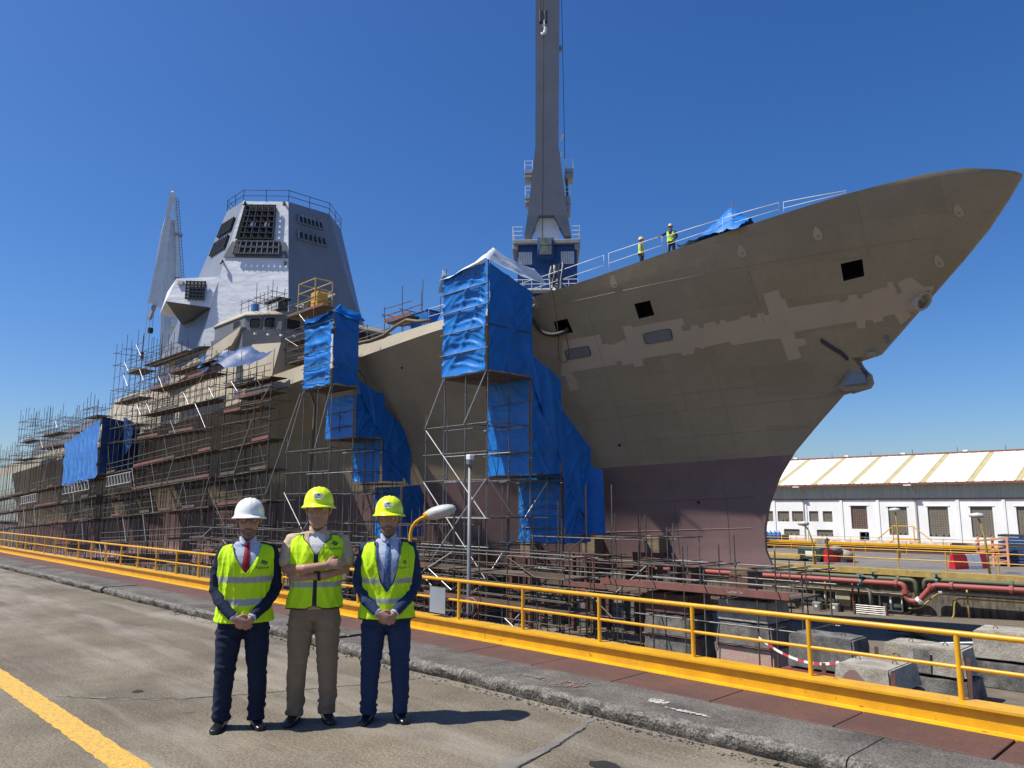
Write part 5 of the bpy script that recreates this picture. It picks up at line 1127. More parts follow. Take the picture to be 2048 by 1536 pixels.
o = ob('toe_board_lettering', tm); o.location = (-14.75,25.835,-1.39); o.rotation_euler = (R(90),0,0); tag(o, 'white lettering on the red toe board', 'lettering')
slab('toe_board', -21.0,-12.7,25.845,25.885,-1.52,-1.27, M_TOE, rowS)
# barrier tape
tp = MB(); n = 26; P0, P1, P2 = Vector((-12.9,24.0,-2.55)), Vector((-11.4,23.6,-3.3)), Vector((-10.05,23.4,-2.85)); A = []
for i in range(n+1):
    u = i/n; p = P0*(1-u)**2+P1*2*u*(1-u)+P2*u*u; A.append(p)
for i in range(n): tp.add([A[i]+Vector((0,0,.04)),A[i+1]+Vector((0,0,.04)),A[i+1]-Vector((0,.01,.04)),A[i]-Vector((0,.01,.04))],[(0,1,2,3)], 1 if i % 5 in (3,4) else 0)
tag(tp.build('barrier_tape', [M_WTAPE, M_RTAPE], fix=False), 'red and white barrier tape sagging between scaffold poles', 'tape')
# keel blocks under the ship
for k in range(9):
    x = -21-3.4*k; zf = floorz(x,38); zk = -1.43+lift(x)
    t = empty('keel_block', 'dark keel block stack under the ship, %s counted from the stem' % ['first','second','third','fourth','fifth','sixth','seventh','eighth','ninth'][k], 'keel block', (x,38,zf), 0, 'keel blocks under the ship')
    MB().bbox(-.6,.6,-1.0,1.0,0,(zk-zf)*.62,.04).build('concrete_base', M_BLOCKD, t)
    MB().bbox(-.55,.55,-.8,.8,(zk-zf)*.62+.004,zk-zf-.28,.03).build('steel_cap', M_BROWNST, t)
    MB().bbox(-.5,.5,-.75,.75,zk-zf-.276,zk-zf-.004,.02).build('timber_pad', M_TIMBER, t)
for k, x in enumerate([-25.5,-29.5,-34,-38.5,-43,-48,-53,-58]):      # side cradles of brown steel
    y = YC-half(x,-.2,kz(x))-.5; zf = floorz(x,y)
    t = empty('side_cradle', 'brown steel shoring tower under the hull side, %s from the bow' % ['first','second','third','fourth','fifth','sixth','seventh','eighth'][k], 'shoring', (x,y,zf), 0, 'shoring towers under the hull')
    hgt = -.6+lift(x)-zf
    for dx in (-.8,.8):
        for dy in (-.7,.5): MB().bbox(dx-.12,dx+.12,dy-.12,dy+.12,0,hgt,.01).build('column', M_BROWNST, t)
    for z in (.9,hgt*.5,hgt-.2): MB().bbox(-1.0,1.0,-.75,-.62,z,z+.24,.01).build('cross_beam', M_BROWNST if z < 1 else M_REDSTEEL, t)
    MB().bbox(-.5,.5,-.3,.6,hgt,hgt+.9,.03).build('timber_head', M_TIMBER, t)

# ---- street lamp on the near dock edge: head, arm, yellow pole (three-part swan neck)
lamp = empty('dock_lamp','yellow swan neck lamp with big white oval head at the dock edge','lamp',(-9.33,7.05,-1.0))
def dl(name, mb, m, **k):
    mb.v = [(v[0]+9.33,v[1]-7.05,v[2]+1.0) for v in mb.v]; return mb.build(name, m, lamp, **k)
neck = [(-9.33,7.05,-1.0),(-9.33,7.05,.6),(-9.33,7.05,1.28),(-9.31,7.06,1.38),(-9.25,7.08,1.46),(-9.16,7.11,1.52),(-9.02,7.15,1.56)]
dl('pole', MB().tube(neck, .027, 10), M_YELLOW, smooth=True)
hx = Vector((.70,.55,.22)).normalized(); hy_ = Vector((-.6,.8,0)).normalized(); hz_ = hx.cross(hy_); c0 = Vector((-9.05,7.14,1.565)); rings = []
for s, rw, rh in [(0,.055,.05),(.03,.085,.075),(.08,.105,.09),(.16,.118,.098),(.26,.12,.095),(.34,.108,.082),(.40,.08,.06),(.435,.03,.025)]:
    rings.append([c0+hx*s+hy_*rw*math.cos(a)+hz_*(rh*math.sin(a)+(.0 if math.sin(a)>0 else .028*0)) for a in [2*math.pi*k/20 for k in range(20)]])
dl('lamp_head', MB().loft(rings), M_LAMPW, smooth=True)
dl('head_socket', MB().tube([c0-hx*.05,c0+hx*.045],[.045,.082],14), M_YELLOW, smooth=True)
# ---- grey light mast further along
mast = empty('light_mast','slim grey metal mast with small white top fitting at the dock edge','mast',(-7.95,7.0,-.6))
MB().tube([(0,0,0),(0,0,.9),(0,0,2.85)],[.034,.03,.024],12).build('pole', M_GALV, mast, smooth=True)
MB().lathe([(.03,2.84),(.05,2.87),(.05,2.92)],n=16).build('dish', M_GALV, mast); MB().bbox(-.045,.045,-.04,.04,2.925,3.0,.01).build('top_fitting', M_BARW, mast)
MB().box(-.06,.06,-.06,.06,.62,.72).build('clamp', M_GALV, mast)
sg = empty('blank_sign','blank grey blue plate tied to the railing beside the men','sign',(-8.0,6.50,.33)); MB().bbox(-.16,.16,0,.006,0,.32,.002).build('plate', mat('grey_blue_plate',(.25,.28,.31),.5,var=.08), sg); MB().tube([(-.1,.012,.2),(-.1,.06,.19)],.006,5).build('tie', M_WTAPE, sg)
hz = empty('hose_coil','loosely coiled hose on the dock edge beam','hose',(-7.75,6.75,.29)); 
for k in range(3): MB().tube([(.12*math.cos(a)*(1+.1*k),.05+.03*k,.10+.10*math.sin(a)*(1+.1*k)) for a in [2*math.pi*j/24 for j in range(24)]],.012,6,closed=True).build('coil', [M_HOSE,M_RUBBER,M_REDPIPE][k], hz, smooth=True)

# ---- pipes along the far dock wall
def pipe(name, label, pts, r, m, flanges=(), bend=.35):
    P = [Vector(p) for p in pts]; out = [P[0]]
    for i in range(1,len(P)-1):
        a, b = (P[i-1]-P[i]), (P[i+1]-P[i]); k = min(bend, a.length*.45, b.length*.45); a.normalize(); b.normalize()
        for j in range(6):
            u = j/5; out.append((P[i]+a*k)*(1-u)**2+P[i]*2*u*(1-u)+(P[i]+b*k)*u*u)
    out.append(P[-1])
    t = empty(name, label, 'pipe', P[0], 0, 'pipes along the far dock wall')
    mb = MB().tube(out, r, 10); mb.v = [tuple(Vector(v)-P[0]) for v in mb.v]; mb.build('pipe_run', m, t, smooth=True)
    for (u, mm) in flanges:
        q = P[u[0]].lerp(P[u[0]+1], u[1]); d = (P[u[0]+1]-P[u[0]]).normalized()
        mb = MB().tube([q-d*.09-P[0], q+d*.09-P[0]], r*1.45, 10); mb.build('flange', mm, t)
        if mm == M_VALVE: MB().tube([q-P[0],q-P[0]+Vector((0,-.1,r*2.6))],.05,6).lathe([(.22,0),(.22,.04)],tuple(q-P[0]+Vector((0,-.1,r*2.6))),12).build('valve_wheel', M_VALVE, t)
    return t
YW = 48.4
pipe('green_pipe','thick green pipe along the far wall, left run', [(-60,47.5,-2.55),(-17.6,47.5,-2.47),(-15.75,47.5,-2.45),(-15.7,47.5,-3.6)], .13, M_GREENPIPE, [((0,.90),M_GREENPIPE),((0,.99),M_VALVE),((1,.5),M_GREENPIPE)])
pipe('green_pipe','thick green pipe along the far wall, right run', [(-15.3,47.5,-3.0),(-15.28,47.5,-2.40),(-14.8,47.5,-2.37),(4,47.5,-2.25)], .13, M_GREENPIPE, [((2,.01),M_VALVE),((2,.2),M_GREENPIPE),((2,.4),M_GREENPIPE)])
pipe('red_pipe','thick red pipe along the far wall with a dip', [(-60,47.2,-2.85),(-16.25,47.2,-2.68),(-16.2,47.2,-3.55),(-15.6,47.2,-3.6),(-14.75,47.2,-2.62),(4,47.2,-2.5)], .15, M_REDPIPE, [((0,.83),M_REDPIPE),((0,.945),M_VALVE),((0,.99),M_REDPIPE),((1,.5),M_REDPIPE),((3,.1),M_WHITEP),((3,.9),M_REDPIPE),((4,.05),M_REDPIPE),((4,.2),M_REDPIPE)], .3)
pipe('grey_pipe','grey pipe below the red one, bending down to the floor', [(-60,47.3,-3.15),(-18.25,47.3,-3.02),(-18.2,47.3,-4.4)], .085, M_GREYPIPE, [((0,.9),M_GREYPIPE),((0,.8),M_GREYPIPE)])
pipe('grey_pipe','grey pipe below the red one, right run', [(-15.9,47.3,-3.75),(-14.8,47.3,-2.98),(4,47.3,-2.85)], .075, M_GREYPIPE, [((1,.02),M_WHITEP)])
pipe('yellow_pipe','thin yellow pipe with a low loop, upper one', [(-16.3,47.7,-4.05),(-15.7,47.7,-4.02),(-14.7,47.7,-3.08),(4,47.7,-2.95)], .045, M_YPIPE)
pipe('yellow_pipe','thin yellow pipe with a low loop, lower one', [(-17.0,47.5,-4.5),(-13.95,47.5,-4.45),(-13.8,47.5,-3.28),(4,47.5,-3.15)], .05, M_YPIPE)
pipe('yellow_pipe','thin yellow pipe to the left of the windows', [(-30,47.8,-3.2),(-23.3,47.8,-3.2),(-23.3,47.8,-4.0),(-24.2,47.8,-4.05)], .045, M_YPIPE)
pipe('yellow_pipe','thin yellow pipe over the windows', [(-30,47.9,-3.08),(-18.4,47.9,-3.12),(-18.35,47.9,-4.2)], .04, M_YPIPE)
for i,(x,c) in enumerate([(-19.0,M_GREENPIPE),(-19.35,M_REDPIPE),(-13.2,M_YPIPE),(-21.0,M_YPIPE)]):
    pipe('riser', ['thin green riser beside the red valve','thin red riser beside the red valve','thin yellow riser right of the loop','thin yellow riser by the windows'][i], [(x,47.6,-2.6),(x,47.6,-4.5)], .05, c)
# wall niches with windows, cabinets
hut = empty('dock_hut','low concrete hut with window row built into the far dock wall','hut',(-19.7,48.1,-5.2))
def hp(name, m, x0,x1,y0,y1,z0,z1, parent=None): return MB().bbox(x0+19.7,x1+19.7,y0-48.1,y1-48.1,z0+5.2,z1+5.2,.01).build(name, m, parent or hut)
M_CREAM = mat('cream_paint', (.46,.40,.27), .8, vs=2, col2=(.33,.28,.19))
hp('wall', M_DOCKWALL, -23.2,-16.4,48.0,48.5,-5.2,-4.32); hp('lintel', M_CREAM, -23.2,-16.4,47.98,48.5,-3.5,-3.36)
for k,(a,b) in enumerate([(-22.65,-21.95),(-21.9,-21.25),(-21.2,-20.55),(-18.0,-17.4),(-17.35,-16.75)]):
    w = hp('window', M_BLACK, a,b,48.2,48.4,-4.3,-3.5); hp('frame', M_WHITEP, a-.03,a+.03,48.0,48.1,-4.3,-3.5, w); hp('frame', M_WHITEP, b-.03,b+.03,48.0,48.1,-4.3,-3.5, w); hp('sill', M_WHITEP, a,b,48.0,48.1,-4.34,-4.27, w); hp('pane', mat('dim_pane',(.09,.10,.09),.25,var=.3) if k == 0 else MATS['dim_pane'], a,b,48.12,48.14,-4.28,-3.5, w)
hp('panel', M_CREAM, -20.5,-19.7,48.0,48.2,-4.3,-3.5); hp('panel', M_BLOCK, -22.6,-21.8,47.97,48.0,-5.0,-4.4)
for i,(x,lb) in enumerate([(-21.6,'left grey electrical cabinet below the hut windows'),(-20.5,'right grey electrical cabinet below the hut windows')]):
    c = empty('electrical_cabinet', lb, 'cabinet', (x,47.7,-5.2), 0, 'electrical cabinets by the far wall'); MB().bbox(-.25,.25,-.2,.2,.0,1.05,.02).build('case', M_BLOCK, c); MB().bbox(-.21,.21,-.225,-.2,.08,.98,.01).build('door', M_GREYPANEL, c); MB().box(-.08,.08,-.232,-.226,.75,.9).build('warning_plate', M_WHITEP, c)
reel = empty('cable_reel','rusty cable reel standing by the cabinets','reel',(-21.05,47.3,-5.2)); MB().tube([(0,-.12,.32),(0,.12,.32)],.1,10).build('core', M_BROWNST, reel)
for dy in (-.12,.12): MB().tube([(.3*math.cos(a),dy,.32+.3*math.sin(a)) for a in [2*math.pi*k/18 for k in range(18)]],.035,6,closed=True).build('rim', M_BROWNST, reel)
for k in range(4): MB().bar((-.28*math.cos(k*.785),-.12,.32-.28*math.sin(k*.785)),(.28*math.cos(k*.785),-.12,.32+.28*math.sin(k*.785)),.04,.03).build('spoke', M_BROWNST, reel)
rack = empty('tube_rack','rack of stacked grey scaffold tubes by the far wall','rack',(-18.0,46.6,-5.0))
for k in range(7): MB().tube([(-.9,0,.35+.11*k),(.9,.05,.35+.11*k)],.045,6).build('tube', M_ZINC, rack)
for x in (-.9,.9): MB().bbox(x-.05,x+.05,-.1,.1,-.1,1.2,.01).build('upright', M_BROWNST, rack)
for i in range(5):
    t = MB().bbox(-1.1,1.1,-.14,.14,0,.18,.02).build('timber_baulk', M_TIMBER); t.location = (-15.6+.25*i,45.6-.35*i,floorz(-15,44)+.05+.12*(i%3)); t.rotation_euler = (0,.05*i,.35-.2*i)
    tag(t, 'old timber baulk in the loose pile by the far wall', 'timber', 'loose timbers by the far wall')
pl = MB()
for k in range(16):
    t = MB().bbox(-2.2,2.2,-.13,.13,0,.07,.01).build('floor_plank', M_TIMBER); t.location = (-20.5+.1*nz(k),40.5+.29*k*1.0,floorz(-20,42)-.0+.012*0-.04*(k*.29)); tag(t, 'yellowish floor plank laid beside the far wall', 'plank', 'planks on the slipway floor')
wf = empty('bent_rails','bent white plastic sheeting rails lying at the right of the floor','frame',(-7.6,36,-4.2))
for k,(a,b) in enumerate([((-3.6,0,.25),(0,0,.75)),((0,0,.75),(3.2,.1,.2)),((-3.6,.5,.2),(.2,.5,.6)),((.2,.5,.6),(3.2,.6,.15)),((.4,.2,.1),(1.2,.2,1.0)),((1.6,.3,.05),(1.2,.3,1.1)),((2.0,.2,.05),(2.1,.2,.9)),((2.5,.2,.05),(2.4,.2,1.0))]): rod('rail', Vector(a)+Vector((-7.6,36,-4.2)), Vector(b)+Vector((-7.6,36,-4.2)), .035, M_WHITEP, wf)

# ---- far quay: edge beam, railing, lamps, barriers, bicycles
fe = tag(MB().bbox(-90,30,47.9,48.02,-2.3,-1.93,.01).build('far_edge_strip', M_YPIPE), 'pale yellow edge strip of the far quay', 'edging')
def far_rail(label, y, z, x0, x1, sp_, h=1.05, m=M_YELLOW, r=.035):
    t = empty('far_railing', label, 'railing', (x0,y,z), 0, 'railings on the far quay'); n = int((x1-x0)/sp_)
    for k in range(n+1): rod('post', (x0+sp_*k,y,z), (x0+sp_*k,y,z+h), r, m, t)
    for dz in (h,h*.55): rod('rail', (x0,y,z+dz), (x0+sp_*n,y,z+dz), r*.9, m, t)
far_rail('yellow railing along the edge of the far quay', 48.25, -2.0, -50, 2, 2.55, 1.15)
far_rail('yellow railing further back on the far quay', 62.0, -2.0, -60, 0, 3.0, 1.1, M_YELLOW, .03)
far_rail('thin pale railing along the foot of the white hall', 84.0, -3.05, -70, -5, 3.0, 1.5, M_YPIPE, .025)
for a, b, lb in ((-90,-29.6,'long yellow crane rail beam on the far quay, left piece'),(-28.5,20,'long yellow crane rail beam on the far quay, right piece')):
    t = empty('crane_rail_beam', lb, 'beam', (a,66,-2), 0, 'crane rail beams on the far quay'); MB().bbox(0,b-a,-.35,.35,.5,.72,.02).build('top_flange', M_YELLOW, t); MB().bbox(0,b-a,-.15,.15,0,.498,.02).build('web', M_BROWNST, t)
tag(block('concrete_counterweight','grey concrete counterweight in the gap of the yellow crane rail',-29.5,-28.6,65.4,66.4,-2,-1.05,M_BLOCK,51), None, 'counterweight')
tag(MB().prism([(64,-2.0),(71.9,-2.0),(71.9,-1.0),(67.5,-1.0)],'x',-90,20).build('rear_ramp', M_FARQUAY), 'raised concrete strip behind the yellow crane rail', 'platform') if False else None
def quay_lamp(x, y, z, h, label, lean):
    t = empty('quay_lamp', label, 'lamp', (x,y,z), 0, 'lamps on the far quay')
    MB().tube([(0,0,0),(lean*.2,0,h*.6),(lean*.5,0,h*.85),(lean*.9,0,h)],[.07,.06,.05,.05],8).build('pole', M_YPIPE, t, smooth=True)
    rg = [[(lean*.9+s,w*math.cos(a),h+.02+hh*math.sin(a)) for a in [2*math.pi*k/12 for k in range(12)]] for s,w,hh in ((-.42,.05,.04),(-.3,.2,.12),(0,.27,.17),(.25,.2,.13),(.36,.05,.05))]
    MB().loft(rg).build('lamp_head', M_LAMPW, t, smooth=True)
quay_lamp(-22.2,49.1,-2,2.55,'grey headed lamp on the far quay, nearest the ship bow',-.7)
quay_lamp(-20.3,58.5,-2,3.4,'lamp on the far quay in the middle of the white wall',-.1)
quay_lamp(-12.4,49.1,-2,3.15,'lamp with big pale head on the far quay, rightmost',-.4)
def barrier(x, y, rz, label, seq):
    t = empty('road_barrier', label, 'barrier', (x,y,-2), rz, 'plastic barriers on the far quay')
    for k, c in enumerate(seq):
        o = MB().hull([(a*.25,b*.22,0) for a in (-1,1) for b in (-1,1)]+[(a*.25,b*.22,.18) for a in (-1,1) for b in (-1,1)]+[(a*.24,b*.10,.85) for a in (-1,1) for b in (-1,1)]).build('segment', M_BARR if c == 'r' else M_BARW, t); o.location = (k*.515,0,0)
barrier(-22.4,51.6,R(64),'red and white plastic barrier on the far quay, left one','rrwr'); barrier(-14.75,51.4,R(62),'red and white plastic barrier on the far quay, right one','rrwwr')
cart = empty('tool_cart','dark green tool container on the far quay near the bow','container',(-23.6,51.8,-2)); MB().bbox(-.8,.8,-.5,.5,.15,.9,.04).build('case', mat('dark_green_paint',(.03,.06,.05),.5,var=.2), cart); MB().bbox(-.25,.45,-.52,-.5,.35,.7,.01).build('label_plate', M_WHITEP, cart)
for sx in (-.6,.6): MB().tube([(sx,-.5,.12),(sx,.5,.12)],.12,10).build('wheel', M_RUBBER, cart)
bags = empty('bag_pile','pile of pale sacks beside the tool container','sacks',(-22.4,52.4,-2))
for k,(dx,dy,dz,s) in enumerate([(0,0,.3,.5),(.7,.2,.35,.55),(.3,-.3,.75,.4),(-.5,.3,.25,.35)]):
    o = MB().lathe([(s*.3,-s*.6),(s*.9,-s*.4),(s,0),(s*.8,s*.45),(s*.2,s*.6)],(dx,dy,dz+.1),12).build('sack', [M_BARW,M_BLOCK,M_GREYPANEL,M_WHITEP][k], bags, smooth=True)
tag(MB().bbox(-27.2,-24.2,51.2,52.6,-1.85,-1.6,.02).build('pallet_load', M_YPIPE), 'yellow timber load on pallets at the far quay edge', 'timber')
gas = empty('gas_bottles','blue gas bottle rack standing at the foot of the hall','gas rack',(-44.6,86,-3.05))
for k in range(4): MB().lathe([(.25,0),(.25,1.4),(.2,1.6),(.06,1.7),(.06,1.8)],(.52*k,0,.1),12).build('bottle', mat('gas_blue',(.02,.16,.45),.4,var=.15) if k == 0 else MATS['gas_blue'], gas, smooth=True)
for z in (.5,1.2): MB().bbox(-.35,1.95,-.32,-.28,z,z+.06,.01).build('rack_bar', M_DARKST, gas)
MB().bbox(2.05,2.6,-.4,.4,0,1.5,.05).build('rack_box', M_DARKST, gas)
dfan = empty('dust_extractor','grey dust extractor with hoses at the left foot of the hall','machine',(-48.6,86,-3.05)); MB().tube([(0,0,0),(0,0,1.6),(0,-.1,2.2),(-.3,-.2,2.5)],.3,10).build('duct', M_GREYPIPE, dfan, smooth=True); MB().bbox(-.6,.9,-.5,.5,0,.6,.04).build('base', M_DARKST, dfan)
bk = empty('bicycle','bicycle leaning by the yellow beam below the left hall windows','bicycle',(-38.8,80,-3.05),0,'bicycles in front of the hall')
for sx in (-.55,.55):
    wv = MB().tube([(sx+.34*math.cos(a),0,.34+.34*math.sin(a)) for a in [2*math.pi*k/20 for k in range(20)]],.028,5,closed=True).build('wheel', M_RUBBER, bk)
for a, b in (((-.55,0,.34),(-.2,0,.8)),((-.2,0,.8),(.35,0,.85)),((.35,0,.85),(-.05,0,.32)),((-.05,0,.32),(-.2,0,.8)),((-.55,0,.34),(-.05,0,.32)),((.55,0,.34),(.35,0,.95))): rod('frame_tube', Vector(a)+Vector((-38.8,80,-3.05)), Vector(b)+Vector((-38.8,80,-3.05)), .025, M_DARKST, bk)
MB().bar((.3,-.25,1.0),(.35,.25,1.0),.04,.04).build('handlebar', M_DARKST, bk); MB().bbox(-.32,-.08,-.07,.07,.86,.93,.02).build('saddle', M_RUBBER, bk)
for i,(x,lb) in enumerate([(-33.5,'bicycle below the dark doorway of the hall'),(-26.3,'bicycle by the yellow steps in front of the hall'),(-22.9,'bicycle right of the concrete box by the hall'),(-18.6,'bicycle left of the rightmost lamp'),(-16.6,'bicycle right of the rightmost lamp')]):
    o = copy_tree(bk); o.location = (x,78,-2.75+.0); o['label'] = lb; o.rotation_euler = (0,0,.12*(i%3-1))
tag(MB().bbox(-24.6,-22.4,85,86.2,-3.05,-1.9,.05).build('concrete_box', M_BLOCK), 'low pale concrete box against the white hall wall', 'box')
stp = empty('yellow_steps','yellow steel steps over the crane rail on the far quay','steps',(-22.6,66.8,-2))
MB().bbox(-.8,.8,-.5,.5,1.0,1.1,.02).build('platform', M_YELLOW, stp)
for sx in (-.8,.8):
    rod('stringer', (-22.6+sx,66.3,-1), (-22.6+sx*2.6,66.3,-2), .06, M_YELLOW, stp); rod('handrail', (-22.6+sx,66.3,.05), (-22.6+sx*2.6,66.3,-1.0), .04, M_YELLOW, stp); rod('rail_post', (-22.6+sx,66.3,-1), (-22.6+sx,66.3,.1), .04, M_YELLOW, stp)
rod('handrail', (-23.4,66.3,.1), (-21.8,66.3,.1), .04, M_YELLOW, stp)
pal = empty('pallet_stack','stack of blue pallets at the right edge of the far quay','pallets',(-12.2,57,-2))
for k in range(10): MB().bbox(-1.4,2.2,-.7,.7,.2*k,.2*k+.13,.01).build('pallet', M_BLUEP if k % 3 else M_DARKST, pal)
sal = empty('salmon_pallet','salmon coloured pallet leaning on the blue pallet stack','pallet',(-13.8,55.6,-2))
for k in range(5): MB().bar((-.9+.0*k,0,.35*k+.1),(.9,.25,.35*k+.35),.1,.12).build('slat', mat('salmon_paint',(.62,.29,.16),.6,var=.12) if k == 0 else MATS['salmon_paint'], sal)
for sx in (-.8,0,.8): MB().bar((sx,.1,.0),(sx,.25,1.8),.12,.12).build('bearer', MATS['salmon_paint'], sal)

# scale far-side groups about the camera: further off and larger, unchanged in view
def scale_from_camera(o, s): o.location = (o.location.x*s, o.location.y*s, 1.7+(o.location.z-1.7)*s); o.scale = tuple(c*s for c in o.scale)
_far_q = ('green_pipe','red_pipe','grey_pipe','yellow_pipe','riser','dock_hut','electrical_cabinet','cable_reel','tube_rack','far_edge_strip','far_railing','crane_rail_beam','concrete_counterweight','quay_lamp','road_barrier','tool_cart','bag_pile','pallet_load','yellow_steps','pallet_stack','salmon_pallet')
_far_h = ('workshop_hall','gas_bottles','dust_extractor','bicycle','concrete_box')
for o in list(COL.objects):
    if o.parent is None:
        b_ = o.name.split('.')[0]
        if b_ in _far_q and not (b_ == 'far_railing' and o.location.y > 80): scale_from_camera(o, 1.25)
        elif b_ in _far_h or b_ == 'far_railing': scale_from_camera(o, 1.2)

# ---- things on the ship's deck
def on_deck(x, y): return Vector((x,y,deckz(x)-.12))
tent = empty('deck_tent','crumpled blue tarpaulin tent on the foredeck near the bow','tent',(-18.9,33.2,deckz(-18.9)-.1))
P = []
for i in range(25):
    u = i/24; row = []
    for j in range(13):
        v = j/12; ridge = (u/.70 if u < .70 else 1-(u-.70)/.30*.55)*(1-abs(v-.5)*1.9)*1.15+.10
        row.append((-1.9+3.6*u, -1.0+2.0*v, max(0,ridge*1.3+.14*(1-abs(nz(u*5,v*4,3)*2))**3+.1*nz(u*3,v*3,8))))
    P.append(row)
MB().grid(P).build('cover', M_TARP, tent, smooth=True, fix=False); rod('tent_pole', tent.location+Vector((1.0,-.5,0)), tent.location+Vector((1.0,-.4,1.9)), .03, M_GREYPANEL, tent)
bx = empty('deck_box','blue cabinet with flat lid standing on deck behind the railing','cabinet',(-39.6,30.9,deckz(-39.6)-.1)); MB().bbox(-1.0,.9,-.6,.8,0,1.55,.05).build('case', M_TARP, bx); MB().bbox(-1.05,.95,-.65,.85,1.56,1.63,.02).build('lid', M_BLUEP, bx)
tb = empty('deck_bundle','lower blue tarpaulin bundle beside the blue deck cabinet','bundle',(-37.0,30.8,deckz(-37)-.1)); MB().hull([(-1.1,-.6,0),(1,-.6,0),(-1.1,.6,0),(1,.6,0),(-.9,0,1.25),(.3,0,1.2),(.9,-.3,.5)]).build('cover', M_TARP, tb)
hs = empty('deck_hose','thick brown hose lying along the deck edge amidships','hose',(-44,29.2,12.9))
MB().tube([(-2.5,.3,.25),(-1.2,-.1,.1),(.5,-.15,.0),(2.2,-.15,.12),(3.4,-.1,.55),(4.6,-.1,.75),(5.6,0,.5),(6.8,.1,.35)],.11,8).build('hose_run', M_HOSE, hs, smooth=True)
hs2 = empty('hanging_hose','thick dark hose hanging from the bow deck down to the first port','hose',(-29.4,30.2,13.4))
def onhull(x, z, o=.10): return Vector((x,hully(x,z)-o,z))
ctrl = [Vector((-30.8,29.6,14.2)),Vector((-30.1,29.6,13.9)),onhull(-29.6,13.0,.25),onhull(-29.4,12.2,.2),onhull(-29.1,11.5,.2),onhull(-28.5,11.25,.2),onhull(-27.9,11.3,.1),onhull(-27.6,11.5,-.1)]
def smooth_path(c, k=6):
    out = []
    for i in range(len(c)-1):
        p0,p1,p2,p3 = c[max(i-1,0)],c[i],c[i+1],c[min(i+2,len(c)-1)]
        for j in range(k):
            t = j/k; out.append(.5*((2*p1)+(p2-p0)*t+(2*p0-5*p1+4*p2-p3)*t*t+(3*p1-p0-3*p2+p3)*t**3))
    return out+[c[-1]]
o = MB().tube([p-hs2.location for p in smooth_path(ctrl)], .12, 8).build('hose_run', mat('dark_hose',(.06,.047,.035),.7,var=.2), hs2, smooth=True)
cb = empty('hanging_cable','thin pale cable looping from the bow rail down the hull','cable',(-27.7,30.4,13.5))
cc = [Vector((-27.6,30.2,13.5)),onhull(-27.9,12.5,.12),onhull(-28.2,11.2,.1),onhull(-28.6,10.0,.1),onhull(-28.3,9.75,.1),onhull(-27.9,10.2,.1),onhull(-27.75,11.3,.05)]
MB().tube([p-cb.location for p in smooth_path(cc)], .025, 6).build('cable_run', M_HOSE, cb, smooth=True)
for i,(x,dz,lb) in enumerate([(-51.0,0,'thick brown hose hanging down the hull left of the smaller tower'),(-44.3,0,'thin cable hanging down the hull right of the smaller tower')]):
    t = empty('hull_hose', lb, 'hose', (x,28.6,12.5)); pts = []
    for k in range(16):
        z = 12.6-1.15*k if i == 0 else 12.7-.75*k
        xx = x-.06*k if i == 0 else x; pts.append(Vector((xx, min(28.45 if z > 11 else hully(xx,z)-.25, 29.5 if z > -4 else 30), z))-t.location)
    if i == 0: pts = [Vector((2.4,.3,.4)),Vector((1.2,.0,.75)),Vector((.4,-.1,.4))]+pts[1:]
    MB().tube(pts, .10 if i == 0 else .035, 7).build('hose_run', M_HOSE, t, smooth=True)
wr = empty('cable_bundle','dark bundle of cables hanging over the bow rail','cables',(-27.6,30.7,13.6))
rnd = random.Random(8)
for k in range(12): 
    a = rnd.uniform(-.5,.5); MB().tube([(a,0,1.45),(a+rnd.uniform(-.15,.15),-.1,.9),(a+rnd.uniform(-.2,.2),-.06,.3),(a+rnd.uniform(-.25,.25),0,.0)],.05,5).build('cable', M_RUBBER if k % 4 else M_WHITEP, wr)
# yellow welding cage in front of the bridge
cg = empty('welding_cage','yellow steel cage with welding sets standing before the bridge','cage',(-57.2,31.0,17.7))
for x in (0,2.7):
    for y in (0,1.6): rod('post', (-57.2+x,31+y,17.5), (-57.2+x,31+y,20.2), .06, M_YPIPE, cg)
for z in (17.75,18.4,19.3,20.15):
    for y in (0,1.6): rod('side_rail', (-57.2,31+y,z), (-54.5,31+y,z), .05, M_YPIPE, cg)
    for x in (0,2.7): rod('end_rail', (-57.2+x,31,z), (-57.2+x,32.6,z), .05, M_YPIPE, cg)
MB().bbox(1.45,2.55,.3,1.3,.15,1.5,.06).build('welding_set', M_YELLOW, cg); MB().bbox(.3,1.3,.3,1.3,.15,1.2,.06).build('welding_set', M_DARKST, cg)
section('tube scaffold platform carrying the yellow welding cage', frange(-58.2,-49.6,4), [30.6,32.8], lambda x,r: 17.7 if x < -52.5 else 15.6, [13.4,14.6,15.6,17.3], [(-58.2,-52.4,17.3),(-58.2,-49.8,15.1),(-58.2,-49.8,13.4)], 51, 'deck scaffolds', slope=0, base=12.5)
section('tube scaffold platform on deck right of the smaller blue tower', frange(-42.6,-38.5,2), [29.6,31.2], lambda x,r: 15.0, [13.6,14.6], [(-42.6,-39.6,14.0)], 52, 'deck scaffolds', slope=0, base=12.8)
section('tube railing scaffold on top of the bridge roof', frange(-66.5,-60.5,4), [30.3,31.4], lambda x,r: 20.2, [19.6,20.1], [], 53, 'deck scaffolds', slope=0, braces=False, base=19.1)
gn = empty('generator','dark generator set with black canopy on the bridge roof','generator',(-63.2,32.2,19.1)); MB().bbox(-1.4,1.4,-.6,.6,.9,1.1,.03).build('canopy', M_RUBBER, gn); MB().bbox(-1.2,1.1,-.45,.5,0,.85,.05).build('body', M_DARKST, gn)
for k in range(7): MB().box(-1.0+.3*k,-.85+.3*k,-.5,-.46,.1,.75).build('grille', M_WHITEP, gn)
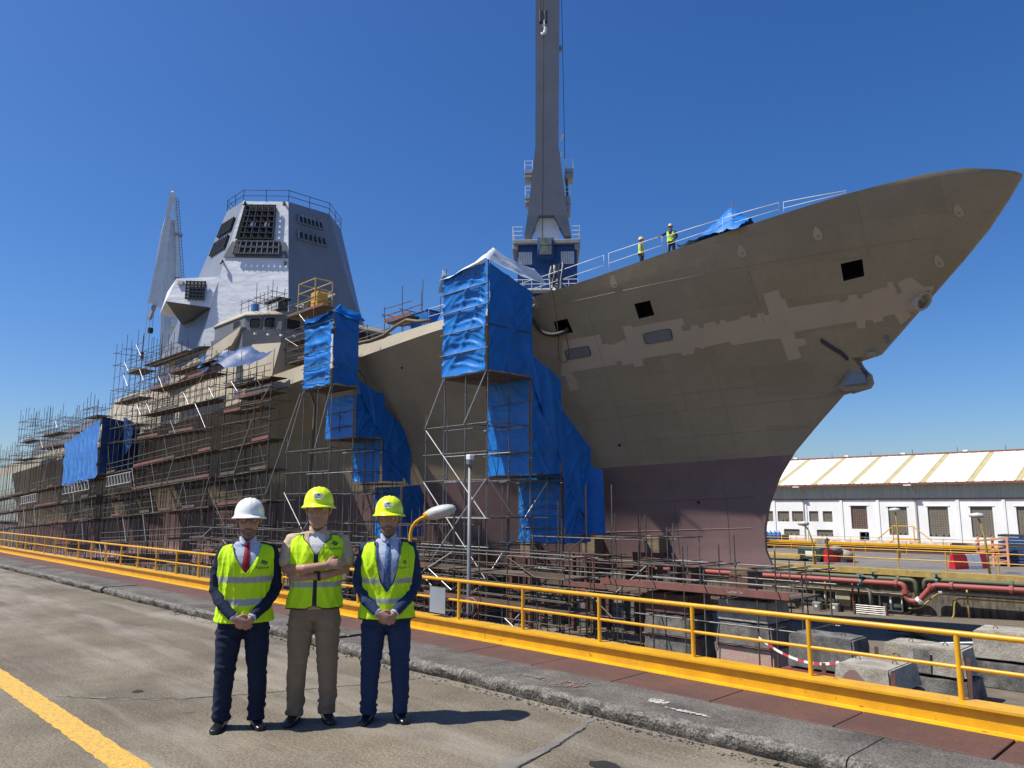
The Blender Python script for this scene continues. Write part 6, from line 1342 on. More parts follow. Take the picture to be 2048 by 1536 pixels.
drm = tag(MB().lathe([(.35,0),(.35,1.0)],(-65.6,31.2,19.1),12).build('blue_drum', M_TARPP), 'blue drum beside the generator on the bridge roof', 'drum')
lo = MB().hull([(-73,37,32.3),(-72.2,37.4,32.3),(-72.8,37.9,33.0),(-72.2,36.9,32.9),(-73.1,37.6,32.6)]).build('covered_instrument', mat('olive_cloth',(.20,.21,.10),.8,var=.2)); tag(lo, 'small olive covered instrument on top of the radar tower', 'instrument')
wp_ = empty('display_board','pale grey panel with black cables beside the smaller blue tower','panel',(-50.4,29.6,12.7)); MB().bbox(-1.6,1.2,0,.1,0,1.7,.02).build('sheet_panel', M_SHUT, wp_)
for k in range(6): MB().tube([(-.6+.25*k,-.08,1.1-.1*k),(-.5+.28*k,-.15,.5),(-.3+.2*k,-.1,.05)],.04,5).build('cable', M_RUBBER, wp_)
# ------------------------------------------------------------------ people
def cloth(name, col, col2=None, rough=.85, bs=60., bump=.25, vs=3.):
    return mat(name, col, rough, var=.12, vs=vs, col2=col2, bump=bump, bs=bs, spec=.25, fine=.05, fs=160)
M_SKIN = mat('skin', (.42,.235,.165), .5, vs=22, col2=(.36,.185,.125), fine=.06, fs=300, spec=.4)
M_NAVY = cloth('navy_suit', (.012,.019,.042)); M_BLUESUIT = cloth('blue_suit', (.018,.035,.085))
M_KHAKI = cloth('khaki_trousers', (.24,.178,.115)); M_TAN = cloth('tan_shirt', (.48,.37,.26))
M_SHIRT = cloth('pale_shirt', (.46,.52,.66)); M_TSHIRT = cloth('white_tshirt', (.6,.6,.6))
M_TIER = cloth('red_tie', (.32,.012,.02), (.20,.01,.018), .6, vs=60); M_TIEB = cloth('blue_patterned_tie', (.02,.04,.14), (.12,.22,.42), .6, vs=55)
M_VEST = mat('hi_vis_yellow', (.56,.86,.012), .75, vs=5, col2=(.50,.78,.012), bump=.3, bs=26, spec=.3)
M_VESTB = mat('vest_black_trim', (.02,.022,.02), .8, var=.2); M_REFL = mat('reflective_band', (.36,.37,.37), .4, vs=14, col2=(.29,.30,.30), spec=.5)
M_HELY = mat('helmet_yellow', (.72,.90,.012), .32, var=.03, vs=3); M_HELW = mat('helmet_white', (.78,.78,.75), .32, var=.03, vs=3); M_HELT = mat('helmet_buff', (.66,.52,.22), .4, var=.05)
M_SHOE = mat('black_leather', (.012,.012,.013), .28, var=.2, vs=8); M_HAIRG = mat('grey_hair', (.16,.14,.12), .7, vs=60, col2=(.10,.085,.07)); M_HAIRB = mat('brown_stubble', (.15,.085,.055), .75, vs=90, col2=(.24,.135,.095))
M_EYEW = mat('eye_white', (.6,.58,.55), .3, var=.02); M_EYED = mat('eye_dark', (.03,.02,.015), .25, var=.1); M_LIP = mat('lip', (.33,.14,.11), .5, var=.08); M_BADGE = mat('badge_white', (.80,.80,.80), .4, var=.02)
M_LOGO = mat('logo_dark_green', (.03,.075,.05), .6, var=.05); M_LOGOB = mat('logo_blue', (.02,.05,.13), .5, var=.05); M_COVER = cloth('blue_coverall', (.02,.10,.24)); M_DARKTR = cloth('dark_work_trousers', (.03,.03,.035))
def sgnp(c, e): return math.copysign(abs(c)**e, c)
def ering(cx, cy, cz, rx, ry, n=20, e=.85, ax=None):
    return [(cx+rx*sgnp(math.cos(2*math.pi*k/n), e), cy+ry*sgnp(math.sin(2*math.pi*k/n), e), cz) for k in range(n)]
def limb(mb, pts, rad, n=12):
    """tapering limb with rounded ends"""
    P = [Vector(p) for p in pts]; d0 = (P[0]-P[1]).normalized(); d1 = (P[-1]-P[-2]).normalized()
    Q = [P[0]+d0*rad[0]*.8, P[0]+d0*rad[0]*.5]+P+[P[-1]+d1*rad[-1]*.5, P[-1]+d1*rad[-1]*.8]; Rr = [rad[0]*.45, rad[0]*.85]+list(rad)+[rad[-1]*.85, rad[-1]*.45]
    return mb.tube(Q, Rr, n)
def interp(tab, z):
    zs = [t[0] for t in tab]; return [float(np.interp(z, zs, [t[k] for t in tab])) for k in range(1, len(tab[0]))]
# torso: z, cy, rx, ry   (height 1.78 figure, facing -y)
TORSO = [(.78,.01,.178,.118),(.86,.01,.182,.122),(.95,.008,.175,.118),(1.05,.005,.165,.112),(1.15,.0,.172,.118),(1.25,-.003,.182,.124),(1.33,.0,.188,.122),(1.39,.005,.190,.108),(1.43,.012,.184,.090),(1.46,.018,.162,.075),(1.485,.022,.12,.066),(1.505,.024,.075,.06)]
def tpt(th, z, off=0., fat=1.):
    cy, rx, ry = interp(TORSO, z); rx, ry = rx*fat+off, ry*fat+off
    return Vector((rx*sgnp(math.sin(th),.85), cy-ry*sgnp(math.cos(th),.85), z))
def tring(z, n=28, off=0., fat=1.): return [tuple(tpt(2*math.pi*k/n, z, off, fat)) for k in range(n)]
def hand(mb, w, d, nrm, side, curl=.9, spread=.10, s=1.0, thumb=1.0, lens=(.062,.072,.068,.052)):
    """palm, four jointed fingers and a thumb; w wrist, d direction, nrm palm normal (fingers curl towards it), side = +1/-1 where the thumb sits"""
    w, d, nrm = Vector(w), Vector(d).normalized(), Vector(nrm); nrm = (nrm-d*nrm.dot(d)).normalized(); sd = d.cross(nrm).normalized()*side
    rings = []
    for t, wd, th in ((-.02,.026,.02),(.0,.029,.021),(.025,.036,.018),(.055,.041,.016),(.082,.040,.0135),(.09,.036,.009)):
        c = w+d*t*s; rings.append([c+sd*wd*s*math.cos(a)+nrm*th*s*math.sin(a) for a in [2*math.pi*k/14 for k in range(14)]])
    mb.loft(rings)
    for i, L in enumerate(lens):
        o = (.029-.0195*i)*s; base = w+d*(.078-.004*abs(i-1.2))*s+sd*o; f = (d+sd*(spread*(1.2-i)*.5)).normalized(); pts = [base-f*.012*s, base]; p = base.copy(); a = .12
        for k, fr in enumerate((.45,.32,.25)):
            a += curl*(.42,.62,.45)[k]; q = f*math.cos(a)+nrm*math.sin(a); p = p+q*L*s*fr*1.25; pts.append(p.copy())
        limb(mb, pts, [.0098*s,.0098*s,.0088*s,.0082*s,.0068*s], 8)
    b = w+d*.018*s+sd*.024*s; t1 = b+(d*.55+sd*.75+nrm*.25).normalized()*.036*s; t2 = t1+(d*.85+sd*.25*thumb+nrm*.35).normalized()*.032*s; t3 = t2+(d*.9-sd*.05+nrm*.4).normalized()*.026*s
    limb(mb, [b,t1,t2,t3], [.0145*s,.0125*s,.0108*s,.008*s], 8)
HEAD = [(0,.028,-.082,-.045),(.012,.045,-.094,-.02),(.035,.059,-.097,.02),(.065,.068,-.094,.055),(.095,.073,-.091,.078),(.125,.0775,-.088,.09),(.155,.0795,-.082,.097),(.185,.080,-.083,.099),(.215,.0745,-.077,.094),(.235,.06,-.06,.078)]
def head_mb(mb, c, turn=0., s=1.0, nose=1.0, jaw=1.0):
    """c = chin point; turn = rotation about z"""
    ct, st_ = math.cos(turn), math.sin(turn)
    def T(x, y, z): return (c[0]+(x*ct-y*st_)*s, c[1]+(x*st_+y*ct)*s, c[2]+z*s)
    rings = []
    for z, w, f, b in HEAD:
        w *= jaw if z < .1 else 1
        rings.append([T(w*sgnp(math.cos(a),.92), (f+b)/2+(b-f)/2*sgnp(math.sin(a),.92), z) for a in [2*math.pi*k/26 for k in range(26)]])
    mb.loft(rings)
    mb.hull([T(0,-.118*nose-.004,.092),T(-.017,-.094,.088),(T(.017,-.094,.088)),T(-.007,-.092,.148),T(.007,-.092,.148),T(0,-.099,.146),T(0,-.088,.08),T(-.012,-.112,.092),T(.012,-.112,.092)])      # nose
    for sx in (-1,1):
        limb(mb, [T(sx*.012,-.086,.163),T(sx*.036,-.083,.168),T(sx*.056,-.070,.163)], [.0085*s,.0095*s,.007*s], 8)            # brow
        limb(mb, [T(sx*.048,-.070,.105),T(sx*.058,-.052,.118)], [.016*s,.014*s], 8)                                          # cheek bone
        limb(mb, [T(sx*.079,.008,.10),T(sx*.088,.018,.125),T(sx*.089,.02,.148)], [.009*s,.013*s,.011*s], 8)                  # ear
    limb(mb, [T(-.02,-.0935,.058),T(0,-.098,.060),T(.02,-.0935,.058)], [.006*s,.0072*s,.006*s], 8)                           # lips
    limb(mb, [T(-.016,-.0925,.048),T(0,-.097,.047),T(.016,-.0925,.048)], [.006*s,.0075*s,.006*s], 8)
    limb(mb, [T(0,-.088,.012),T(0,-.09,.02)], [.018*s,.018*s], 8)
    return T
def helmet(parent, c, turn, m, s=1.0, badge=True, tilt=-.06):
    ct, st_ = math.cos(turn), math.sin(turn)
    hz = c[2]+.178*s
    def T(x, y, z):
        y2, z2 = y*math.cos(tilt)-z*math.sin(tilt), y*math.sin(tilt)+z*math.cos(tilt)
        return Vector((c[0]+(x*ct-y2*st_)*s, c[1]+(x*st_+y2*ct)*s, hz+z2*s))
    n, rows = 48, []
    for j in range(15):
        t = j/14*math.pi/2; r, z = math.sin(t)**.82, .128*math.cos(t)**.9 if t < math.pi/2 else 0; row = []
        for k in range(n):
            a = 2*math.pi*k/n; x, y = .110*r*math.cos(a), .006+.134*r*math.sin(a)
            rib = .0055*math.exp(-((abs(x)-.0)/.010)**2)+.004*math.exp(-((abs(x)-.035)/.007)**2)
            row.append(T(x, y, z+rib*min(1,z*14)))
        rows.append(row)
    for dr, dz, fr in ((.004,-.012,.0),(.013,-.019,.022),(.019,-.024,.038),(.019,-.029,.038),(.010,-.024,.026),(-.004,-.016,.0)):   # brim, longer in front
        row = []
        for k in range(n):
            a = 2*math.pi*k/n; ff = max(0,-math.sin(a))**1.6; row.append(T((.110+dr)*math.cos(a), .006+(.134+dr+fr*ff)*math.sin(a), dz-.006*ff*(fr*30)))
        rows.append(row)
    mb = MB(); P = [r_+[r_[0]] for r_ in rows]
    vs_ = [v for r_ in rows for v in r_]
    mb.v = [tuple(v) for v in vs_]
    for i in range(len(rows)-1):
        for k in range(n): mb.f.append([i*n+k, i*n+(k+1)%n, (i+1)*n+(k+1)%n, (i+1)*n+k]); mb.m.append(0)
    bm_ = MB(); bm_.v, bm_.f, bm_.m = mb.v, mb.f, mb.m
    me = bm_.mesh('helmet', m, True); bm = bmesh.new(); bm.from_mesh(me); bmesh.ops.remove_doubles(bm, verts=bm.verts[:], dist=1e-4); bm.to_mesh(me); bm.free()
    h = ob('helmet', me, parent)
    if badge:
        def B(u, v, o=0.): return T(u, -.127+.17*max(0,v-.0)**1.0*.25-o+1.9*u*u, .050+v)
        ring = []
        for k in range(24):
            a = 2*math.pi*k/24; ring.append((.034*sgnp(math.cos(a),.55), .021*sgnp(math.sin(a),.55)))
        MB().loft([[B(u,v,-.004) for u,v in ring],[B(u,v,.0045) for u,v in ring]]).build('badge', M_BADGE, h)
        logo_on(h, lambda u, v: B(u, v-.002, .0062), .0155, M_LOGOB, M_LOGOB)
    return h
def logo_on(parent, fn, size, m1, m2):
    """wordmark with the double wave above it, laid on a surface through fn(u, v)"""
    me = text_mesh('Navantia', size); me.materials.append(m2)
    for v in me.vertices: v.co = fn(v.co.x, v.co.y-size*.45)
    ob('lettering', me, parent)
    for dv, du in ((.62,-.12),(1.02,.12)):
        mb = MB(); top, bot = [], []
        for k in range(15):
            t = k/14; u = (t-.5)*1.5*size+du*size; w = .20*size*math.sin(math.pi*t)+.01*size; v = dv*size*.95+.20*size*math.sin((t-.5)*2*math.pi)*-1
            top.append(fn(u, v+w)); bot.append(fn(u, v-w))
        mb.grid([top,bot]).build('emblem', m1, parent, fix=False)
def wrinkle(me, amp, freq, seed, stretch=(1,1,1), zmask=None):
    n = len(me.vertices); co = np.empty(n*3, 'f'); no = np.empty(n*3, 'f'); me.vertices.foreach_get('co', co); me.vertex_normals.foreach_get('vector', no)
    co, no = co.reshape(-1,3), no.reshape(-1,3)
    for i in range(n):
        p = Vector(co[i]); k = zmask(p) if zmask else 1.
        q = Vector((p.x*freq*stretch[0]+seed, p.y*freq*stretch[1], p.z*freq*stretch[2]))
        r = 1-abs(mnoise.noise(q)*2); co[i] += no[i]*(amp*k*(r**3-.35)+amp*.5*k*mnoise.noise(q*2.3))
    me.vertices.foreach_set('co', co.ravel()); me.update()
def garment(name, mb, m, parent, voxel, amp=.006, freq=7., seed=0, stretch=(1,1,1), zmask=None, smooth=5):
    me = remesh(mb, voxel, smooth); wrinkle(me, amp, freq, seed, stretch, zmask); me.materials.append(m); me.polygons.foreach_set('use_smooth', [True]*len(me.polygons))
    return ob(name, me, parent)
def person(label, loc, face, scale, pose, cfg, group=None, lod=0):
    """an Empty at the feet; body (one continuous skin surface) and clothing as children"""
    t = empty('person', label, 'person', loc, face, group); t.scale = (scale,)*3
    fx = cfg.get('feet', .125); chin = (cfg.get('hx',0.),-.008,1.522); vox = .0065 if lod == 0 else .014; turn = cfg.get('turn',0.)
    S, E = .185, cfg.get('elbow')
    if pose == 'clasp':
        arms = {sx:[(sx*.178,.012,1.425),(sx*.222,.03,1.27),(sx*.238,.015,1.10),(sx*.165,-.10,.985),(sx*.062,-.185,.888)] for sx in (-1,1)}
    elif pose == 'crossed':
        arms = {-1:[(-.19,.012,1.425),(-.232,.0,1.31),(-.238,-.045,1.195),(-.08,-.172,1.205),(.085,-.185,1.232)], 1:[(.19,.012,1.425),(.232,.0,1.31),(.238,-.045,1.19),(.07,-.150,1.150),(-.09,-.135,1.135)]}
    elif pose == 'point':
        arms = {-1:[(-.185,.01,1.42),(-.30,-.03,1.34),(-.42,-.06,1.27),(-.55,-.08,1.22),(-.66,-.10,1.16)], 1:[(.185,.01,1.42),(.26,.03,1.28),(.31,.0,1.12),(.25,-.08,1.02),(.19,-.12,.98)]}
    else:
        arms = {sx:[(sx*.185,.012,1.42),(sx*.232,.02,1.27),(sx*.25,.02,1.12),(sx*.245,-.03,.98),(sx*.235,-.06,.88)] for sx in (-1,1)}
    legs = {}
    for sx in (-1,1):
        legs[sx] = [(sx*.092,.015,.90),(sx*(.095+(fx-.095)*.4),.0,.70),(sx*(.095+(fx-.095)*.7),-.008,.48),(sx*fx,.015,.28),(sx*fx,.03,.09)]
    # ---- body
    b = MB(); HS = 1.07; T = head_mb(b, chin, turn, HS, jaw=cfg.get('jaw',1.))
    limb(b, [(0,.03,1.38),(0,.022,1.47),(chin[0]*.8,.012,1.555)], [.066,.061,.058])
    b.loft([[(x*.9,y*.9,z) for x,y,z in tring(zz)] for zz in (.80,.95,1.1,1.25,1.36,1.42,1.46,1.49)])
    for sx in (-1,1):
        a = arms[sx]; bare = cfg.get('bare'); limb(b, a, [.045,.043,.040,.038 if bare else .034,.027], 12)
        limb(b, legs[sx], [.082,.07,.052,.045,.035], 12)
        w = Vector(a[-1]); d = (w-Vector(a[-2])).normalized()
        if pose == 'clasp':
            if sx < 0: hand(b, w+Vector((.0,-.012,.0)), (.80,-.10,-.45), (.15,1,-.1), 1, .55, .10)
            else: hand(b, w+Vector((.0,.012,-.004)), (-.82,.0,-.45), (-.1,1,-.1), -1, .75, .06)
        elif pose == 'crossed':
            if sx < 0: hand(b, w, (.95,.05,.12), (.05,.95,-.35), 1, .50, .22, 1.04)
            else: hand(b, w, (-.9,.25,.1), (.1,1,0), -1, .4)
        else: hand(b, w, d, (-sx*.5,.3,0) if pose != 'point' or sx > 0 else (0,.2,-1), 1 if sx < 0 else -1, .6)
    body = ob('body', remesh(b, vox, 2, .4), t); body.data.materials.append(M_SKIN)
    body.data.polygons.foreach_set('use_smooth', [True]*len(body.data.polygons))
    # stubble / beard as a second material on the jaw
    if cfg.get('beard'):
        body.data.materials.append(cfg['beard']); ct, st_ = math.cos(-turn), math.sin(-turn)
        for p in body.data.polygons:
            q = p.center; x, y, z = q.x-chin[0], q.y-chin[1], q.z-chin[2]; x, y = x*ct-y*st_, x*st_+y*ct
            if -.02 < z < .085+.05*max(0,(y+.06)/.08) and y < .012 and not (z > .052 and abs(x) < .022 and z < .066) and not (z > .074 and abs(x) < .05 and abs(x) > .03 and y < -.05) and z < .13:
                if z > .074 and y < -.055 and abs(x) > .028: continue
                p.material_index = 1
    for sx in (-1,1):
        e = MB().lathe([(.001,-.0115),(.008,-.008),(.0115,0),(.008,.008),(.001,.0115)], n=12); c = Vector(T(sx*.032,-.0735,.138)); e.v = [tuple(Vector(v)+c) for v in e.v]
        ey = e.build('eye', M_EYEW, body, smooth=True)
        c2 = Vector(T(sx*.031,-.0842,.137)); MB().lathe([(.001,-.0055),(.0045,-.003),(.0055,0),(.0045,.003),(.001,.0055)], tuple(c2), 10).build('iris', M_EYED, body)
        MB().tube([T(sx*.014,-.0945,.163),T(sx*.036,-.0925,.170),T(sx*.055,-.077,.164)], [.0032,.0042,.0025], 6).build('eyebrow', cfg.get('hair',M_HAIRG), body)
        MB().tube([T(sx*.016,-.0835,.146),T(sx*.032,-.0865,.1485),T(sx*.047,-.078,.145)], [.002,.0028,.002], 6).build('eyelid', M_SKIN, body)
    MB().tube([T(-.023,-.0965,.0535),T(0,-.1035,.0535),T(.023,-.0965,.0535)], [.0012,.0022,.0012], 6).build('mouth', M_LIP, body)
    if cfg.get('glasses'):
        g = MB()
        for sx in (-1,1):
            g.tube([T(sx*.033+.022*sgnp(math.cos(a),.7),-.103+.25*abs(.022*math.cos(a))**1.2,.138+.016*sgnp(math.sin(a),.7)) for a in [2*math.pi*k/20 for k in range(20)]], .0018, 6, closed=True)
            g.tube([T(sx*.055,-.098,.142),T(sx*.076,-.05,.144),T(sx*.082,.01,.14)], .0018, 6)
        g.tube([T(-.011,-.104,.141),T(.011,-.104,.141)], .0018, 6); g.build('glasses', M_EYED, t)
    # hair round the back and sides
    hr = MB(); 
    for z, k in ((.11,1.03),(.15,1.045),(.19,1.05),(.21,1.05)):
        pass
    rings = []
    for z in (.085,.12,.155,.19,.205):
        zz, w, f, bk_ = z, *interp(HEAD, z); ring = []
        for k in range(17):
            a = R(-8)+R(196)*k/16; ring.append(Vector(T((w+.006)*math.cos(a), (f+bk_)/2+((bk_-f)/2+.007)*math.sin(a)*(1 if math.sin(a) > 0 else .6), z)))
        rings.append(ring)
    MB().grid(rings).build('hair', cfg.get('hair',M_HAIRG), body, smooth=True, fix=False)
    helmet(t, (chin[0],chin[1],chin[2]-.002), turn, cfg['helmet'], 1.10, badge=cfg.get('badge',False))
    # ---- trousers
    tr = MB(); tr.loft([tring(zz,28,.006) for zz in (.80,.86,.92,.98)]); limb(tr, [(0,.012,.84),(0,.012,.745)], [.085,.055], 14)
    for sx in (-1,1):
        L_ = legs[sx]; P = []; 
        for z, rx, ry in ((.90,.102,.120),(.78,.108,.116),(.66,.100,.104),(.56,.090,.094),(.48,.083,.088),(.38,.078,.085),(.26,.073,.083),(.16,.070,.082),(.085,.069,.084),(.058,.070,.086)):
            zs = [p[2] for p in L_][::-1]; cx = float(np.interp(z, zs, [p[0] for p in L_][::-1])); cy = float(np.interp(z, zs, [p[1] for p in L_][::-1])); P.append(ering(cx,cy,z,rx,ry,20,.9))
        tr.loft(P)
    garment('trousers', tr, cfg['trousers'], t, .010 if lod == 0 else .02, .012, 5., cfg.get('seed',0), (1.2,1.2,2.6), lambda p: .30+1.25*max(0,1-abs(p.z-.13)/.15)+.8*max(0,1-abs(p.z-.47)/.14)+.9*max(0,1-abs(p.z-.76)/.12))
    # ---- shoes
    for sx in (-1,1):
        sh = MB(); x, y = legs[sx][-1][0], legs[sx][-1][1]; to = R(cfg.get('toe',14))*sx; rings = []
        for s_, w, h0 in ((.105,.030,.06),(.09,.036,.085),(.04,.040,.10),(-.02,.041,.088),(-.07,.044,.066),(-.12,.046,.054),(-.165,.041,.045),(-.19,.026,.032)):
            ring = []
            for k in range(14):
                a = 2*math.pi*k/14; u, v = w*sgnp(math.cos(a),.8), max(.004,h0/2+h0/2*sgnp(math.sin(a),.8)); ring.append((x+u*math.cos(to)-s_*math.sin(to)*-1*-1, y+s_*math.cos(to)+u*math.sin(to)*0, v))
            rings.append([(q[0]-(-s_)*math.sin(to)*0-(s_*math.sin(to))*0, q[1], q[2]) for q in ring])
        rings = []
        for s_, w, h0 in ((.105,.030,.06),(.09,.036,.085),(.04,.040,.10),(-.02,.041,.088),(-.07,.044,.066),(-.12,.046,.054),(-.165,.041,.045),(-.19,.026,.032)):
            c = Vector((x,y,0))+Vector((-math.sin(-to)*s_*-1*-1 if False else -s_*math.sin(to), s_*math.cos(to), 0)); sd = Vector((math.cos(to),math.sin(to),0))
            rings.append([tuple(c+sd*w*sgnp(math.cos(a),.8)+Vector((0,0,max(.003,h0/2+h0/2*sgnp(math.sin(a),.8))))) for a in [2*math.pi*k/16 for k in range(16)]])
        sh.loft(rings); me = remesh(sh, .006 if lod == 0 else .012, 2, .4); me.materials.append(M_SHOE); me.polygons.foreach_set('use_smooth',[True]*len(me.polygons)); so = ob('shoe', me, t)
        if lod == 0:
            sole = MB(); rr_ = []
            for z in (.0005,.016):
                rr_.append([]) 
                for k in range(24):
                    a = 2*math.pi*k/24; u, v = .044*sgnp(math.cos(a),.8)*(1-.12*(math.sin(a)>.3)), -.042+.152*math.sin(a); c = Vector((x,y,z))+Vector((math.cos(to),math.sin(to),0))*u+Vector((-math.sin(to),math.cos(to),0))*v; rr_[-1].append(tuple(c))
            sole.loft(rr_).build('sole', M_VESTB, so)
    # ---- upper garment
    up = MB(); zh = cfg.get('hem', .80); zs_ = [zh+.0]+[z for z in (.86,.95,1.05,1.15,1.25,1.33,1.39,1.43,1.46,1.485) if z > zh+.02]
    up.loft([tring(zz,30,.010) for zz in zs_])
    for sx in (-1,1):
        a = [Vector(p) for p in arms[sx]]; short = cfg.get('bare')
        if short: limb(up, [a[0]+Vector((-sx*.03,0,.0)),a[0],a[0].lerp(a[1],.9),a[1].lerp(a[2],.45)], [.060,.068,.070,.072], 14)
        else: limb(up, [a[0]+Vector((-sx*.03,0,.0)),a[0],a[1],a[2],a[3],a[3].lerp(a[4],.86)], [.058,.066,.062,.058,.050,.041], 14)
    garment('shirt' if cfg.get('bare') else 'jacket', up, cfg['top'], t, .009 if lod == 0 else .018, .009, 9., cfg.get('seed',0)+3, (1,1,1.3), lambda p: .25+1.0*(abs(p.x) > .17)*(.6+.8*max(0,1-abs(p.z-1.10)/.12)))
    if not cfg.get('bare') and lod == 0:
        for sx in (-1,1):
            a = [Vector(p) for p in arms[sx]]; d = (a[4]-a[3]).normalized(); MB().tube([a[3].lerp(a[4],.84),a[4]-d*.002],[.0385,.036],14).build('shirt_cuff', cfg['shirt'], t, smooth=True)
    # ---- vest
    if cfg.get('novest'): return t
    fat = 1.0; vhem = cfg['vest_hem']; zv = cfg['vneck']; off = cfg.get('voff', .024)
    keys = [(0,zv),(14,zv+.10),(27,1.44),(36,1.478),(56,1.470),(66,1.435),(77,1.31),(90,1.235),(103,1.31),(114,1.435),(126,1.470),(150,1.482),(180,1.48)]
    def ztop(th):
        d = abs(math.degrees((th+math.pi) % (2*math.pi)-math.pi)); return float(np.interp(d, [k[0] for k in keys], [k[1] for k in keys]))
    def vpt(th, z, extra=0.):
        flare = .020*max(0,(1.0-z)/.25); o = off+flare+extra
        o += .009*fbm(math.sin(th)*2.4+cfg.get('seed',0), math.cos(th)*2.4, z*3, 3)+.013*(1-abs(nz(th*2.4+z*1.5+cfg.get('seed',0), z*2.0, 3)*2))**3+.010*(1-abs(nz(th*1.9-z*3.2, z*1.4+cfg.get('seed',0), 7)*2))**4
        p = tpt(th, max(z,.78), o, 1.0); p.z = z; return p
    NT, NZ = (120,56) if lod == 0 else (48,20); vb = MB(); 
    for i in range(NT+1):
        th = 2*math.pi*i/NT-math.pi+.0001
    cols = [-math.pi+2*math.pi*i/NT for i in range(NT)]
    # seam in front: cols arranged so that th = 0 is an edge
    for i, th in enumerate(cols):
        zt_ = ztop(th)
        for j in range(NZ+1):
            z = vhem+(zt_-vhem)*j/NZ; hemw = cfg.get('front_round',0.)*max(0,1-abs(th)/.25)*max(0,1-j/6)*.03
            vb.v.append(tuple(vpt(th, z+hemw)))
    bands = cfg['bands']
    for i, th in enumerate(cols):
        i2 = (i+1) % NT; thm = th+math.pi/NT; zt_ = ztop(thm)
        for j in range(NZ):
            z = vhem+(zt_-vhem)*(j+.5)/NZ; k = 0
            if any(a <= z <= b_ for a, b_ in bands): k = 1
            if j == 0 or j >= NZ-1: k = 2 if cfg.get('trim',True) else k
            if cfg.get('zip') and abs(thm) < math.pi/NT*1.2: k = 2
            vb.f.append([i*(NZ+1)+j, i2*(NZ+1)+j, i2*(NZ+1)+j+1, i*(NZ+1)+j+1]); vb.m.append(k)
    vo = vb.build('vest', [M_VEST, M_REFL, M_VESTB], t, smooth=True)
    sm = vo.modifiers.new('thickness','SOLIDIFY'); sm.thickness = .004; sm.offset = -1
    if lod == 0:
        lz, lth = cfg['logo']; logo_on(vo, lambda u, v: vpt(lth+u/.175, lz+v, .0045), .034, M_LOGO, M_LOGO)
        # ---- shirt front, tie and collar inside the V
        def V(u, v, o):   # u in -1..1 across, v 0 bottom .. 1 neck
            z = zv-.02+(1.495-zv+.02)*v; w = .004+.088*v; th = u*w/.115; return tpt(th, z, .0125+o+.006*(v > .9))
        P = [[V(-1+2*i/16, j/22, .0) for i in range(17)] for j in range(23)]
        MB().grid(P).build('shirt_front', cfg['shirt'], t, smooth=True, fix=False)
        if cfg.get('tie'):
            def tw(v): return .016+.020*(1-v)
            P = [[V(0, v, .006+.006*math.cos(u*1.5))+Vector((u*tw(v),0,0)) for u in np.linspace(-1,1,7)] for v in np.linspace(0,.90,18)]
            to_ = MB().grid(P).build('tie', cfg['tie'], t, smooth=True, fix=False)
            k0 = V(0,.92,.018); MB().hull([k0+Vector((sx*.021,0,.016)) for sx in (-1,1)]+[k0+Vector((sx*.013,.0,-.022)) for sx in (-1,1)]+[k0+Vector((sx*.012,-.012,.0)) for sx in (-1,1)]).build('knot', cfg['tie'], to_)
        for sx in (-1,1):
            MB().hull([Vector((sx*.012,-.062,1.502)),Vector((sx*.052,-.048,1.535)),Vector((sx*.068,.0,1.54)),Vector((sx*.058,-.066,1.482)),Vector((sx*.030,-.083,1.475)),Vector((sx*.07,-.01,1.515))]).build('collar', cfg['shirt'] if not cfg.get('bare') else cfg['top'], t)
            if True:
                u0_ = 1.0 if not cfg.get('bare') else .42
                Pl = [[V(sx*(u0_+(.16 if u0_ == 1 else .24)*i+.10*math.sin(math.pi*j/12)), .05+.93*j/12, .007) for i in range(4)] for j in range(13)]; MB().grid(Pl).build('lapel', cfg['top'], t, smooth=True, fix=False)
    if cfg.get('watch'):
        a = [Vector(p) for p in arms[1]]; p = a[3].lerp(a[4],.25); d = (a[4]-a[3]).normalized(); MB().tube([p-d*.011,p+d*.011], .041, 14).build('watch', M_VESTB, t, smooth=True)
    if cfg.get('lanyard'):
        for sx in (-1,1): MB().tube([tpt(sx*.5,1.47,.03),tpt(sx*.36,1.35,.032),tpt(sx*.18,1.22,.034)], .005, 6).build('lanyard', M_TIEB, t)
    return t
FACE = R(45.5)
def at(x, y, back): return (x+math.cos(YAW)*-back, y+math.sin(YAW)*back, 0)
person('smiling man on the left in white helmet, red tie and navy suit', at(-5.915,2.835,.07), R(62), .95, 'clasp', dict(helmet=M_HELW, beard=M_HAIRB, hair=M_HAIRG, glasses=True, trousers=M_NAVY, top=M_NAVY, shirt=M_SHIRT, tie=M_TIER, hem=.80, vest_hem=.845, vneck=1.24, bands=[(1.165,1.215),(.985,1.035)], logo=(1.30,.62), feet=.135, seed=1.3, trim=False, badge=False, voff=.030, turn=.05), 'visitors in hi-vis vests')
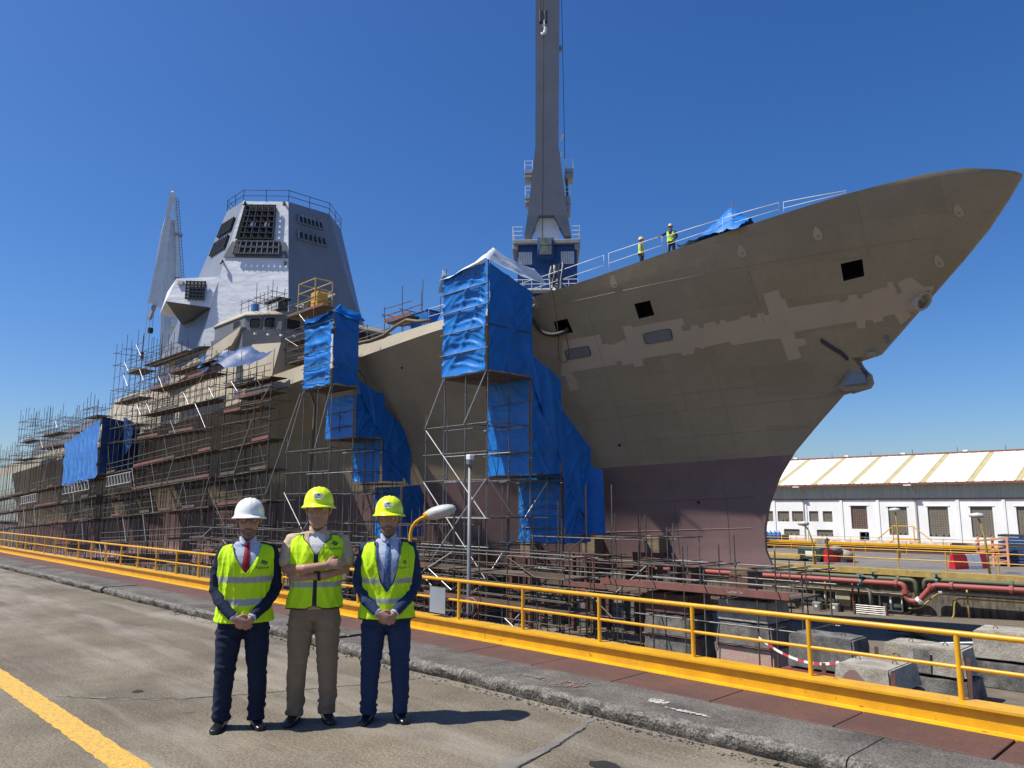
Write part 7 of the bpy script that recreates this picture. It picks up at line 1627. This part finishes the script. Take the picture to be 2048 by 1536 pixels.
person('man in the middle with crossed bare arms, khaki trousers and yellow helmet', at(-5.68,3.325,.07), R(57.5), 1.0, 'crossed', dict(helmet=M_HELY, hair=M_HAIRG, trousers=M_KHAKI, top=M_TAN, shirt=M_TSHIRT, bare=True, hem=.88, vest_hem=.885, vneck=1.31, bands=[(1.055,1.10)], logo=(1.375,.62), feet=.125, zip=True, seed=4.7, badge=True, watch=True, voff=.026, jaw=1.06, front_round=1.), 'visitors in hi-vis vests')
person('man on the right in yellow helmet, patterned blue tie and blue suit', at(-5.29,3.76,.07), R(53.5), .96, 'clasp', dict(helmet=M_HELY, beard=M_HAIRB, hair=M_HAIRG, trousers=M_BLUESUIT, top=M_BLUESUIT, shirt=M_SHIRT, tie=M_TIEB, hem=.78, vest_hem=.83, vneck=1.06, bands=[(1.125,1.17),(.965,1.005)], logo=(1.275,.66), feet=.13, seed=8.1, badge=True, lanyard=True, voff=.026, turn=-.04), 'visitors in hi-vis vests')
# two workers on the foredeck, one in the hall doorway
dz1 = deckz(-23.0)-.12; dz2 = deckz(-21.2)-.12
person('deck worker standing at the bow rail in buff helmet and vest, left one', (-23.05,32.3,dz1), R(120), 1.0, 'stand', dict(helmet=M_HELT, trousers=M_DARKTR, top=M_TAN, shirt=M_TSHIRT, vest_hem=.86, vneck=1.2, bands=[(1.1,1.15)], hem=.86, feet=.12, seed=2.), 'workers on the foredeck', 1)
person('deck worker pointing along the bow rail in buff helmet and vest, right one', (-21.25,32.4,dz2), R(25), 1.0, 'point', dict(helmet=M_HELT, trousers=M_DARKTR, top=M_NAVY, shirt=M_TSHIRT, vest_hem=.86, vneck=1.2, bands=[(1.1,1.15)], hem=.86, feet=.14, seed=5.), 'workers on the foredeck', 1)
person('person in blue overalls standing in the dark hall doorway', (-36.75*1.2,(YH+.45)*1.2,-4.0), R(20), 1.0, 'stand', dict(helmet=M_HELW, trousers=M_COVER, top=M_COVER, shirt=M_TSHIRT, hem=.82, feet=.12, seed=6., novest=True), None, 1)
bpy.data.scenes.remove(TMP)
